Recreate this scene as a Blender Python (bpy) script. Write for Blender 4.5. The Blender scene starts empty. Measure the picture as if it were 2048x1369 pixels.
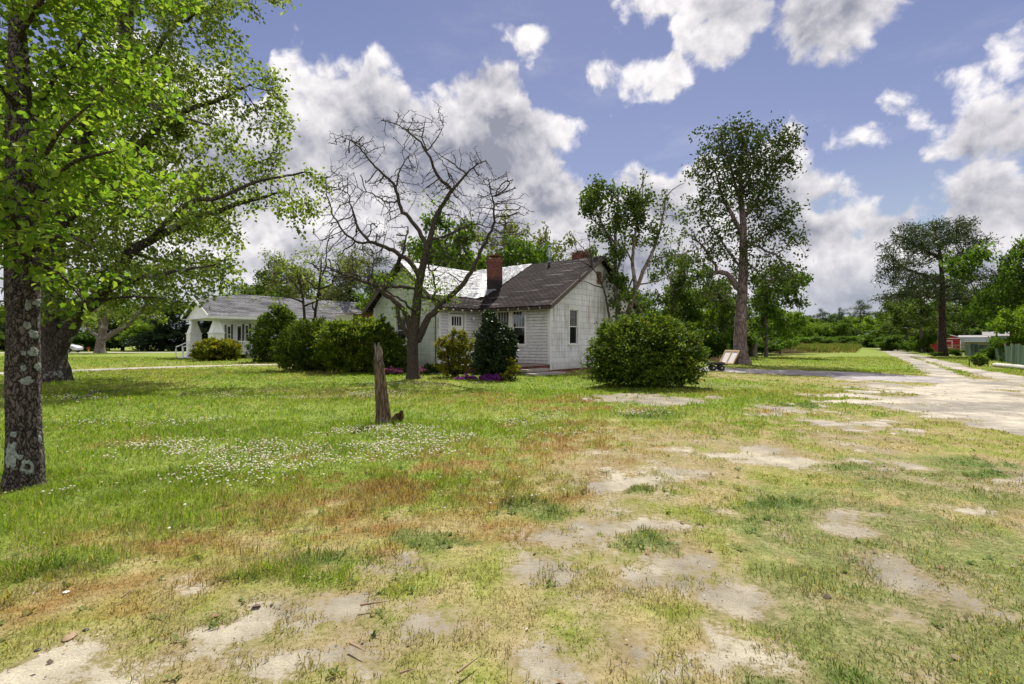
import bpy, math, random
import numpy as np
from mathutils import Vector
SC = bpy.context.scene
COL = SC.collection
R = np.random.default_rng(7)
F = 1024.0; CX = 1024.0; HY = 684.5; CH = 1.4      # photo pixels, eye height

def G(px, py):
    Y = CH * F / (py - HY)
    return np.array([(px - CX) / F * Y, Y, 0.0])
def W(px, py, Y):
    return np.array([(px - CX) / F * Y, Y, CH + (HY - py) / F * Y])

# ------------------------------------------------------------------ objects
def tag(o, label=None, cat=None, group=None, kind=None):
    if label: o['label'] = label
    if cat: o['category'] = cat
    if group: o['group'] = group
    if kind: o['kind'] = kind
    return o
def empty(name, loc=(0, 0, 0), rz=0.0, label=None, cat=None, group=None):
    o = bpy.data.objects.new(name, None); COL.objects.link(o)
    o.location = tuple(float(v) for v in loc); o.rotation_euler = (0, 0, rz)
    return tag(o, label, cat, group)
def copy_tree(o, parent=None):
    c = o.copy(); COL.objects.link(c)
    if parent is not None: c.parent = parent
    for ch in list(o.children): copy_tree(ch, c)
    return c
def mesh_quads(name, V, Q, mat, parent=None, smooth=False, col=None, col2=None):
    V = np.ascontiguousarray(V, dtype=np.float32); Q = np.ascontiguousarray(Q, dtype=np.int32)
    k = Q.shape[1]
    me = bpy.data.meshes.new(name)
    me.vertices.add(len(V)); me.vertices.foreach_set('co', V.ravel())
    me.loops.add(Q.size); me.loops.foreach_set('vertex_index', Q.ravel())
    me.polygons.add(len(Q))
    me.polygons.foreach_set('loop_start', np.arange(0, Q.size, k, dtype=np.int32))
    if smooth: me.polygons.foreach_set('use_smooth', np.ones(len(Q), dtype=bool))
    if col is not None:
        a = me.attributes.new('tint', 'FLOAT_COLOR', 'POINT')
        c4 = np.ones((len(V), 4), dtype=np.float32); c4[:, :col.shape[1]] = col
        a.data.foreach_set('color', c4.ravel())
    if col2 is not None:
        a = me.attributes.new('soil', 'FLOAT_COLOR', 'POINT'); c4 = np.ones((len(V), 4), dtype=np.float32); c4[:, :3] = col2; a.data.foreach_set('color', c4.ravel())
    me.update(calc_edges=True)
    if mat: me.materials.append(mat)
    o = bpy.data.objects.new(name, me); COL.objects.link(o)
    if parent is not None: o.parent = parent
    return o
class MB:
    def __init__(s): s.v = []; s.f = []
    def poly(s, pts):
        n = len(s.v); s.v += [tuple(float(c) for c in p) for p in pts]; s.f.append(tuple(range(n, n + len(pts))))
    def hexa(s, p):
        n = len(s.v); s.v += [tuple(float(c) for c in q) for q in p]
        for f in ((0, 3, 2, 1), (4, 5, 6, 7), (0, 1, 5, 4), (1, 2, 6, 5), (2, 3, 7, 6), (3, 0, 4, 7)):
            s.f.append(tuple(n + i for i in f))
    def box(s, x0, x1, y0, y1, z0, z1):
        s.hexa([(x0, y0, z0), (x1, y0, z0), (x1, y1, z0), (x0, y1, z0), (x0, y0, z1), (x1, y0, z1), (x1, y1, z1), (x0, y1, z1)])
    def slab(s, pts, t):      # top polygon pts, thickness t straight down
        n = len(s.v); m = len(pts)
        s.v += [tuple(float(c) for c in p) for p in pts] + [(float(p[0]), float(p[1]), float(p[2]) - t) for p in pts]
        s.f.append(tuple(range(n, n + m))); s.f.append(tuple(range(n + 2 * m - 1, n + m - 1, -1)))
        for i in range(m):
            j = (i + 1) % m; s.f.append((n + i, n + m + i, n + m + j, n + j))
    def bar(s, a, b, w, h=None):
        a = np.array(a, float); b = np.array(b, float); h = h or w
        d = b - a; d /= max(np.linalg.norm(d), 1e-9)
        r = np.array([0, 0, 1.0]) if abs(d[2]) < .95 else np.array([1.0, 0, 0])
        u = np.cross(d, r); u /= np.linalg.norm(u); v = np.cross(u, d)
        u = u * w / 2; v = v * h / 2
        s.hexa([a - u - v, a + u - v, a + u + v, a - u + v, b - u - v, b + u - v, b + u + v, b - u + v])
    def tube(s, pts, rad, k=8, cap=True):
        pts = [np.array(p, float) for p in pts]; n0 = len(s.v)
        if np.isscalar(rad): rad = [rad] * len(pts)
        for i, p in enumerate(pts):
            d = pts[min(i + 1, len(pts) - 1)] - pts[max(i - 1, 0)]; d /= max(np.linalg.norm(d), 1e-9)
            r = np.array([0, 0, 1.0]) if abs(d[2]) < .9 else np.array([1.0, 0, 0])
            u = np.cross(d, r); u /= np.linalg.norm(u); v = np.cross(u, d)
            for j in range(k):
                a = 2 * math.pi * j / k
                s.v.append(tuple(p + rad[i] * (math.cos(a) * u + math.sin(a) * v)))
        for i in range(len(pts) - 1):
            for j in range(k):
                a = n0 + i * k; s.f.append((a + j, a + (j + 1) % k, a + k + (j + 1) % k, a + k + j))
        if cap:
            s.f.append(tuple(range(n0 + k - 1, n0 - 1, -1))); s.f.append(tuple(range(n0 + (len(pts) - 1) * k, n0 + len(pts) * k)))
    def lathe(s, c, prof, k=12, axis=2):
        n0 = len(s.v)
        for (r, z) in prof:
            for j in range(k):
                a = 2 * math.pi * j / k; p = [r * math.cos(a), r * math.sin(a), z]
                if axis == 0: p = [z, p[0], p[1]]
                if axis == 1: p = [p[0], z, p[1]]
                s.v.append((c[0] + p[0], c[1] + p[1], c[2] + p[2]))
        for i in range(len(prof) - 1):
            for j in range(k):
                a = n0 + i * k; s.f.append((a + j, a + (j + 1) % k, a + k + (j + 1) % k, a + k + j))
        s.f.append(tuple(range(n0 + k - 1, n0 - 1, -1))); s.f.append(tuple(range(n0 + (len(prof) - 1) * k, n0 + len(prof) * k)))
    def build(s, name, mat, parent=None, smooth=False):
        me = bpy.data.meshes.new(name); me.from_pydata(s.v, [], s.f); me.update()
        if smooth: me.polygons.foreach_set('use_smooth', np.ones(len(me.polygons), dtype=bool))
        if mat: me.materials.append(mat)
        o = bpy.data.objects.new(name, me); COL.objects.link(o)
        if parent is not None: o.parent = parent
        return o

# ------------------------------------------------------------------ noise
def _h(ix, iy, seed):
    h = (ix * 374761393 + iy * 668265263 + seed * 974711 + 1013904223) & 0xffffffff
    h = ((h ^ (h >> 13)) * 1274126177) & 0xffffffff
    h = ((h ^ (h >> 16)) * 2246822519) & 0xffffffff
    return ((h ^ (h >> 15)) & 0xffff) / 65535.0
def vn(x, y, seed=0):
    x = np.asarray(x, float); y = np.asarray(y, float)
    ix = np.floor(x).astype(np.int64); iy = np.floor(y).astype(np.int64)
    fx = x - ix; fy = y - iy; fx = fx * fx * (3 - 2 * fx); fy = fy * fy * (3 - 2 * fy)
    a = _h(ix, iy, seed); b = _h(ix + 1, iy, seed); c = _h(ix, iy + 1, seed); d = _h(ix + 1, iy + 1, seed)
    return (a * (1 - fx) + b * fx) * (1 - fy) + (c * (1 - fx) + d * fx) * fy
def fbm(x, y, seed=0, o=4, g=.5):
    s = 0; a = 1; t = 0
    for i in range(o):
        s = s + a * vn(x * 2 ** i + 17.3 * i, y * 2 ** i - 9.1 * i, seed + i); t += a; a *= g
    return s / t
def sstep(a, b, x):
    t = np.clip((np.asarray(x, float) - a) / (b - a), 0, 1); return t * t * (3 - 2 * t)

# ------------------------------------------------------------------ materials
class NT:
    def __init__(s, name):
        s.m = bpy.data.materials.new(name); s.m.use_nodes = True; s.t = s.m.node_tree; s.t.nodes.clear()
        s.out = s.n('ShaderNodeOutputMaterial')
    def n(s, typ, **kw):
        nd = s.t.nodes.new(typ)
        for k, v in kw.items(): setattr(nd, k, v)
        return nd
    def l(s, a, b): s.t.links.new(a, b)
    def noise(s, vec, scale, det=4, rough=.55, dist=0):
        nd = s.n('ShaderNodeTexNoise'); nd.inputs['Scale'].default_value = scale; nd.inputs['Detail'].default_value = det
        nd.inputs['Roughness'].default_value = rough; nd.inputs['Distortion'].default_value = dist
        if vec is not None: s.l(vec, nd.inputs['Vector'])
        return nd.outputs['Fac']
    def ramp(s, fac, stops):
        nd = s.n('ShaderNodeValToRGB'); e = nd.color_ramp.elements
        while len(e) > 1: e.remove(e[-1])
        for i, (p, c) in enumerate(stops):
            el = e[0] if i == 0 else e.new(p)
            el.position = p
            c = (c, c, c) if np.isscalar(c) else c
            el.color = (*c, 1)
        s.l(fac, nd.inputs[0]); return nd.outputs[0]
    def mix(s, fac, a, b, mode='MIX'):
        nd = s.n('ShaderNodeMix', data_type='RGBA', blend_type=mode)
        for i, v in ((0, fac), (6, a), (7, b)):
            if hasattr(v, 'is_output'): s.l(v, nd.inputs[i])
            else: nd.inputs[i].default_value = v if np.isscalar(v) else (*v, 1)
        return nd.outputs[2]
    def math(s, op, a, b=0.0, c=None):
        nd = s.n('ShaderNodeMath', operation=op)
        for i, v in enumerate((a, b, c)):
            if v is None: continue
            if hasattr(v, 'is_output'): s.l(v, nd.inputs[i])
            else: nd.inputs[i].default_value = v
        return nd.outputs[0]
    def obj(s): return s.n('ShaderNodeTexCoord').outputs['Object']
    def mapped(s, vec, scale=(1, 1, 1), rot=(0, 0, 0), loc=(0, 0, 0)):
        nd = s.n('ShaderNodeMapping'); nd.inputs['Scale'].default_value = scale; nd.inputs['Rotation'].default_value = rot
        nd.inputs['Location'].default_value = loc; s.l(vec, nd.inputs['Vector']); return nd.outputs[0]
    def bsdf(s, col, rough=.8, spec=.3, metal=0.0, bump=None, bstr=.5, bdist=.02):
        b = s.n('ShaderNodeBsdfPrincipled')
        if hasattr(col, 'is_output'): s.l(col, b.inputs['Base Color'])
        else: b.inputs['Base Color'].default_value = (*col, 1)
        if hasattr(rough, 'is_output'): s.l(rough, b.inputs['Roughness'])
        else: b.inputs['Roughness'].default_value = rough
        b.inputs['Specular IOR Level'].default_value = spec; b.inputs['Metallic'].default_value = metal
        if bump is not None:
            bn = s.n('ShaderNodeBump'); bn.inputs['Strength'].default_value = bstr; bn.inputs['Distance'].default_value = bdist
            s.l(bump, bn.inputs['Height']); s.l(bn.outputs[0], b.inputs['Normal'])
        return b
    def fin(s, sh): s.l(sh if hasattr(sh, 'is_output') else sh.outputs[0], s.out.inputs[0]); return s.m

def m_plain(name, col, rough=.7, spec=.3, metal=0, var=.25, scale=6, bump=0.0):
    t = NT(name); o = t.obj(); n = t.noise(o, scale, 5, .6)
    c = t.ramp(n, [(.25, tuple(x * (1 - var) for x in col)), (.75, tuple(min(1, x * (1 + var)) for x in col))])
    return t.fin(t.bsdf(c, rough, spec, metal, t.noise(o, scale * 6, 4) if bump else None, bump))
def m_leaf(name, stops, trans=.4, rough=.62, spec=.08, tint=(1.25, 1.2, .45)):
    t = NT(name); g = t.n('ShaderNodeNewGeometry')
    c = t.ramp(g.outputs['Random Per Island'], stops)
    big = t.noise(t.obj(), .9, 2)
    c = t.mix(.5, c, t.ramp(big, [(.3, .62), (.7, 1.25)]), 'MULTIPLY')
    b = t.bsdf(c, rough, spec)
    tr = t.n('ShaderNodeBsdfTranslucent'); t.l(t.mix(1.0, c, tint, 'MULTIPLY'), tr.inputs[0])
    mx = t.n('ShaderNodeMixShader'); mx.inputs[0].default_value = trans
    t.l(b.outputs[0], mx.inputs[1]); t.l(tr.outputs[0], mx.inputs[2])
    return t.fin(mx)
def m_bark(name, c0, c1, scale=9, lichen=0.0, stretch=.35, bstr=.9, lc=(.34, .37, .33)):
    t = NT(name); o = t.obj(); v = t.mapped(o, (1, 1, stretch))
    vo = t.n('ShaderNodeTexVoronoi', feature='DISTANCE_TO_EDGE'); vo.inputs['Scale'].default_value = scale
    wv = t.n('ShaderNodeVectorMath', operation='ADD'); nn = t.n('ShaderNodeTexNoise'); nn.inputs['Scale'].default_value = scale * .8
    t.l(v, nn.inputs['Vector']); sc = t.n('ShaderNodeVectorMath', operation='SCALE'); sc.inputs['Scale'].default_value = .12
    t.l(nn.outputs['Color'], sc.inputs[0]); t.l(v, wv.inputs[0]); t.l(sc.outputs[0], wv.inputs[1]); t.l(wv.outputs[0], vo.inputs['Vector'])
    h = t.ramp(vo.outputs['Distance'], [(0, 0), (.12, .7), (.4, 1)])
    n = t.noise(v, scale * 1.6, 6, .65)
    c = t.mix(h, c0, t.ramp(n, [(.3, tuple(x * .65 for x in c1)), (.7, c1)]))
    if lichen: c = t.mix(t.ramp(t.noise(o, 1.7, 5, .6), [(.62 - lichen * .2, 0), (.68 - lichen * .2, .75)]), c, lc)
    hh = t.math('ADD', h, t.math('MULTIPLY', n, .6))
    return t.fin(t.bsdf(c, .92, .15, bump=hh, bstr=bstr, bdist=.03))

M = {}
SUN_E, EXPO, CLOUD_K, SKY_TINT = 3.8, 1.3, .40, (1.0, .86, .60)
# ------------------------------------------------------------------ material set
M['leaf_broad'] = m_leaf('leaf_broad', [(0, (.075, .145, .018)), (.5, (.15, .245, .028)), (1, (.25, .32, .05))], .55, tint=(1.15, 1.2, .55))
M['leaf_maple'] = m_leaf('leaf_maple', [(0, (.075, .13, .026)), (.6, (.16, .22, .04)), (1, (.26, .31, .075))], .52, tint=(1.2, 1.2, .65))
M['leaf_dark'] = m_leaf('leaf_dark', [(0, (.022, .042, .012)), (.6, (.045, .075, .018)), (1, (.085, .11, .028))], .28)
M['leaf_mid'] = m_leaf('leaf_mid', [(0, (.035, .075, .012)), (.6, (.07, .135, .017)), (1, (.12, .19, .025))], .45)
M['leaf_oak'] = m_leaf('leaf_oak', [(0, (.03, .06, .013)), (.6, (.065, .11, .02)), (1, (.11, .15, .032))], .42)
M['leaf_fresh'] = m_leaf('leaf_fresh', [(0, (.07, .14, .015)), (.6, (.12, .21, .02)), (1, (.19, .26, .03))], .5)
M['leaf_pale'] = m_leaf('leaf_pale', [(0, (.08, .11, .03)), (.6, (.13, .16, .05)), (1, (.20, .22, .09))], .4)
M['leaf_rust'] = m_leaf('leaf_rust', [(0, (.06, .05, .02)), (.5, (.11, .09, .03)), (1, (.17, .12, .05))], .35)
M['needle'] = m_leaf('needle', [(0, (.02, .04, .014)), (.6, (.04, .065, .02)), (1, (.075, .095, .03))], .2, .5, .3)
M['cedar'] = m_leaf('cedar', [(0, (.012, .024, .011)), (.6, (.022, .042, .017)), (1, (.04, .065, .024))], .15)
M['azalea'] = m_leaf('azalea', [(0, (.03, .065, .01)), (.4, (.09, .15, .013)), (.8, (.17, .23, .02)), (1, (.24, .27, .03))], .42)
M['azalea_gold'] = m_leaf('azalea_gold', [(0, (.05, .085, .01)), (.45, (.15, .19, .015)), (.8, (.26, .26, .025)), (1, (.30, .17, .03))], .4)
M['azalea_dark'] = m_leaf('azalea_dark', [(0, (.018, .045, .011)), (.6, (.045, .09, .016)), (1, (.10, .15, .025))], .32)
M['camellia'] = m_leaf('camellia', [(0, (.010, .022, .009)), (.7, (.02, .042, .013)), (1, (.06, .09, .017))], .15, .5, .2)
M['bush_front'] = m_leaf('bush_front', [(0, (.025, .055, .009)), (.5, (.06, .11, .013)), (.85, (.13, .19, .02)), (1, (.22, .23, .028))], .38)
M['bark_lichen'] = m_bark('bark_lichen', (.012, .010, .009), (.165, .14, .12), 26, 0, .45, 1.0)
M['bark_maple'] = m_bark('bark_maple', (.022, .018, .015), (.115, .095, .078), 15, .22, .35, 1.0)
M['bark_dog'] = m_bark('bark_dog', (.02, .015, .012), (.11, .09, .07), 22, 0, .6, .8)
M['bark_pale'] = m_bark('bark_pale', (.06, .045, .035), (.26, .215, .185), 9, .3, .3, .5, (.3, .31, .27))
M['bark_grey'] = m_bark('bark_grey', (.04, .032, .028), (.18, .15, .135), 8, .2, .3, .7)
M['bark_tall'] = m_bark('bark_tall', (.06, .042, .04), (.235, .18, .17), 7, .05, .2, .8)
M['bark_pine'] = m_bark('bark_pine', (.015, .01, .009), (.075, .055, .045), 6, 0, .3, .9)
M['wood_rot'] = m_bark('wood_rot', (.07, .045, .028), (.25, .185, .125), 24, .55, .07, 1.0, (.20, .19, .165))
M['wood_rot_dark'] = m_bark('wood_rot_dark', (.02, .013, .009), (.12, .07, .04), 14, 0, .2, 1.0)
M['lichen'] = m_plain('lichen', (.29, .325, .29), .95, .05, 0, .55, 45, .8)
M['trim'] = m_plain('trim', (.62, .62, .60), .6, .3, 0, .12, 4)
M['trim_white'] = m_plain('trim_white', (.66, .66, .67), .5, .35, 0, .05, 3)
M['rafter'] = m_plain('rafter', (.05, .038, .03), .85, .2, 0, .4, 8)
M['fascia_dark'] = m_plain('fascia_dark', (.10, .08, .07), .8, .2, 0, .4, 8)
M['soffit'] = m_plain('soffit', (.33, .29, .23), .8, .2, 0, .2, 4)
M['metal_grey'] = m_plain('metal_grey', (.33, .36, .38), .45, .5, .6, .15, 9)
M['rust'] = m_plain('rust', (.17, .06, .03), .85, .2, .2, .45, 18)
M['black'] = m_plain('black', (.014, .014, .015), .55, .4, 0, .2, 12)
M['shutter'] = m_plain('shutter', (.015, .017, .02), .5, .4, 0, .1, 4)
M['concrete'] = m_plain('concrete', (.30, .27, .23), .9, .2, 0, .3, 7, .4)
M['porch_board'] = m_plain('porch_board', (.20, .15, .12), .85, .2, 0, .35, 6, .3)
M['wood_new'] = m_plain('wood_new', (.45, .32, .17), .75, .25, 0, .2, 12)
M['wood_old'] = m_plain('wood_old', (.24, .17, .11), .9, .15, 0, .35, 10)
M['white_log'] = m_plain('white_log', (.36, .35, .31), .9, .1, 0, .4, 7, .6)
M['red_wall'] = m_plain('red_wall', (.34, .022, .02), .7, .3, 0, .12, 3)
M['grey_wall'] = m_plain('grey_wall', (.36, .40, .42), .7, .3, 0, .06, 2)
M['grey_roof'] = m_plain('grey_roof', (.22, .21, .21), .9, .2, 0, .15, 5)
M['car_paint'] = m_plain('car_paint', (.55, .57, .59), .28, .6, .5, .03, 2)
M['tyre'] = m_plain('tyre', (.012, .012, .012), .8, .3, 0, .1, 9)
M['curtain'] = m_plain('curtain', (.62, .58, .58), .9, .1, 0, .15, 9)
M['blind'] = m_plain('blind', (.42, .36, .33), .9, .1, 0, .08, 5)
M['yellow'] = m_plain('yellow', (.50, .33, .03), .6, .3, 0, .2, 9)
M['purple'] = m_leaf('purple', [(0, (.09, .02, .11)), (.6, (.20, .035, .24)), (1, (.32, .10, .35))], .25, tint=(1, .7, 1.1))
M['pink'] = m_leaf('pink', [(0, (.10, .03, .06)), (.6, (.20, .05, .12)), (1, (.32, .12, .20))], .25, tint=(1, .7, 1.0))
M['dark_in'] = m_plain('dark_in', (.02, .018, .016), .9, .1)

def m_glass(name, tintc=(.6, .62, .62)):
    t = NT(name)
    tr = t.n('ShaderNodeBsdfTransparent'); tr.inputs[0].default_value = (*tintc, 1)
    gl = t.n('ShaderNodeBsdfGlossy'); gl.inputs['Roughness'].default_value = .04; gl.inputs[0].default_value = (.9, .92, .95, 1)
    fr = t.n('ShaderNodeFresnel'); fr.inputs[0].default_value = 1.5
    mx = t.n('ShaderNodeMixShader'); t.l(t.math('ADD', fr.outputs[0], .04), mx.inputs[0]); t.l(tr.outputs[0], mx.inputs[1]); t.l(gl.outputs[0], mx.inputs[2])
    return t.fin(mx)
M['glass'] = m_glass('glass')
def m_darkglass():
    t = NT('glass_dark'); b = t.bsdf((.008, .009, .010), .08, .22); return t.fin(b)
M['glass_dark'] = m_darkglass()

def wallvec(t, axis):
    o = t.obj(); s = t.n('ShaderNodeSeparateXYZ'); t.l(o, s.inputs[0])
    c = t.n('ShaderNodeCombineXYZ'); t.l(s.outputs[0 if axis == 'x' else 1], c.inputs[0]); t.l(s.outputs[2], c.inputs[1])
    return c.outputs[0], s
def m_siding(name, axis, base, joint_w, row, streak=.6, green=.35, peel=0.0, z0=.12, lap=0):
    t = NT(name); v, s = wallvec(t, axis)
    col = t.ramp(t.noise(v, 1.6, 5, .6), [(.3, tuple(x * .86 for x in base)), (.7, base)])
    if joint_w:
        br = t.n('ShaderNodeTexBrick'); br.inputs['Scale'].default_value = 1; br.inputs['Brick Width'].default_value = joint_w
        br.inputs['Row Height'].default_value = row; br.inputs['Mortar Size'].default_value = .006; br.inputs['Mortar Smooth'].default_value = .2
        br.offset = .5; br.inputs['Color1'].default_value = (1, 1, 1, 1); br.inputs['Color2'].default_value = (.88, .88, .88, 1); br.inputs['Mortar'].default_value = (.42, .4, .38, 1)
        t.l(t.mapped(v, (1, 1, 1), (0, 0, 0), (0, -z0, 0)), br.inputs['Vector'])
        col = t.mix(1.0, col, br.outputs['Color'], 'MULTIPLY')
    # green algae bloom and rusty drips
    g = t.ramp(t.noise(v, .75, 4, .6), [(.48, 0), (.72, green)])
    col = t.mix(g, col, (.34, .42, .33))
    dr = t.noise(t.mapped(v, (7, .55, 1)), 1.0, 5, .65)
    am = t.ramp(t.noise(v, .5, 3), [(.40, .05), (.52, 1)])
    col = t.mix(t.math('MULTIPLY', t.ramp(dr, [(.46, 0), (.62, streak)]), am), col, (.21, .145, .095))
    low = t.ramp(t.math('ADD', s.outputs[2], t.math('MULTIPLY', t.noise(v, 5, 5), .7)), [(.38, .65), (1.0, 0)])
    col = t.mix(low, col, (.24, .22, .17))
    if lap:      # shadow lines under the board laps, painted dark into the colour
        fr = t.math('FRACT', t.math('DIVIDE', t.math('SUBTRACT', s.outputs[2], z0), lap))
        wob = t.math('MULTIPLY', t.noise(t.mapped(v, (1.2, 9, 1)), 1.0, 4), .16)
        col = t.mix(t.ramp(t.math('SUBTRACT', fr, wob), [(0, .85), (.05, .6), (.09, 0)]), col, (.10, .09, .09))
    if peel:
        pn = t.noise(t.mapped(v, (4, 26, 1)), 1.0, 6, .7)
        col = t.mix(t.ramp(pn, [(.64 - .05 * peel, 0), (.66 - .05 * peel, .92)]), col, (.085, .06, .045))
    return t.fin(t.bsdf(col, .75, .25, bump=t.noise(v, 40, 4), bstr=.12))
WHITE = (.68, .70, .71)
M['asb_x'] = m_siding('asbestos_x', 'x', WHITE, .61, .28)
M['asb_y'] = m_siding('asbestos_y', 'y', (.58, .64, .56), .61, .28, .3, .5)
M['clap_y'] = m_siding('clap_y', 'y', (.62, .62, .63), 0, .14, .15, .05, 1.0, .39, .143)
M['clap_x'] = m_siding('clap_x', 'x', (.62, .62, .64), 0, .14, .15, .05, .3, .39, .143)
M['vinyl'] = m_siding('vinyl', 'y', (.62, .62, .64), 0, .12, 0, .0, 0, .5, .12)
M['vinyl_x'] = m_siding('vinyl_x', 'x', (.62, .62, .64), 0, .12, 0, .0, 0, .5, .12)

def m_shingle(name, axis, cosr, c0, c1, worn=.5, row=.14):
    # axis: coordinate running along the eave; the other one climbs the slope
    t = NT(name); o = t.obj(); s = t.n('ShaderNodeSeparateXYZ'); t.l(o, s.inputs[0])
    a, b = (0, 1) if axis == 'x' else (1, 0)
    c = t.n('ShaderNodeCombineXYZ'); t.l(s.outputs[a], c.inputs[0]); t.l(t.math('MULTIPLY', s.outputs[b], 1 / cosr), c.inputs[1])
    v = c.outputs[0]
    br = t.n('ShaderNodeTexBrick'); br.inputs['Scale'].default_value = 1; br.inputs['Brick Width'].default_value = .30
    br.inputs['Row Height'].default_value = row; br.inputs['Mortar Size'].default_value = .024; br.inputs['Bias'].default_value = -.1
    br.inputs['Color1'].default_value = (*c0, 1); br.inputs['Color2'].default_value = (*c1, 1); br.inputs['Mortar'].default_value = (*[x * .12 for x in c0], 1)
    t.l(v, br.inputs['Vector'])
    col = t.mix(1.0, br.outputs['Color'], t.ramp(t.noise(v, 14, 5, .7), [(.3, .7), (.7, 1.3)]), 'MULTIPLY')
    patch = t.ramp(t.noise(t.mapped(v, (.35, 1.2, 1)), 1.3, 5, .62), [(.40, .5), (.62, 1.6)])
    col = t.mix(.8, col, patch, 'MULTIPLY')
    if worn:
        w = t.noise(t.mapped(v, (.4, 4.5, 1)), 1.0, 5, .6)
        col = t.mix(t.ramp(w, [(.60, 0), (.635, worn)]), col, (.24, .225, .22))
    return t.fin(t.bsdf(col, .95, .05, bump=br.outputs['Fac'], bstr=.7, bdist=-.015))
M['roof_main'] = m_shingle('roof_main', 'y', .86, (.022, .016, .015), (.045, .033, .031))
M['roof_wing'] = m_shingle('roof_wing', 'x', .78, (.04, .031, .03), (.065, .052, .05), .6)
M['roof_grey'] = m_shingle('roof_grey', 'x', .88, (.15, .15, .157), (.19, .19, .197), .0)
def m_brick(name, axis, sooty=0.0, z_soot=0.0):
    t = NT(name); o = t.obj(); s = t.n('ShaderNodeSeparateXYZ'); t.l(o, s.inputs[0])
    c = t.n('ShaderNodeCombineXYZ'); t.l(t.math('ADD', s.outputs[0], s.outputs[1]), c.inputs[0]); t.l(s.outputs[2], c.inputs[1])
    br = t.n('ShaderNodeTexBrick'); br.inputs['Scale'].default_value = 1; br.inputs['Brick Width'].default_value = .21
    br.inputs['Row Height'].default_value = .073; br.inputs['Mortar Size'].default_value = .009
    br.inputs['Color1'].default_value = (.21, .055, .03, 1); br.inputs['Color2'].default_value = (.12, .032, .022, 1); br.inputs['Mortar'].default_value = (.17, .13, .11, 1)
    t.l(c.outputs[0], br.inputs['Vector'])
    col = t.mix(1.0, br.outputs['Color'], t.ramp(t.noise(o, 9, 5, .6), [(.3, .6), (.7, 1.3)]), 'MULTIPLY')
    if sooty:
        k = t.math('ADD', s.outputs[2], t.math('MULTIPLY', t.noise(o, 3, 4), .5))
        col = t.mix(t.ramp(t.math('SUBTRACT', k, z_soot), [(.2, sooty), (.5, 0)]), col, (.025, .024, .024))
    return t.fin(t.bsdf(col, .9, .2, bump=br.outputs['Fac'], bstr=.5, bdist=-.01))
M['brick'] = m_brick('brick', 'x')
M['brick_soot'] = m_brick('brick_soot', 'x', .95, 4.72)
def m_tarp():
    t = NT('tarp'); o = t.obj()
    w = t.noise(t.mapped(o, (.7, 2.2, .7), (0, 0, .5)), 1.3, 4, .55, .8)
    w2 = t.noise(t.mapped(o, (.5, 2.5, .5), (0, 0, -.4)), 3.5, 4, .6, .4)
    h = t.math('ADD', w, t.math('MULTIPLY', w2, .5))
    c = t.ramp(t.noise(o, 1.2, 4), [(.3, (.08, .084, .095)), (.7, (.15, .155, .17))])
    return t.fin(t.bsdf(c, .5, .25, .0, bump=h, bstr=.75, bdist=.22))
M['tarp'] = m_tarp()
def m_tint(name, rough=.95, trans=0.0, detail=True):
    t = NT(name); a = t.n('ShaderNodeAttribute', attribute_name='tint'); c = a.outputs['Color']
    if detail:
        p = t.n('ShaderNodeNewGeometry').outputs['Position']
        n1 = t.noise(p, 11, 6, .7); n2 = t.noise(p, 95, 4, .7)
        c = t.mix(1.0, c, t.ramp(n1, [(.25, .66), (.75, 1.28)]), 'MULTIPLY')
        c = t.mix(1.0, c, t.ramp(n2, [(.25, .62), (.75, 1.3)]), 'MULTIPLY')
        b = t.bsdf(c, rough, .12, bump=t.math('ADD', n1, t.math('MULTIPLY', n2, .35)), bstr=.55, bdist=.035)
        return t.fin(b)
    b = t.bsdf(c, rough, .2)
    tr = t.n('ShaderNodeBsdfTranslucent'); t.l(t.mix(1.0, c, (1.15, 1.15, .6), 'MULTIPLY'), tr.inputs[0])
    mx = t.n('ShaderNodeMixShader'); mx.inputs[0].default_value = trans
    t.l(b.outputs[0], mx.inputs[1]); t.l(tr.outputs[0], mx.inputs[2]); return t.fin(mx)
def m_ground():
    t = NT('ground'); a = t.n('ShaderNodeAttribute', attribute_name='tint'); b = t.n('ShaderNodeAttribute', attribute_name='soil')
    p = t.n('ShaderNodeNewGeometry').outputs['Position']
    n1 = t.noise(p, 3.2, 6, .68); n2 = t.noise(p, 26, 5, .72); n3 = t.noise(p, 120, 3, .7)
    m = t.math('ADD', a.outputs['Alpha'], t.math('MULTIPLY', t.math('SUBTRACT', n2, .5), 1.35)); m = t.math('ADD', m, t.math('MULTIPLY', t.math('SUBTRACT', n1, .5), 1.0))
    k = t.ramp(m, [(.42, 0), (.60, 1)]); th = t.ramp(m, [(.08, 0), (.48, .85)])
    g = t.mix(1.0, a.outputs['Color'], t.ramp(n2, [(.28, .42), (.72, 1.5)]), 'MULTIPLY'); g = t.mix(1.0, g, t.ramp(n3, [(.25, .62), (.75, 1.35)]), 'MULTIPLY'); g = t.mix(th, g, t.ramp(n2, [(.3, (.15, .115, .065)), (.7, (.29, .235, .145))])); g = t.mix(.2, g, (.15, .115, .07))
    g = t.mix(1.0, g, t.ramp(n1, [(.3, .8), (.7, 1.2)]), 'MULTIPLY')
    s = t.mix(1.0, b.outputs['Color'], t.ramp(n1, [(.28, .62), (.7, 1.18)]), 'MULTIPLY'); s = t.mix(1.0, s, t.ramp(n3, [(.25, .72), (.75, 1.2)]), 'MULTIPLY')
    c = t.mix(k, g, s)
    return t.fin(t.bsdf(c, .95, .1, bump=t.math('ADD', t.math('MULTIPLY', n2, .8), t.math('MULTIPLY', n3, .35)), bstr=.6, bdist=.03))
M['ground'] = m_ground()
M['blade'] = m_tint('blade', .7, .48, False)
M['litter'] = m_tint('litter', .9, .1, False)
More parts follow.
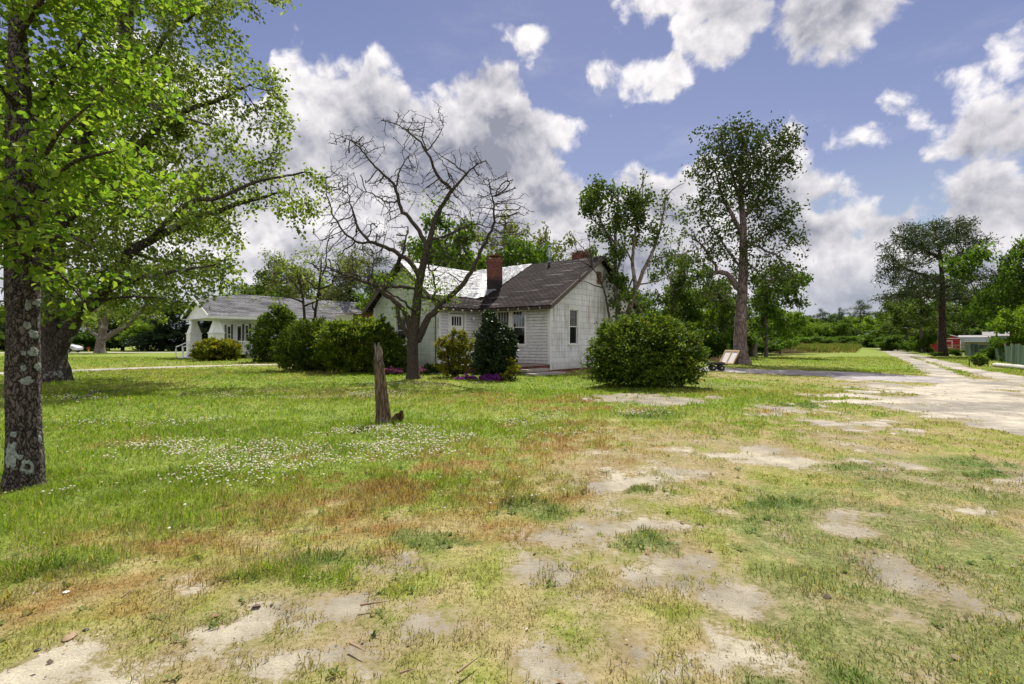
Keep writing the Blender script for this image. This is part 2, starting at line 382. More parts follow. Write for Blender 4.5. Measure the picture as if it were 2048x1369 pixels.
M['flower'] = m_tint('flower', .8, .3, False)
def m_gravel(name, c0, c1):
    t = NT(name); p = t.n('ShaderNodeNewGeometry').outputs['Position']
    n1 = t.noise(t.mapped(p, (.35, 1.3, 1)), 2.2, 6, .7); n2 = t.noise(p, 60, 3, .7)
    c = t.mix(1.0, t.ramp(n1, [(.3, c0), (.7, c1)]), t.ramp(n2, [(.25, .65), (.75, 1.3)]), 'MULTIPLY')
    return t.fin(t.bsdf(c, .95, .12, bump=n2, bstr=.5, bdist=.02))
M['far_road'] = m_gravel('far_road', (.24, .22, .20), (.36, .33, .30))
# ------------------------------------------------------------------ ground
GREEN = np.array((.135, .205, .014)); LUSH = np.array((.085, .155, .014)); YEL = np.array((.185, .185, .032)); STRAW = np.array((.30, .245, .11))
RUSTC = np.array((.20, .115, .03)); BLUE = np.array((.105, .14, .036)); SAND = np.array((.318, .285, .212)); DIRT = np.array((.205, .182, .14))
DARKG = np.array((.062, .115, .016))
def ell(lst):
    out = []
    for (px, py, rx, ry, amp) in lst:
        c = G(px, py); out.append((c[0], c[1], rx * c[1] / F, max(ry * c[1] ** 2 / (CH * F), .12), amp))
    return out
def field(x, y, lst, wob=.55, ns=1.1, seed=3):
    wx = (fbm(x * .9, y * .9, seed + 90, 4) - .5) * 1.3; wy = (fbm(x * .9, y * .9, seed + 95, 4) - .5) * 1.3
    n = (fbm(x * ns, y * ns, seed, 6, .68) - .5) * 3.0 * wob; x = x + wx * np.clip(y / 8, .35, 1.5); y = y + wy * np.clip(y / 8, .35, 1.5)
    m = np.zeros_like(x)
    for (cx, cy, a, b, amp) in lst:
        d = ((x - cx) / a) ** 2 + ((y - cy) / b) ** 2
        m = np.maximum(m, amp * np.clip(1.25 - d * .5, 0, 1.25))
    return np.clip(m + n * np.minimum(m * 2, 1), 0, 1.3)
P_SAND = ell([(800, 1120, 75, 24, 1), (1130, 1230, 130, 40, .75), (1290, 1345, 190, 44, 1.2), (1500, 1235, 110, 60, 1.15), (1420, 1300, 170, 60, 1.2), (1350, 1369, 200, 40, 1.2), (1580, 1205, 70, 30, .7),
              (1630, 1110, 50, 32, 1), (1780, 1120, 60, 22, .9), (1700, 1060, 50, 14, .8), (1690, 1022, 60, 10, .8), (1360, 1050, 70, 14, .45), (1090, 1140, 90, 25, .6), (1300, 1160, 80, 22, .45),
              (60, 1335, 130, 30, 1), (210, 1285, 80, 22, .7), (280, 1335, 120, 26, .9), (340, 1170, 55, 16, .7), (430, 1270, 60, 12, .55), (640, 1345, 120, 22, .6), (1280, 796, 110, 5, 1.1), (1310, 802, 70, 4, 1),
              (1600, 814, 50, 5, .9), (1540, 825, 60, 5, .7), (1450, 900, 90, 8, .7), (1640, 955, 45, 9, .9), (1720, 928, 80, 9, .8), (1420, 945, 60, 8, .8), (1540, 960, 50, 9, .6),
              (1690, 1365, 60, 14, .9), (1940, 1010, 70, 10, .6), (1240, 970, 50, 8, .4), (690, 1215, 40, 9, .6), (980, 1090, 60, 14, .55), (1820, 1160, 70, 12, .5), (1960, 1110, 60, 12, .5),
              (2000, 955, 60, 8, .6), (1560, 920, 80, 7, .6), (1500, 1000, 50, 8, .6), (1800, 1230, 60, 12, .4), (1880, 1060, 90, 9, .4), (1120, 1070, 50, 9, .4)])
P_WORN = ell([(1300, 1250, 420, 160, 1), (1500, 1080, 380, 110, 1), (1650, 950, 380, 70, 1), (250, 1310, 420, 70, .9), (900, 1200, 340, 90, .8), (1000, 1120, 240, 60, .7), (1150, 1330, 420, 70, 1), (1450, 890, 300, 30, .8)])
P_RUST = ell([(1010, 930, 200, 50, 1), (820, 985, 260, 36, .9), (420, 1080, 320, 34, .8), (150, 1200, 220, 40, .8), (250, 1170, 220, 30, .7), (1130, 870, 130, 24, .8), (640, 960, 60, 8, .8),
              (1010, 802, 90, 7, .9), (940, 792, 60, 5, .8), (1180, 822, 110, 9, .7), (300, 890, 90, 8, .5), (700, 1050, 200, 30, .8), (1130, 800, 60, 6, .8), (1240, 905, 120, 18, .7), (1570, 828, 70, 6, .6),
              (850, 1080, 140, 24, .6), (560, 925, 60, 8, .5), (1050, 1060, 140, 26, .5)])
P_DARK = ell([(1090, 1020, 52, 15, 1.2), (1245, 972, 36, 8, 1.1), (832, 1085, 62, 13, 1), (1540, 1005, 60, 10, 1), (1680, 925, 45, 7, .9), (1950, 935, 60, 10, .8), (1970, 955, 40, 8, .9), (620, 1120, 140, 26, .6),
              (1500, 1040, 90, 12, .6), (1460, 1320, 70, 20, .7), (120, 1130, 60, 16, .5), (1270, 1080, 100, 28, .55), (1300, 830, 50, 5, .8), (1620, 812, 60, 4, .8), (380, 1240, 50, 10, .4), (1650, 1330, 60, 16, .6)])
P_BLUE = ell([(1920, 1150, 280, 220, .8), (1720, 1250, 180, 110, .8), (1930, 960, 190, 50, .8), (1560, 1340, 130, 60, .7), (2100, 1200, 260, 200, .8)])
P_GREEN = ell([(300, 900, 700, 75, 1.1), (100, 1010, 420, 60, 1.1), (500, 780, 900, 40, 1.2), (1030, 830, 200, 40, .9), (1280, 845, 60, 8, .8), (640, 930, 320, 50, 1), (60, 1140, 160, 60, .6), (560, 1110, 240, 40, .5),
               (1450, 770, 120, 10, .9), (1540, 722, 280, 13, 1), (1750, 705, 200, 9, 1), (2000, 725, 140, 12, 1.1), (1950, 740, 160, 10, 1.0), (200, 720, 700, 20, 1.0), (940, 760, 300, 14, 1.0)])
P_APRON = ell([(1930, 800, 170, 46, 1.0), (2070, 850, 170, 60, 1.05), (1790, 850, 190, 20, .78), (1760, 772, 120, 16, .85), (1860, 775, 130, 22, .9), (1640, 875, 160, 14, .62), (1990, 770, 120, 18, 1.0), (1720, 800, 120, 14, .6),
               (1500, 880, 90, 9, .55), (1860, 880, 140, 16, .8), (2200, 830, 220, 60, 1.1)])
RUT_A = [(1743, 690.5), (1760, 697), (1800, 712), (1840, 728), (1880, 745), (1915, 765), (1960, 800)]
RUT_B = [(1746, 690.5), (1790, 702), (1850, 717), (1920, 736), (2048, 762), (2300, 800)]
DRIVE = [(1395, 737), (1450, 739.5), (1540, 743), (1640, 746.5), (1730, 751), (1800, 757)]
LPATH = [(-400, 757), (0, 747.5), (129, 743), (250, 738.2), (372, 734), (470, 731), (600, 728.5), (700, 727)]
FROAD = [(-900, 707.5), (-300, 706.5), (0, 706), (170, 705.6), (420, 705.2)]
def pdist(x, y, pts):
    P = np.array([G(*p)[:2] for p in pts]); best = np.full(x.shape, 1e9); tt = np.zeros(x.shape)
    for i in range(len(P) - 1):
        a, b = P[i], P[i + 1]; d = b - a; L2 = d @ d
        t = np.clip(((x - a[0]) * d[0] + (y - a[1]) * d[1]) / L2, 0, 1)
        dd = np.hypot(x - a[0] - t * d[0], y - a[1] - t * d[1])
        tt = np.where(dd < best, i + t, tt); best = np.minimum(best, dd)
    return best, tt
def road_mask(x, y):
    n = (fbm(x * .9, y * .9, 31, 5, .58) - .5)
    a, _ = pdist(x, y, RUT_A); b, _ = pdist(x, y, RUT_B)
    m = np.maximum(sstep(.80, .32, a + n * .8), sstep(.80, .32, b + n * .8))
    q = field(x, y, P_APRON, .6, 1.1, 41) + (fbm(x * .55, y * 1.0, 44, 5, .62) - .5) * 2.3 * sstep(1.25, .8, field(x, y, P_APRON, 0, 1, 41))
    q = q - .28 * sstep(.95, .62, x / np.maximum(y, 1))
    return np.maximum(m, np.clip((q - .52) / .6, 0, 1) * (y > 7) * (x > 2))
def drive_mask(x, y):
    n = (fbm(x * .7, y * .7, 51, 5, .6) - .5); d, t = pdist(x, y, DRIVE)
    return sstep(2.3, 1.5, d + n * 2.2)
def path_mask(x, y):
    n = (fbm(x * .8, y * .8, 61, 4) - .5); d, t = pdist(x, y, LPATH); return sstep(1.15, .8, d + n * .9)
def lawn(x, y):
    x = np.asarray(x, float); y = np.asarray(y, float)
    n1 = fbm(x * .35, y * .35, 1, 4); n2 = fbm(x * 1.7, y * 1.7, 2, 4); n3 = fbm(x * 6, y * 6, 5, 3)
    g = field(x, y, P_GREEN, .35, .5, 11); far = sstep(22, 45, y)
    g = np.clip(np.maximum(g, far * .9), 0, 1)
    c = STRAW * (.62 + .5 * n2)[:, None]
    n4 = fbm(x * 3.3, y * 3.3, 15, 4, .6); w = sstep(.38, .62, n2 * .3 + n4 * .4 + n3 * .3)[:, None]; c = c * (1 - w) + (YEL * .55 + GREEN * .45) * w
    gg = sstep(.15, .75, g + (n3 - .5) * .7 + (n4 - .5) * .9)[:, None]
    gc = GREEN * (1 - sstep(.4, .7, n1)[:, None] * .6) + (YEL * .8 + GREEN * .3) * (sstep(.4, .7, n1)[:, None] * .6)
    lush = sstep(.5, .7, n2)[:, None] * .5; gc = gc * (1 - lush) + LUSH * lush
    c = c * (1 - gg) + gc * gg
    b = sstep(.2, .7, field(x, y, P_BLUE, .5, .9, 21) * 1.0 + (n4 - .5) * 1.3 + (n3 - .5) * .8)[:, None] * .8 * sstep(.05, .2, field(x, y, P_BLUE, .5, .9, 21))[:, None]; c = c * (1 - b) + (BLUE * (.7 + .6 * n3)[:, None]) * b
    r = .95 * sstep(.2, .8, field(x, y, P_RUST, .6, 1.3, 25))[:, None] * sstep(.38, .66, n3 * .6 + n2 * .4)[:, None]; c = c * (1 - r) + RUSTC * r
    fr = field(x, y, P_SAND, .35, 1.1, 29); zone = np.maximum(sstep(.0, .5, fr), .62 * sstep(.15, .5, field(x, y, P_WORN, .3, .6, 27)) * (1 - np.clip(g, 0, 1))); stre = fbm(x * 1.6 + y * .7, y * 1.1 - x * .5, 45, 6, .66); s = zone * (.33 + .26 * np.clip(fr, 0, 1)) + (stre - .47) * 2.9 * zone; s = np.where(y < 30, s, 0)
    micro = sstep(.60, .70, n3 * .5 + fbm(x * 2.3, y * 2.3, 77, 3) * .5) * .45 * (1 - np.clip(g, 0, 1)) * sstep(40, 15, y)
    d = sstep(.35, .9, field(x, y, P_DARK, .5, 2.2, 35) + (n3 - .5) * .8) * sstep(.1, .3, field(x, y, P_DARK, .5, 2.2, 35)); s = s * (1 - d)
    soil = DIRT + (SAND - DIRT) * sstep(.38, .6, n1 * .5 + n2 * .5)[:, None]
    rm = road_mask(x, y); pm = path_mask(x, y); dm = drive_mask(x, y)
    rd = SAND * (.78 + .4 * n2)[:, None] * np.array((.98, .97, .98))
    # the far track is cinder grey, the drive near the tree grey
    rd = np.where((y > 24)[:, None], rd * .86 + .02, rd) * (.72 + .5 * sstep(.35, .6, fbm(x * .8 + 5, y * .8, 141, 5, .62)))[:, None] + np.array((.0, .004, .018))
    rm = np.clip(rm, 0, 1.1); s2 = np.maximum(s, np.maximum(rm, pm)); soil = np.where((np.maximum(rm, pm) > s)[:, None], rd, soil)
    dc = (np.array((.30, .275, .27)) * (.7 + .65 * n2)[:, None])
    soil = np.where((dm > s2)[:, None], dc, soil); s2 = np.maximum(s2, dm)
    grass = c * (1 - .8 * d[:, None]) + DARKG * .8 * d[:, None]
    col = np.concatenate([grass, s2[:, None]], 1); lawn.soil = soil
    n9 = fbm(x * 5, y * 5, 99, 4, .65); bare = sstep(.36, .6, s2 + (n9 - .5) * 1.5)
    dens = (1 - bare) * (1 + .2 * d + .25 * gg[:, 0] - .25 * (1 - gg[:, 0]))
    hgt = .013 + .028 * gg[:, 0] + .006 * d + .009 * n2
    return col, grass, np.clip(dens, 0, 1.6), hgt, rm, dm, pm
def axis(a, b, s0, c, k):
    out = [c]; 
    while out[-1] < b: out.append(out[-1] + s0 * (1 + max(0, out[-1] - c) / k))
    lo = [c]
    while lo[-1] > a: lo.append(lo[-1] - s0 * (1 + max(0, c - lo[-1]) / k))
    return np.array(sorted(set(lo[1:] + out)))
xs = axis(-1500, 1500, .06, 2.0, 3.2); ys = axis(-30, 2200, .05, 2.0, 2.6)
def gz(x, y):
    return (fbm(np.asarray(x) * .25, np.asarray(y) * .25, 91, 3) - .5) * .07 * sstep(60, 20, y) - .004
def sheet(name, xs, ys, keep=None, dz=0.0, kind='structure'):
    X, Y = np.meshgrid(xs, ys); nx, ny = len(xs), len(ys); x = X.ravel(); y = Y.ravel()
    col = lawn(x, y)[0]; soil = lawn.soil
    i = np.arange(nx * ny).reshape(ny, nx); Q = np.stack([i[:-1, :-1], i[:-1, 1:], i[1:, 1:], i[1:, :-1]], -1).reshape(-1, 4)
    if keep is not None:
        mk = keep(x, y); Q = Q[mk[Q].max(1) > .3]
        used = np.unique(Q); rem = np.full(nx * ny, -1); rem[used] = np.arange(len(used)); Q = rem[Q]; x, y, col, soil = x[used], y[used], col[used], soil[used]
    zz = gz(x, y) + dz
    if keep is not None: zz = np.where(np.bincount(Q.ravel(), minlength=len(x)) < 4, zz - .05, zz)     # the rim dips under the turf
    V = np.stack([x, y, zz], 1)
    return tag(mesh_quads(name, V, Q, M['ground'], None, True, col, soil), kind=kind)
ground = sheet('ground', xs, ys)
ax = axis(5, 190, .10, 8.0, 8.0); ay = axis(6.5, 225, .10, 8.0, 8.0)
sheet('dirt_road', ax, ay, road_mask, .006)
sheet('driveway', np.arange(7.5, 20, .1), np.arange(15, 33, .1), lambda x, y: drive_mask(x, y) * (road_mask(x, y) < .4), .005)
sheet('path', np.arange(-45, -5, .2), np.arange(18, 42, .2), path_mask, .006)
def strip(name, pts, w, mat, dz):
    P = np.array([G(*p)[:2] for p in pts]); V = []; 
    for i, p in enumerate(P):
        d = P[min(i + 1, len(P) - 1)] - P[max(i - 1, 0)]; d /= np.hypot(*d); n = np.array([-d[1], d[0]])
        V += [(*(p + n * w / 2), dz), (*(p - n * w / 2), dz)]
    Q = [(2 * i, 2 * i + 1, 2 * i + 3, 2 * i + 2) for i in range(len(P) - 1)]
    return tag(mesh_quads(name, np.array(V), np.array(Q), mat), kind='structure')
strip('road', FROAD, 4.5, M['far_road'], .012)

# grass blades: real tufts, denser near where each blade can be seen
def blades(bands, seed):
    rg = np.random.default_rng(seed); VV = []; CC = []
    for (y0, y1, dn, side, wmin) in bands:
        A = []
        n = int(dn * (y1 - y0) * (y0 + y1 + 2 * side))
        y = np.sqrt(rg.uniform(y0 ** 2, y1 ** 2, n)); x = rg.uniform(-1, 1, n) * (y * 1.02 + side)
        # clumping
        x += rg.normal(0, .02, n); y += rg.normal(0, .02, n)
        col, grass, dens, h, rm, dm, pm = lawn(x, y)
        k = rg.random(n) < dens * .72; x, y, grass, h = x[k], y[k], grass[k], h[k]; n = len(x)
        var = rg.uniform(.72, 1.35, n)[:, None]; c = grass * var
        gr_ = grass[:, 1] / np.maximum(grass[:, 0], 1e-3); dry = rg.random(n) < np.where(gr_ > 1.35, .10, .34); c[dry] = STRAW * rg.uniform(.7, 1.2, (dry.sum(), 1))
        cl = fbm(x * 4.5, y * 4.5, 123, 3); h = h * rg.uniform(.55, 1.5, n) * (.45 + 1.3 * sstep(.3, .72, cl)); c = c * (.8 + .45 * cl)[:, None]; w = np.maximum(wmin * 1.3, .0012 * y) * rg.uniform(.7, 1.3, n)
        a = rg.uniform(0, 2 * np.pi, n); lean = rg.uniform(.15, 1.1, n) * h
        d = np.stack([np.cos(a), np.sin(a), np.zeros(n)], 1); s = np.stack([-np.sin(a), np.cos(a), np.zeros(n)], 1)
        b = np.stack([x, y, gz(x, y) - .004], 1); up = np.array([0, 0, 1.0])
        m = b + d * (lean * .3)[:, None] + up * (h * .6)[:, None]; t = b + d * lean[:, None] + up * h[:, None]
        V = np.stack([b, m - s * (w / 2)[:, None], t, m + s * (w / 2)[:, None]], 1).reshape(-1, 3)
        VV.append(V); CC.append(np.repeat(c, 4, 0))
    V = np.concatenate(VV); return V, np.arange(len(V)).reshape(-1, 4), np.concatenate(CC)
V, Q, C = blades([(1.5, 3.2, 8000, 1.3, .0035), (3.2, 5.5, 4200, 1.8, .004), (5.5, 9, 1600, 2.8, .005), (9, 15, 680, 4, .007), (15, 26, 240, 6, .012), (26, 48, 60, 9, .03)], 5)
tag(mesh_quads('grass', V, Q, M['blade'], None, False, C), kind='stuff')

# broad-leaved lawn weeds, flat rosettes among the grass
def weeds():
    rg = np.random.default_rng(77); n = 9000; y = np.sqrt(rg.uniform(2 ** 2, 15 ** 2, n)); x = rg.uniform(-1.05, 1.05, n) * (y + .5)
    col, grass, dens, h, rm, dm, pm = lawn(x, y); dk = field(x, y, P_DARK, .5, 2.2, 35); pr = np.clip(.10 + .75 * sstep(.2, .8, dk) + .35 * sstep(.55, .7, fbm(x * .9, y * .9, 140, 3)), 0, 1) * np.clip(dens, 0, 1)
    k = rg.random(n) < pr; x, y, grass = x[k], y[k], grass[k]; n = len(x); V = []; C = []
    for j in range(7):
        a = rg.uniform(0, 6.28, n); L = rg.uniform(.022, .055, n); w = L * rg.uniform(.25, .5, n); e = rg.uniform(.15, .9, n)
        d = np.stack([np.cos(a) * np.cos(e), np.sin(a) * np.cos(e), np.sin(e)], 1); s = np.stack([-np.sin(a), np.cos(a), np.zeros(n)], 1)
        b = np.stack([x + rg.normal(0, .012, n), y + rg.normal(0, .012, n), gz(x, y) + .004], 1); m = b + d * (L * .55)[:, None]; t = b + d * L[:, None] - np.array([0, 0, .15]) * L[:, None]
        V.append(np.stack([b, m - s * (w / 2)[:, None], t, m + s * (w / 2)[:, None]], 1)); C.append(np.repeat((np.array((.055, .125, .016)) * .6 + grass * .4) [:, None] * rg.uniform(.7, 1.35, (n, 1, 1)), 4, 1))
    V = np.concatenate(V).reshape(-1, 3); return V, np.arange(len(V)).reshape(-1, 4), np.concatenate(C).reshape(-1, 3)
V, Q, C = weeds()
def litter():
    rg = np.random.default_rng(88); n = 15000; y = np.sqrt(rg.uniform(1.8 ** 2, 14 ** 2, n)); x = rg.uniform(-1.05, 1.05, n) * (y + .5); col, grass, dens, h, rm, dm, pm = lawn(x, y)
    k = rg.random(n) < .22 + .75 * sstep(.25, .55, col[:, 3]); x, y = x[k], y[k]; n = len(x); sz = rg.uniform(.003, .010, n) * (1 + 2.2 * (rg.random(n) < .05)); a = rg.uniform(0, 6.28, n); asp = rg.uniform(.3, 1, n)
    d = np.stack([np.cos(a), np.sin(a), rg.uniform(-.3, .5, n)], 1) * sz[:, None]; s = np.stack([-np.sin(a), np.cos(a), rg.uniform(-.4, .4, n)], 1) * (sz * asp)[:, None]; b = np.stack([x, y, gz(x, y) + .006 + .012 * rg.random(n) ** 3], 1)
    c = np.array([(.20, .13, .07), (.30, .24, .15), (.11, .08, .06), (.36, .33, .28)])[rg.integers(0, 4, n)] * rg.uniform(.6, 1.25, (n, 1)); up = np.array([0, 0, .5]) * sz[:, None]
    V = np.stack([b - d, b + s, b + d, b - s, b + up], 1).reshape(-1, 3); i = 5 * np.arange(n)[:, None]; Q = np.concatenate([i + np.array([[p, q, 4]]) for p, q in ((0, 3), (3, 2), (2, 1), (1, 0))]); return V, Q, np.repeat(c, 5, 0)
LV, LQ, LC = litter()
tag(mesh_quads('ground_litter', LV, LQ, M['litter'], None, False, LC), kind='stuff')
tag(mesh_quads('lawn_weeds', V, Q, M['blade'], None, False, C), kind='stuff')
# white clover in bloom
CLOVER = ell([(560, 915, 330, 28, 1), (780, 880, 160, 22, 1), (300, 905, 240, 16, .6), (900, 860, 60, 14, .7), (90, 980, 130, 22, .5), (40, 1000, 80, 30, .4), (700, 790, 220, 8, .7), (560, 795, 200, 7, .6), (850, 772, 120, 5, .7),
              (1290, 830, 60, 8, 1), (1080, 850, 80, 14, .5), (1090, 1005, 40, 10, .2), (440, 960, 200, 20, .5), (1430, 775, 90, 7, .6), (250, 850, 250, 12, .4), (180, 800, 160, 6, .5), (1100, 875, 120, 10, .3), (1560, 860, 40, 3, .2)])
def flowers():
    rg = np.random.default_rng(12); pts = []
    for (cx, cy, a, b, amp) in CLOVER:
        n = int(min(11000, amp * a * b * np.pi * (420 if cy < 12 else 150))); r = np.sqrt(rg.random(n)) * 1.1; t = rg.uniform(0, 6.283, n)
        x = cx + a * r * np.cos(t); y = cy + b * r * np.sin(t)
        k = fbm(x * 1.3, y * 1.3, 8, 4) + rg.normal(0, .05, n) > .46 + .12 * r; pts.append(np.stack([x[k], y[k]], 1))
    n = 260; y = rg.uniform(3.5, 16, n); x = rg.uniform(-1, .35, n) * y; pts.append(np.stack([x, y], 1))
    P = np.concatenate(pts); P = P[(lawn(P[:, 0], P[:, 1])[2] > .4) & (np.hypot(P[:, 0] + 4.75, P[:, 1] - 5.05) > .5)]; n = len(P)
    ph = (1 + 5 ** .5) / 2
    ico = np.array([(-1, ph, 0), (1, ph, 0), (-1, -ph, 0), (1, -ph, 0), (0, -1, ph), (0, 1, ph), (0, -1, -ph), (0, 1, -ph), (ph, 0, -1), (ph, 0, 1), (-ph, 0, -1), (-ph, 0, 1)]) / np.hypot(1, ph)
    fc = np.array([(0, 11, 5), (0, 5, 1), (0, 1, 7), (0, 7, 10), (0, 10, 11), (1, 5, 9), (5, 11, 4), (11, 10, 2), (10, 7, 6), (7, 1, 8), (3, 9, 4), (3, 4, 2), (3, 2, 6), (3, 6, 8), (3, 8, 9), (4, 9, 5), (2, 4, 11), (6, 2, 10), (8, 6, 7), (9, 8, 1)])
    rr = rg.uniform(.0065, .0125, n) * (1 + .015 * np.minimum(P[:, 1], 20)); hh = rg.uniform(.05, .095, n)
    jit = rg.uniform(.8, 1.2, (n, 12, 1))
    V = ico[None] * rr[:, None, None] * jit * np.array([1, 1, .85]) + np.stack([P[:, 0], P[:, 1], hh + gz(P[:, 0], P[:, 1])], 1)[:, None]
    base = np.array((.72, .70, .58)) * rg.uniform(.75, 1.1, (n, 1)); base[rg.random(n) < .12] = (.42, .27, .15)
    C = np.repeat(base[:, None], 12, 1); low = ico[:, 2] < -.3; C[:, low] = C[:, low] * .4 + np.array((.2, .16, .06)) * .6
    Fq = (fc[None] + 12 * np.arange(n)[:, None, None]).reshape(-1, 3)
    return V.reshape(-1, 3), Fq, C.reshape(-1, 3)
V, Q, C = flowers()
tag(mesh_quads('clover_flowers', V, Q, M['flower'], None, True, C), kind='stuff')
# unmown field grass
def tallgrass():
    rg = np.random.default_rng(4); n = 60000; y = rg.uniform(60, 150, n); x = y * rg.uniform(.36, .70, n)
    d = np.minimum.reduce([.695 * y - x - 1.5, (x - .40 * y) , y - 63 + (fbm(x * .2, y * .2, 3) - .5) * 6])
    k = (d > 0) & (fbm(x * .3, y * .3, 71, 4) > .28 + .3 * sstep(.52, .44, x / y) + .12 * sstep(68, 62, y)); x, y = x[k], y[k]; n = len(x)
    h = rg.uniform(.55, 1.1, n) * (.75 + .5 * fbm(x * .3, y * .3, 72, 3)) * (.45 + .55 * sstep(62, 68, y)); w = rg.uniform(.03, .075, n) * y / 75
    a = rg.uniform(0, 6.28, n); dd = np.stack([np.cos(a), np.sin(a), 0 * a], 1); s = np.stack([-np.sin(a), np.cos(a), 0 * a], 1)
    b = np.stack([x, y, 0 * x], 1); up = np.array([0, 0, 1.0]); m = b + up * (h * .55)[:, None] + dd * .06; t = b + up * h[:, None] + dd * rg.uniform(.05, .3, (n, 1))
    c = np.array((.085, .13, .025)) * rg.uniform(.6, 1.3, (n, 1)); br = rg.random(n) < .2 + .3 * sstep(70, 62, y); c[br] = np.array((.26, .19, .08)) * rg.uniform(.6, 1.2, (br.sum(), 1))
    V = np.stack([b, m - s * (w / 2)[:, None], t, m + s * (w / 2)[:, None]], 1).reshape(-1, 3)
    return V, np.arange(len(V)).reshape(-1, 4), np.repeat(c, 4, 0)
V, Q, C = tallgrass()
tag(mesh_quads('tall_field_grass', V, Q, M['blade'], None, False, C), kind='stuff')
# ------------------------------------------------------------------ trees
class Skel:
    def __init__(s): s.p = []; s.par = []; s.r = []; s.spec = []
    def add(s, pts, r0, r1, step, wob=.0, rg=R):
        pts = np.array(pts, float); seg = np.linalg.norm(np.diff(pts, axis=0), axis=1); L = np.concatenate([[0], np.cumsum(seg)])
        n = max(2, int(L[-1] / step) + 1); t = np.linspace(0, L[-1], n)
        # smooth the traced limb a little
        P = np.stack([np.interp(t, L, pts[:, i]) for i in range(3)], 1)
        for _ in range(2): P[1:-1] = P[1:-1] * .5 + (P[:-2] + P[2:]) * .25
        if wob: P[1:-1] += rg.normal(0, wob, (n - 2, 3))
        start = 0; par = -1
        if s.p:
            d = np.linalg.norm(np.array(s.p) - P[0], axis=1); par = int(d.argmin()); start = 1 if d[par] < step * 3 else 0
        for i in range(start, n):
            s.p.append(P[i]); s.par.append(par); s.spec.append(r0 + (r1 - r0) * i / (n - 1)); par = len(s.p) - 1
    def grow(s, att, step, dk, di, it=90, rg=R, jit=.18, grav=0.0, wait=0):
        pos = np.array(s.p); att = np.array(att); nd = np.full(len(att), 1e9); ni = np.zeros(len(att), int)
        new = np.arange(len(pos)); par = list(s.par); spec = list(s.spec)
        for _ in range(it):
            q = pos[new]; 
            for c in range(0, len(q), 400):
                D = np.linalg.norm(att[:, None] - q[None, c:c + 400], axis=2); j = D.argmin(1); dv = D[np.arange(len(att)), j]
                u = dv < nd; nd[u] = dv[u]; ni[u] = new[c:c + 400][j[u]]
            keep = nd > dk; att, nd, ni = att[keep], nd[keep], ni[keep]
            act = nd < di
            if not len(att) or not act.any(): break
            v = att[act] - pos[ni[act]]; v /= np.linalg.norm(v, axis=1)[:, None]
            ids, inv = np.unique(ni[act], return_inverse=True); S = np.zeros((len(ids), 3)); np.add.at(S, inv, v)
            S /= np.maximum(np.linalg.norm(S, axis=1), 1e-6)[:, None]; S += rg.normal(0, jit, S.shape); S[:, 2] += grav
            S /= np.linalg.norm(S, axis=1)[:, None]; q = pos[ids] + S * step
            new = np.arange(len(pos), len(pos) + len(q)); pos = np.concatenate([pos, q]); par += list(ids); spec += [0] * len(q)
            if len(pos) > 9000: break
        s.p = list(pos); s.par = [int(i) for i in par]; s.spec = spec
    def radii(s, tip, e=2.3):
        n = len(s.p); acc = np.zeros(n); par = s.par
        for i in range(n - 1, -1, -1):
            if acc[i] == 0: acc[i] = tip ** e
            if par[i] >= 0: acc[par[i]] += acc[i]
        r = acc ** (1 / e); sp = np.array(s.spec)
        # traced limbs keep the width they have in the photo, nothing outgrows its parent
        r = np.where(sp > 0, sp, r)
        for i in range(n):
            if par[i] >= 0: r[i] = min(r[i], r[par[i]])
        s.r = r; return r
    def tubes(s, k=6, minr=0):
        P = np.array(s.p); par = np.array(s.par); r = s.r; n = len(P)
        d = np.zeros((n, 3)); has = par >= 0; d[has] = P[has] - P[par[has]]
        kids = np.full(n, -1); order = np.argsort(r)
        for i in order:
            if par[i] >= 0: kids[par[i]] = i                      # thickest child continues the limb
        fwd = np.zeros((n, 3)); kk = kids >= 0; fwd[kk] = P[kids[kk]] - P[kk.nonzero()[0]]
        dn = d / np.maximum(np.linalg.norm(d, axis=1), 1e-9)[:, None]; fn = fwd / np.maximum(np.linalg.norm(fwd, axis=1), 1e-9)[:, None]
        t = dn + fn; t /= np.maximum(np.linalg.norm(t, axis=1), 1e-9)[:, None]
        ang = np.arange(k) * 2 * np.pi / k
        def ring(c, t, rad):
            ref = np.tile(np.array([.83, .31, .12]), (len(t), 1)); u = np.cross(t, ref); L = np.linalg.norm(u, axis=1)
            bad = L < .15; u[bad] = np.cross(t[bad], np.array([0, 1.0, .3])); u /= np.linalg.norm(u, axis=1)[:, None]; v = np.cross(t, u)
            return c[:, None] + rad[:, None, None] * (np.cos(ang)[None, :, None] * u[:, None] + np.sin(ang)[None, :, None] * v[:, None])
        own = ring(P, t, r); V = [own.reshape(-1, 3)]; Q = []
        j = np.arange(k); j2 = (j + 1) % k
        idx = has.nonzero()[0]; cont = idx[kids[par[idx]] == idx]; side = idx[kids[par[idx]] != idx]
        def q(a, b): return np.stack([a[:, None] + j, a[:, None] + j2, b[:, None] + j2, b[:, None] + j], -1).reshape(-1, 4)
        Q.append(q(par[cont] * k, cont * k))
        if len(side):
            rg2 = ring(P[par[side]], dn[side], np.minimum(r[side] * 1.15, r[par[side]])); base = n * k + np.arange(len(side)) * k
            V.append(rg2.reshape(-1, 3)); Q.append(q(base, side * k))
        return np.concatenate(V), np.concatenate(Q)
    def tips(s, rmax):
        r = s.r; P = np.array(s.p); par = np.array(s.par); k = (r <= rmax) & (par >= 0)
        return P[k], (P[k] - P[par[k]])
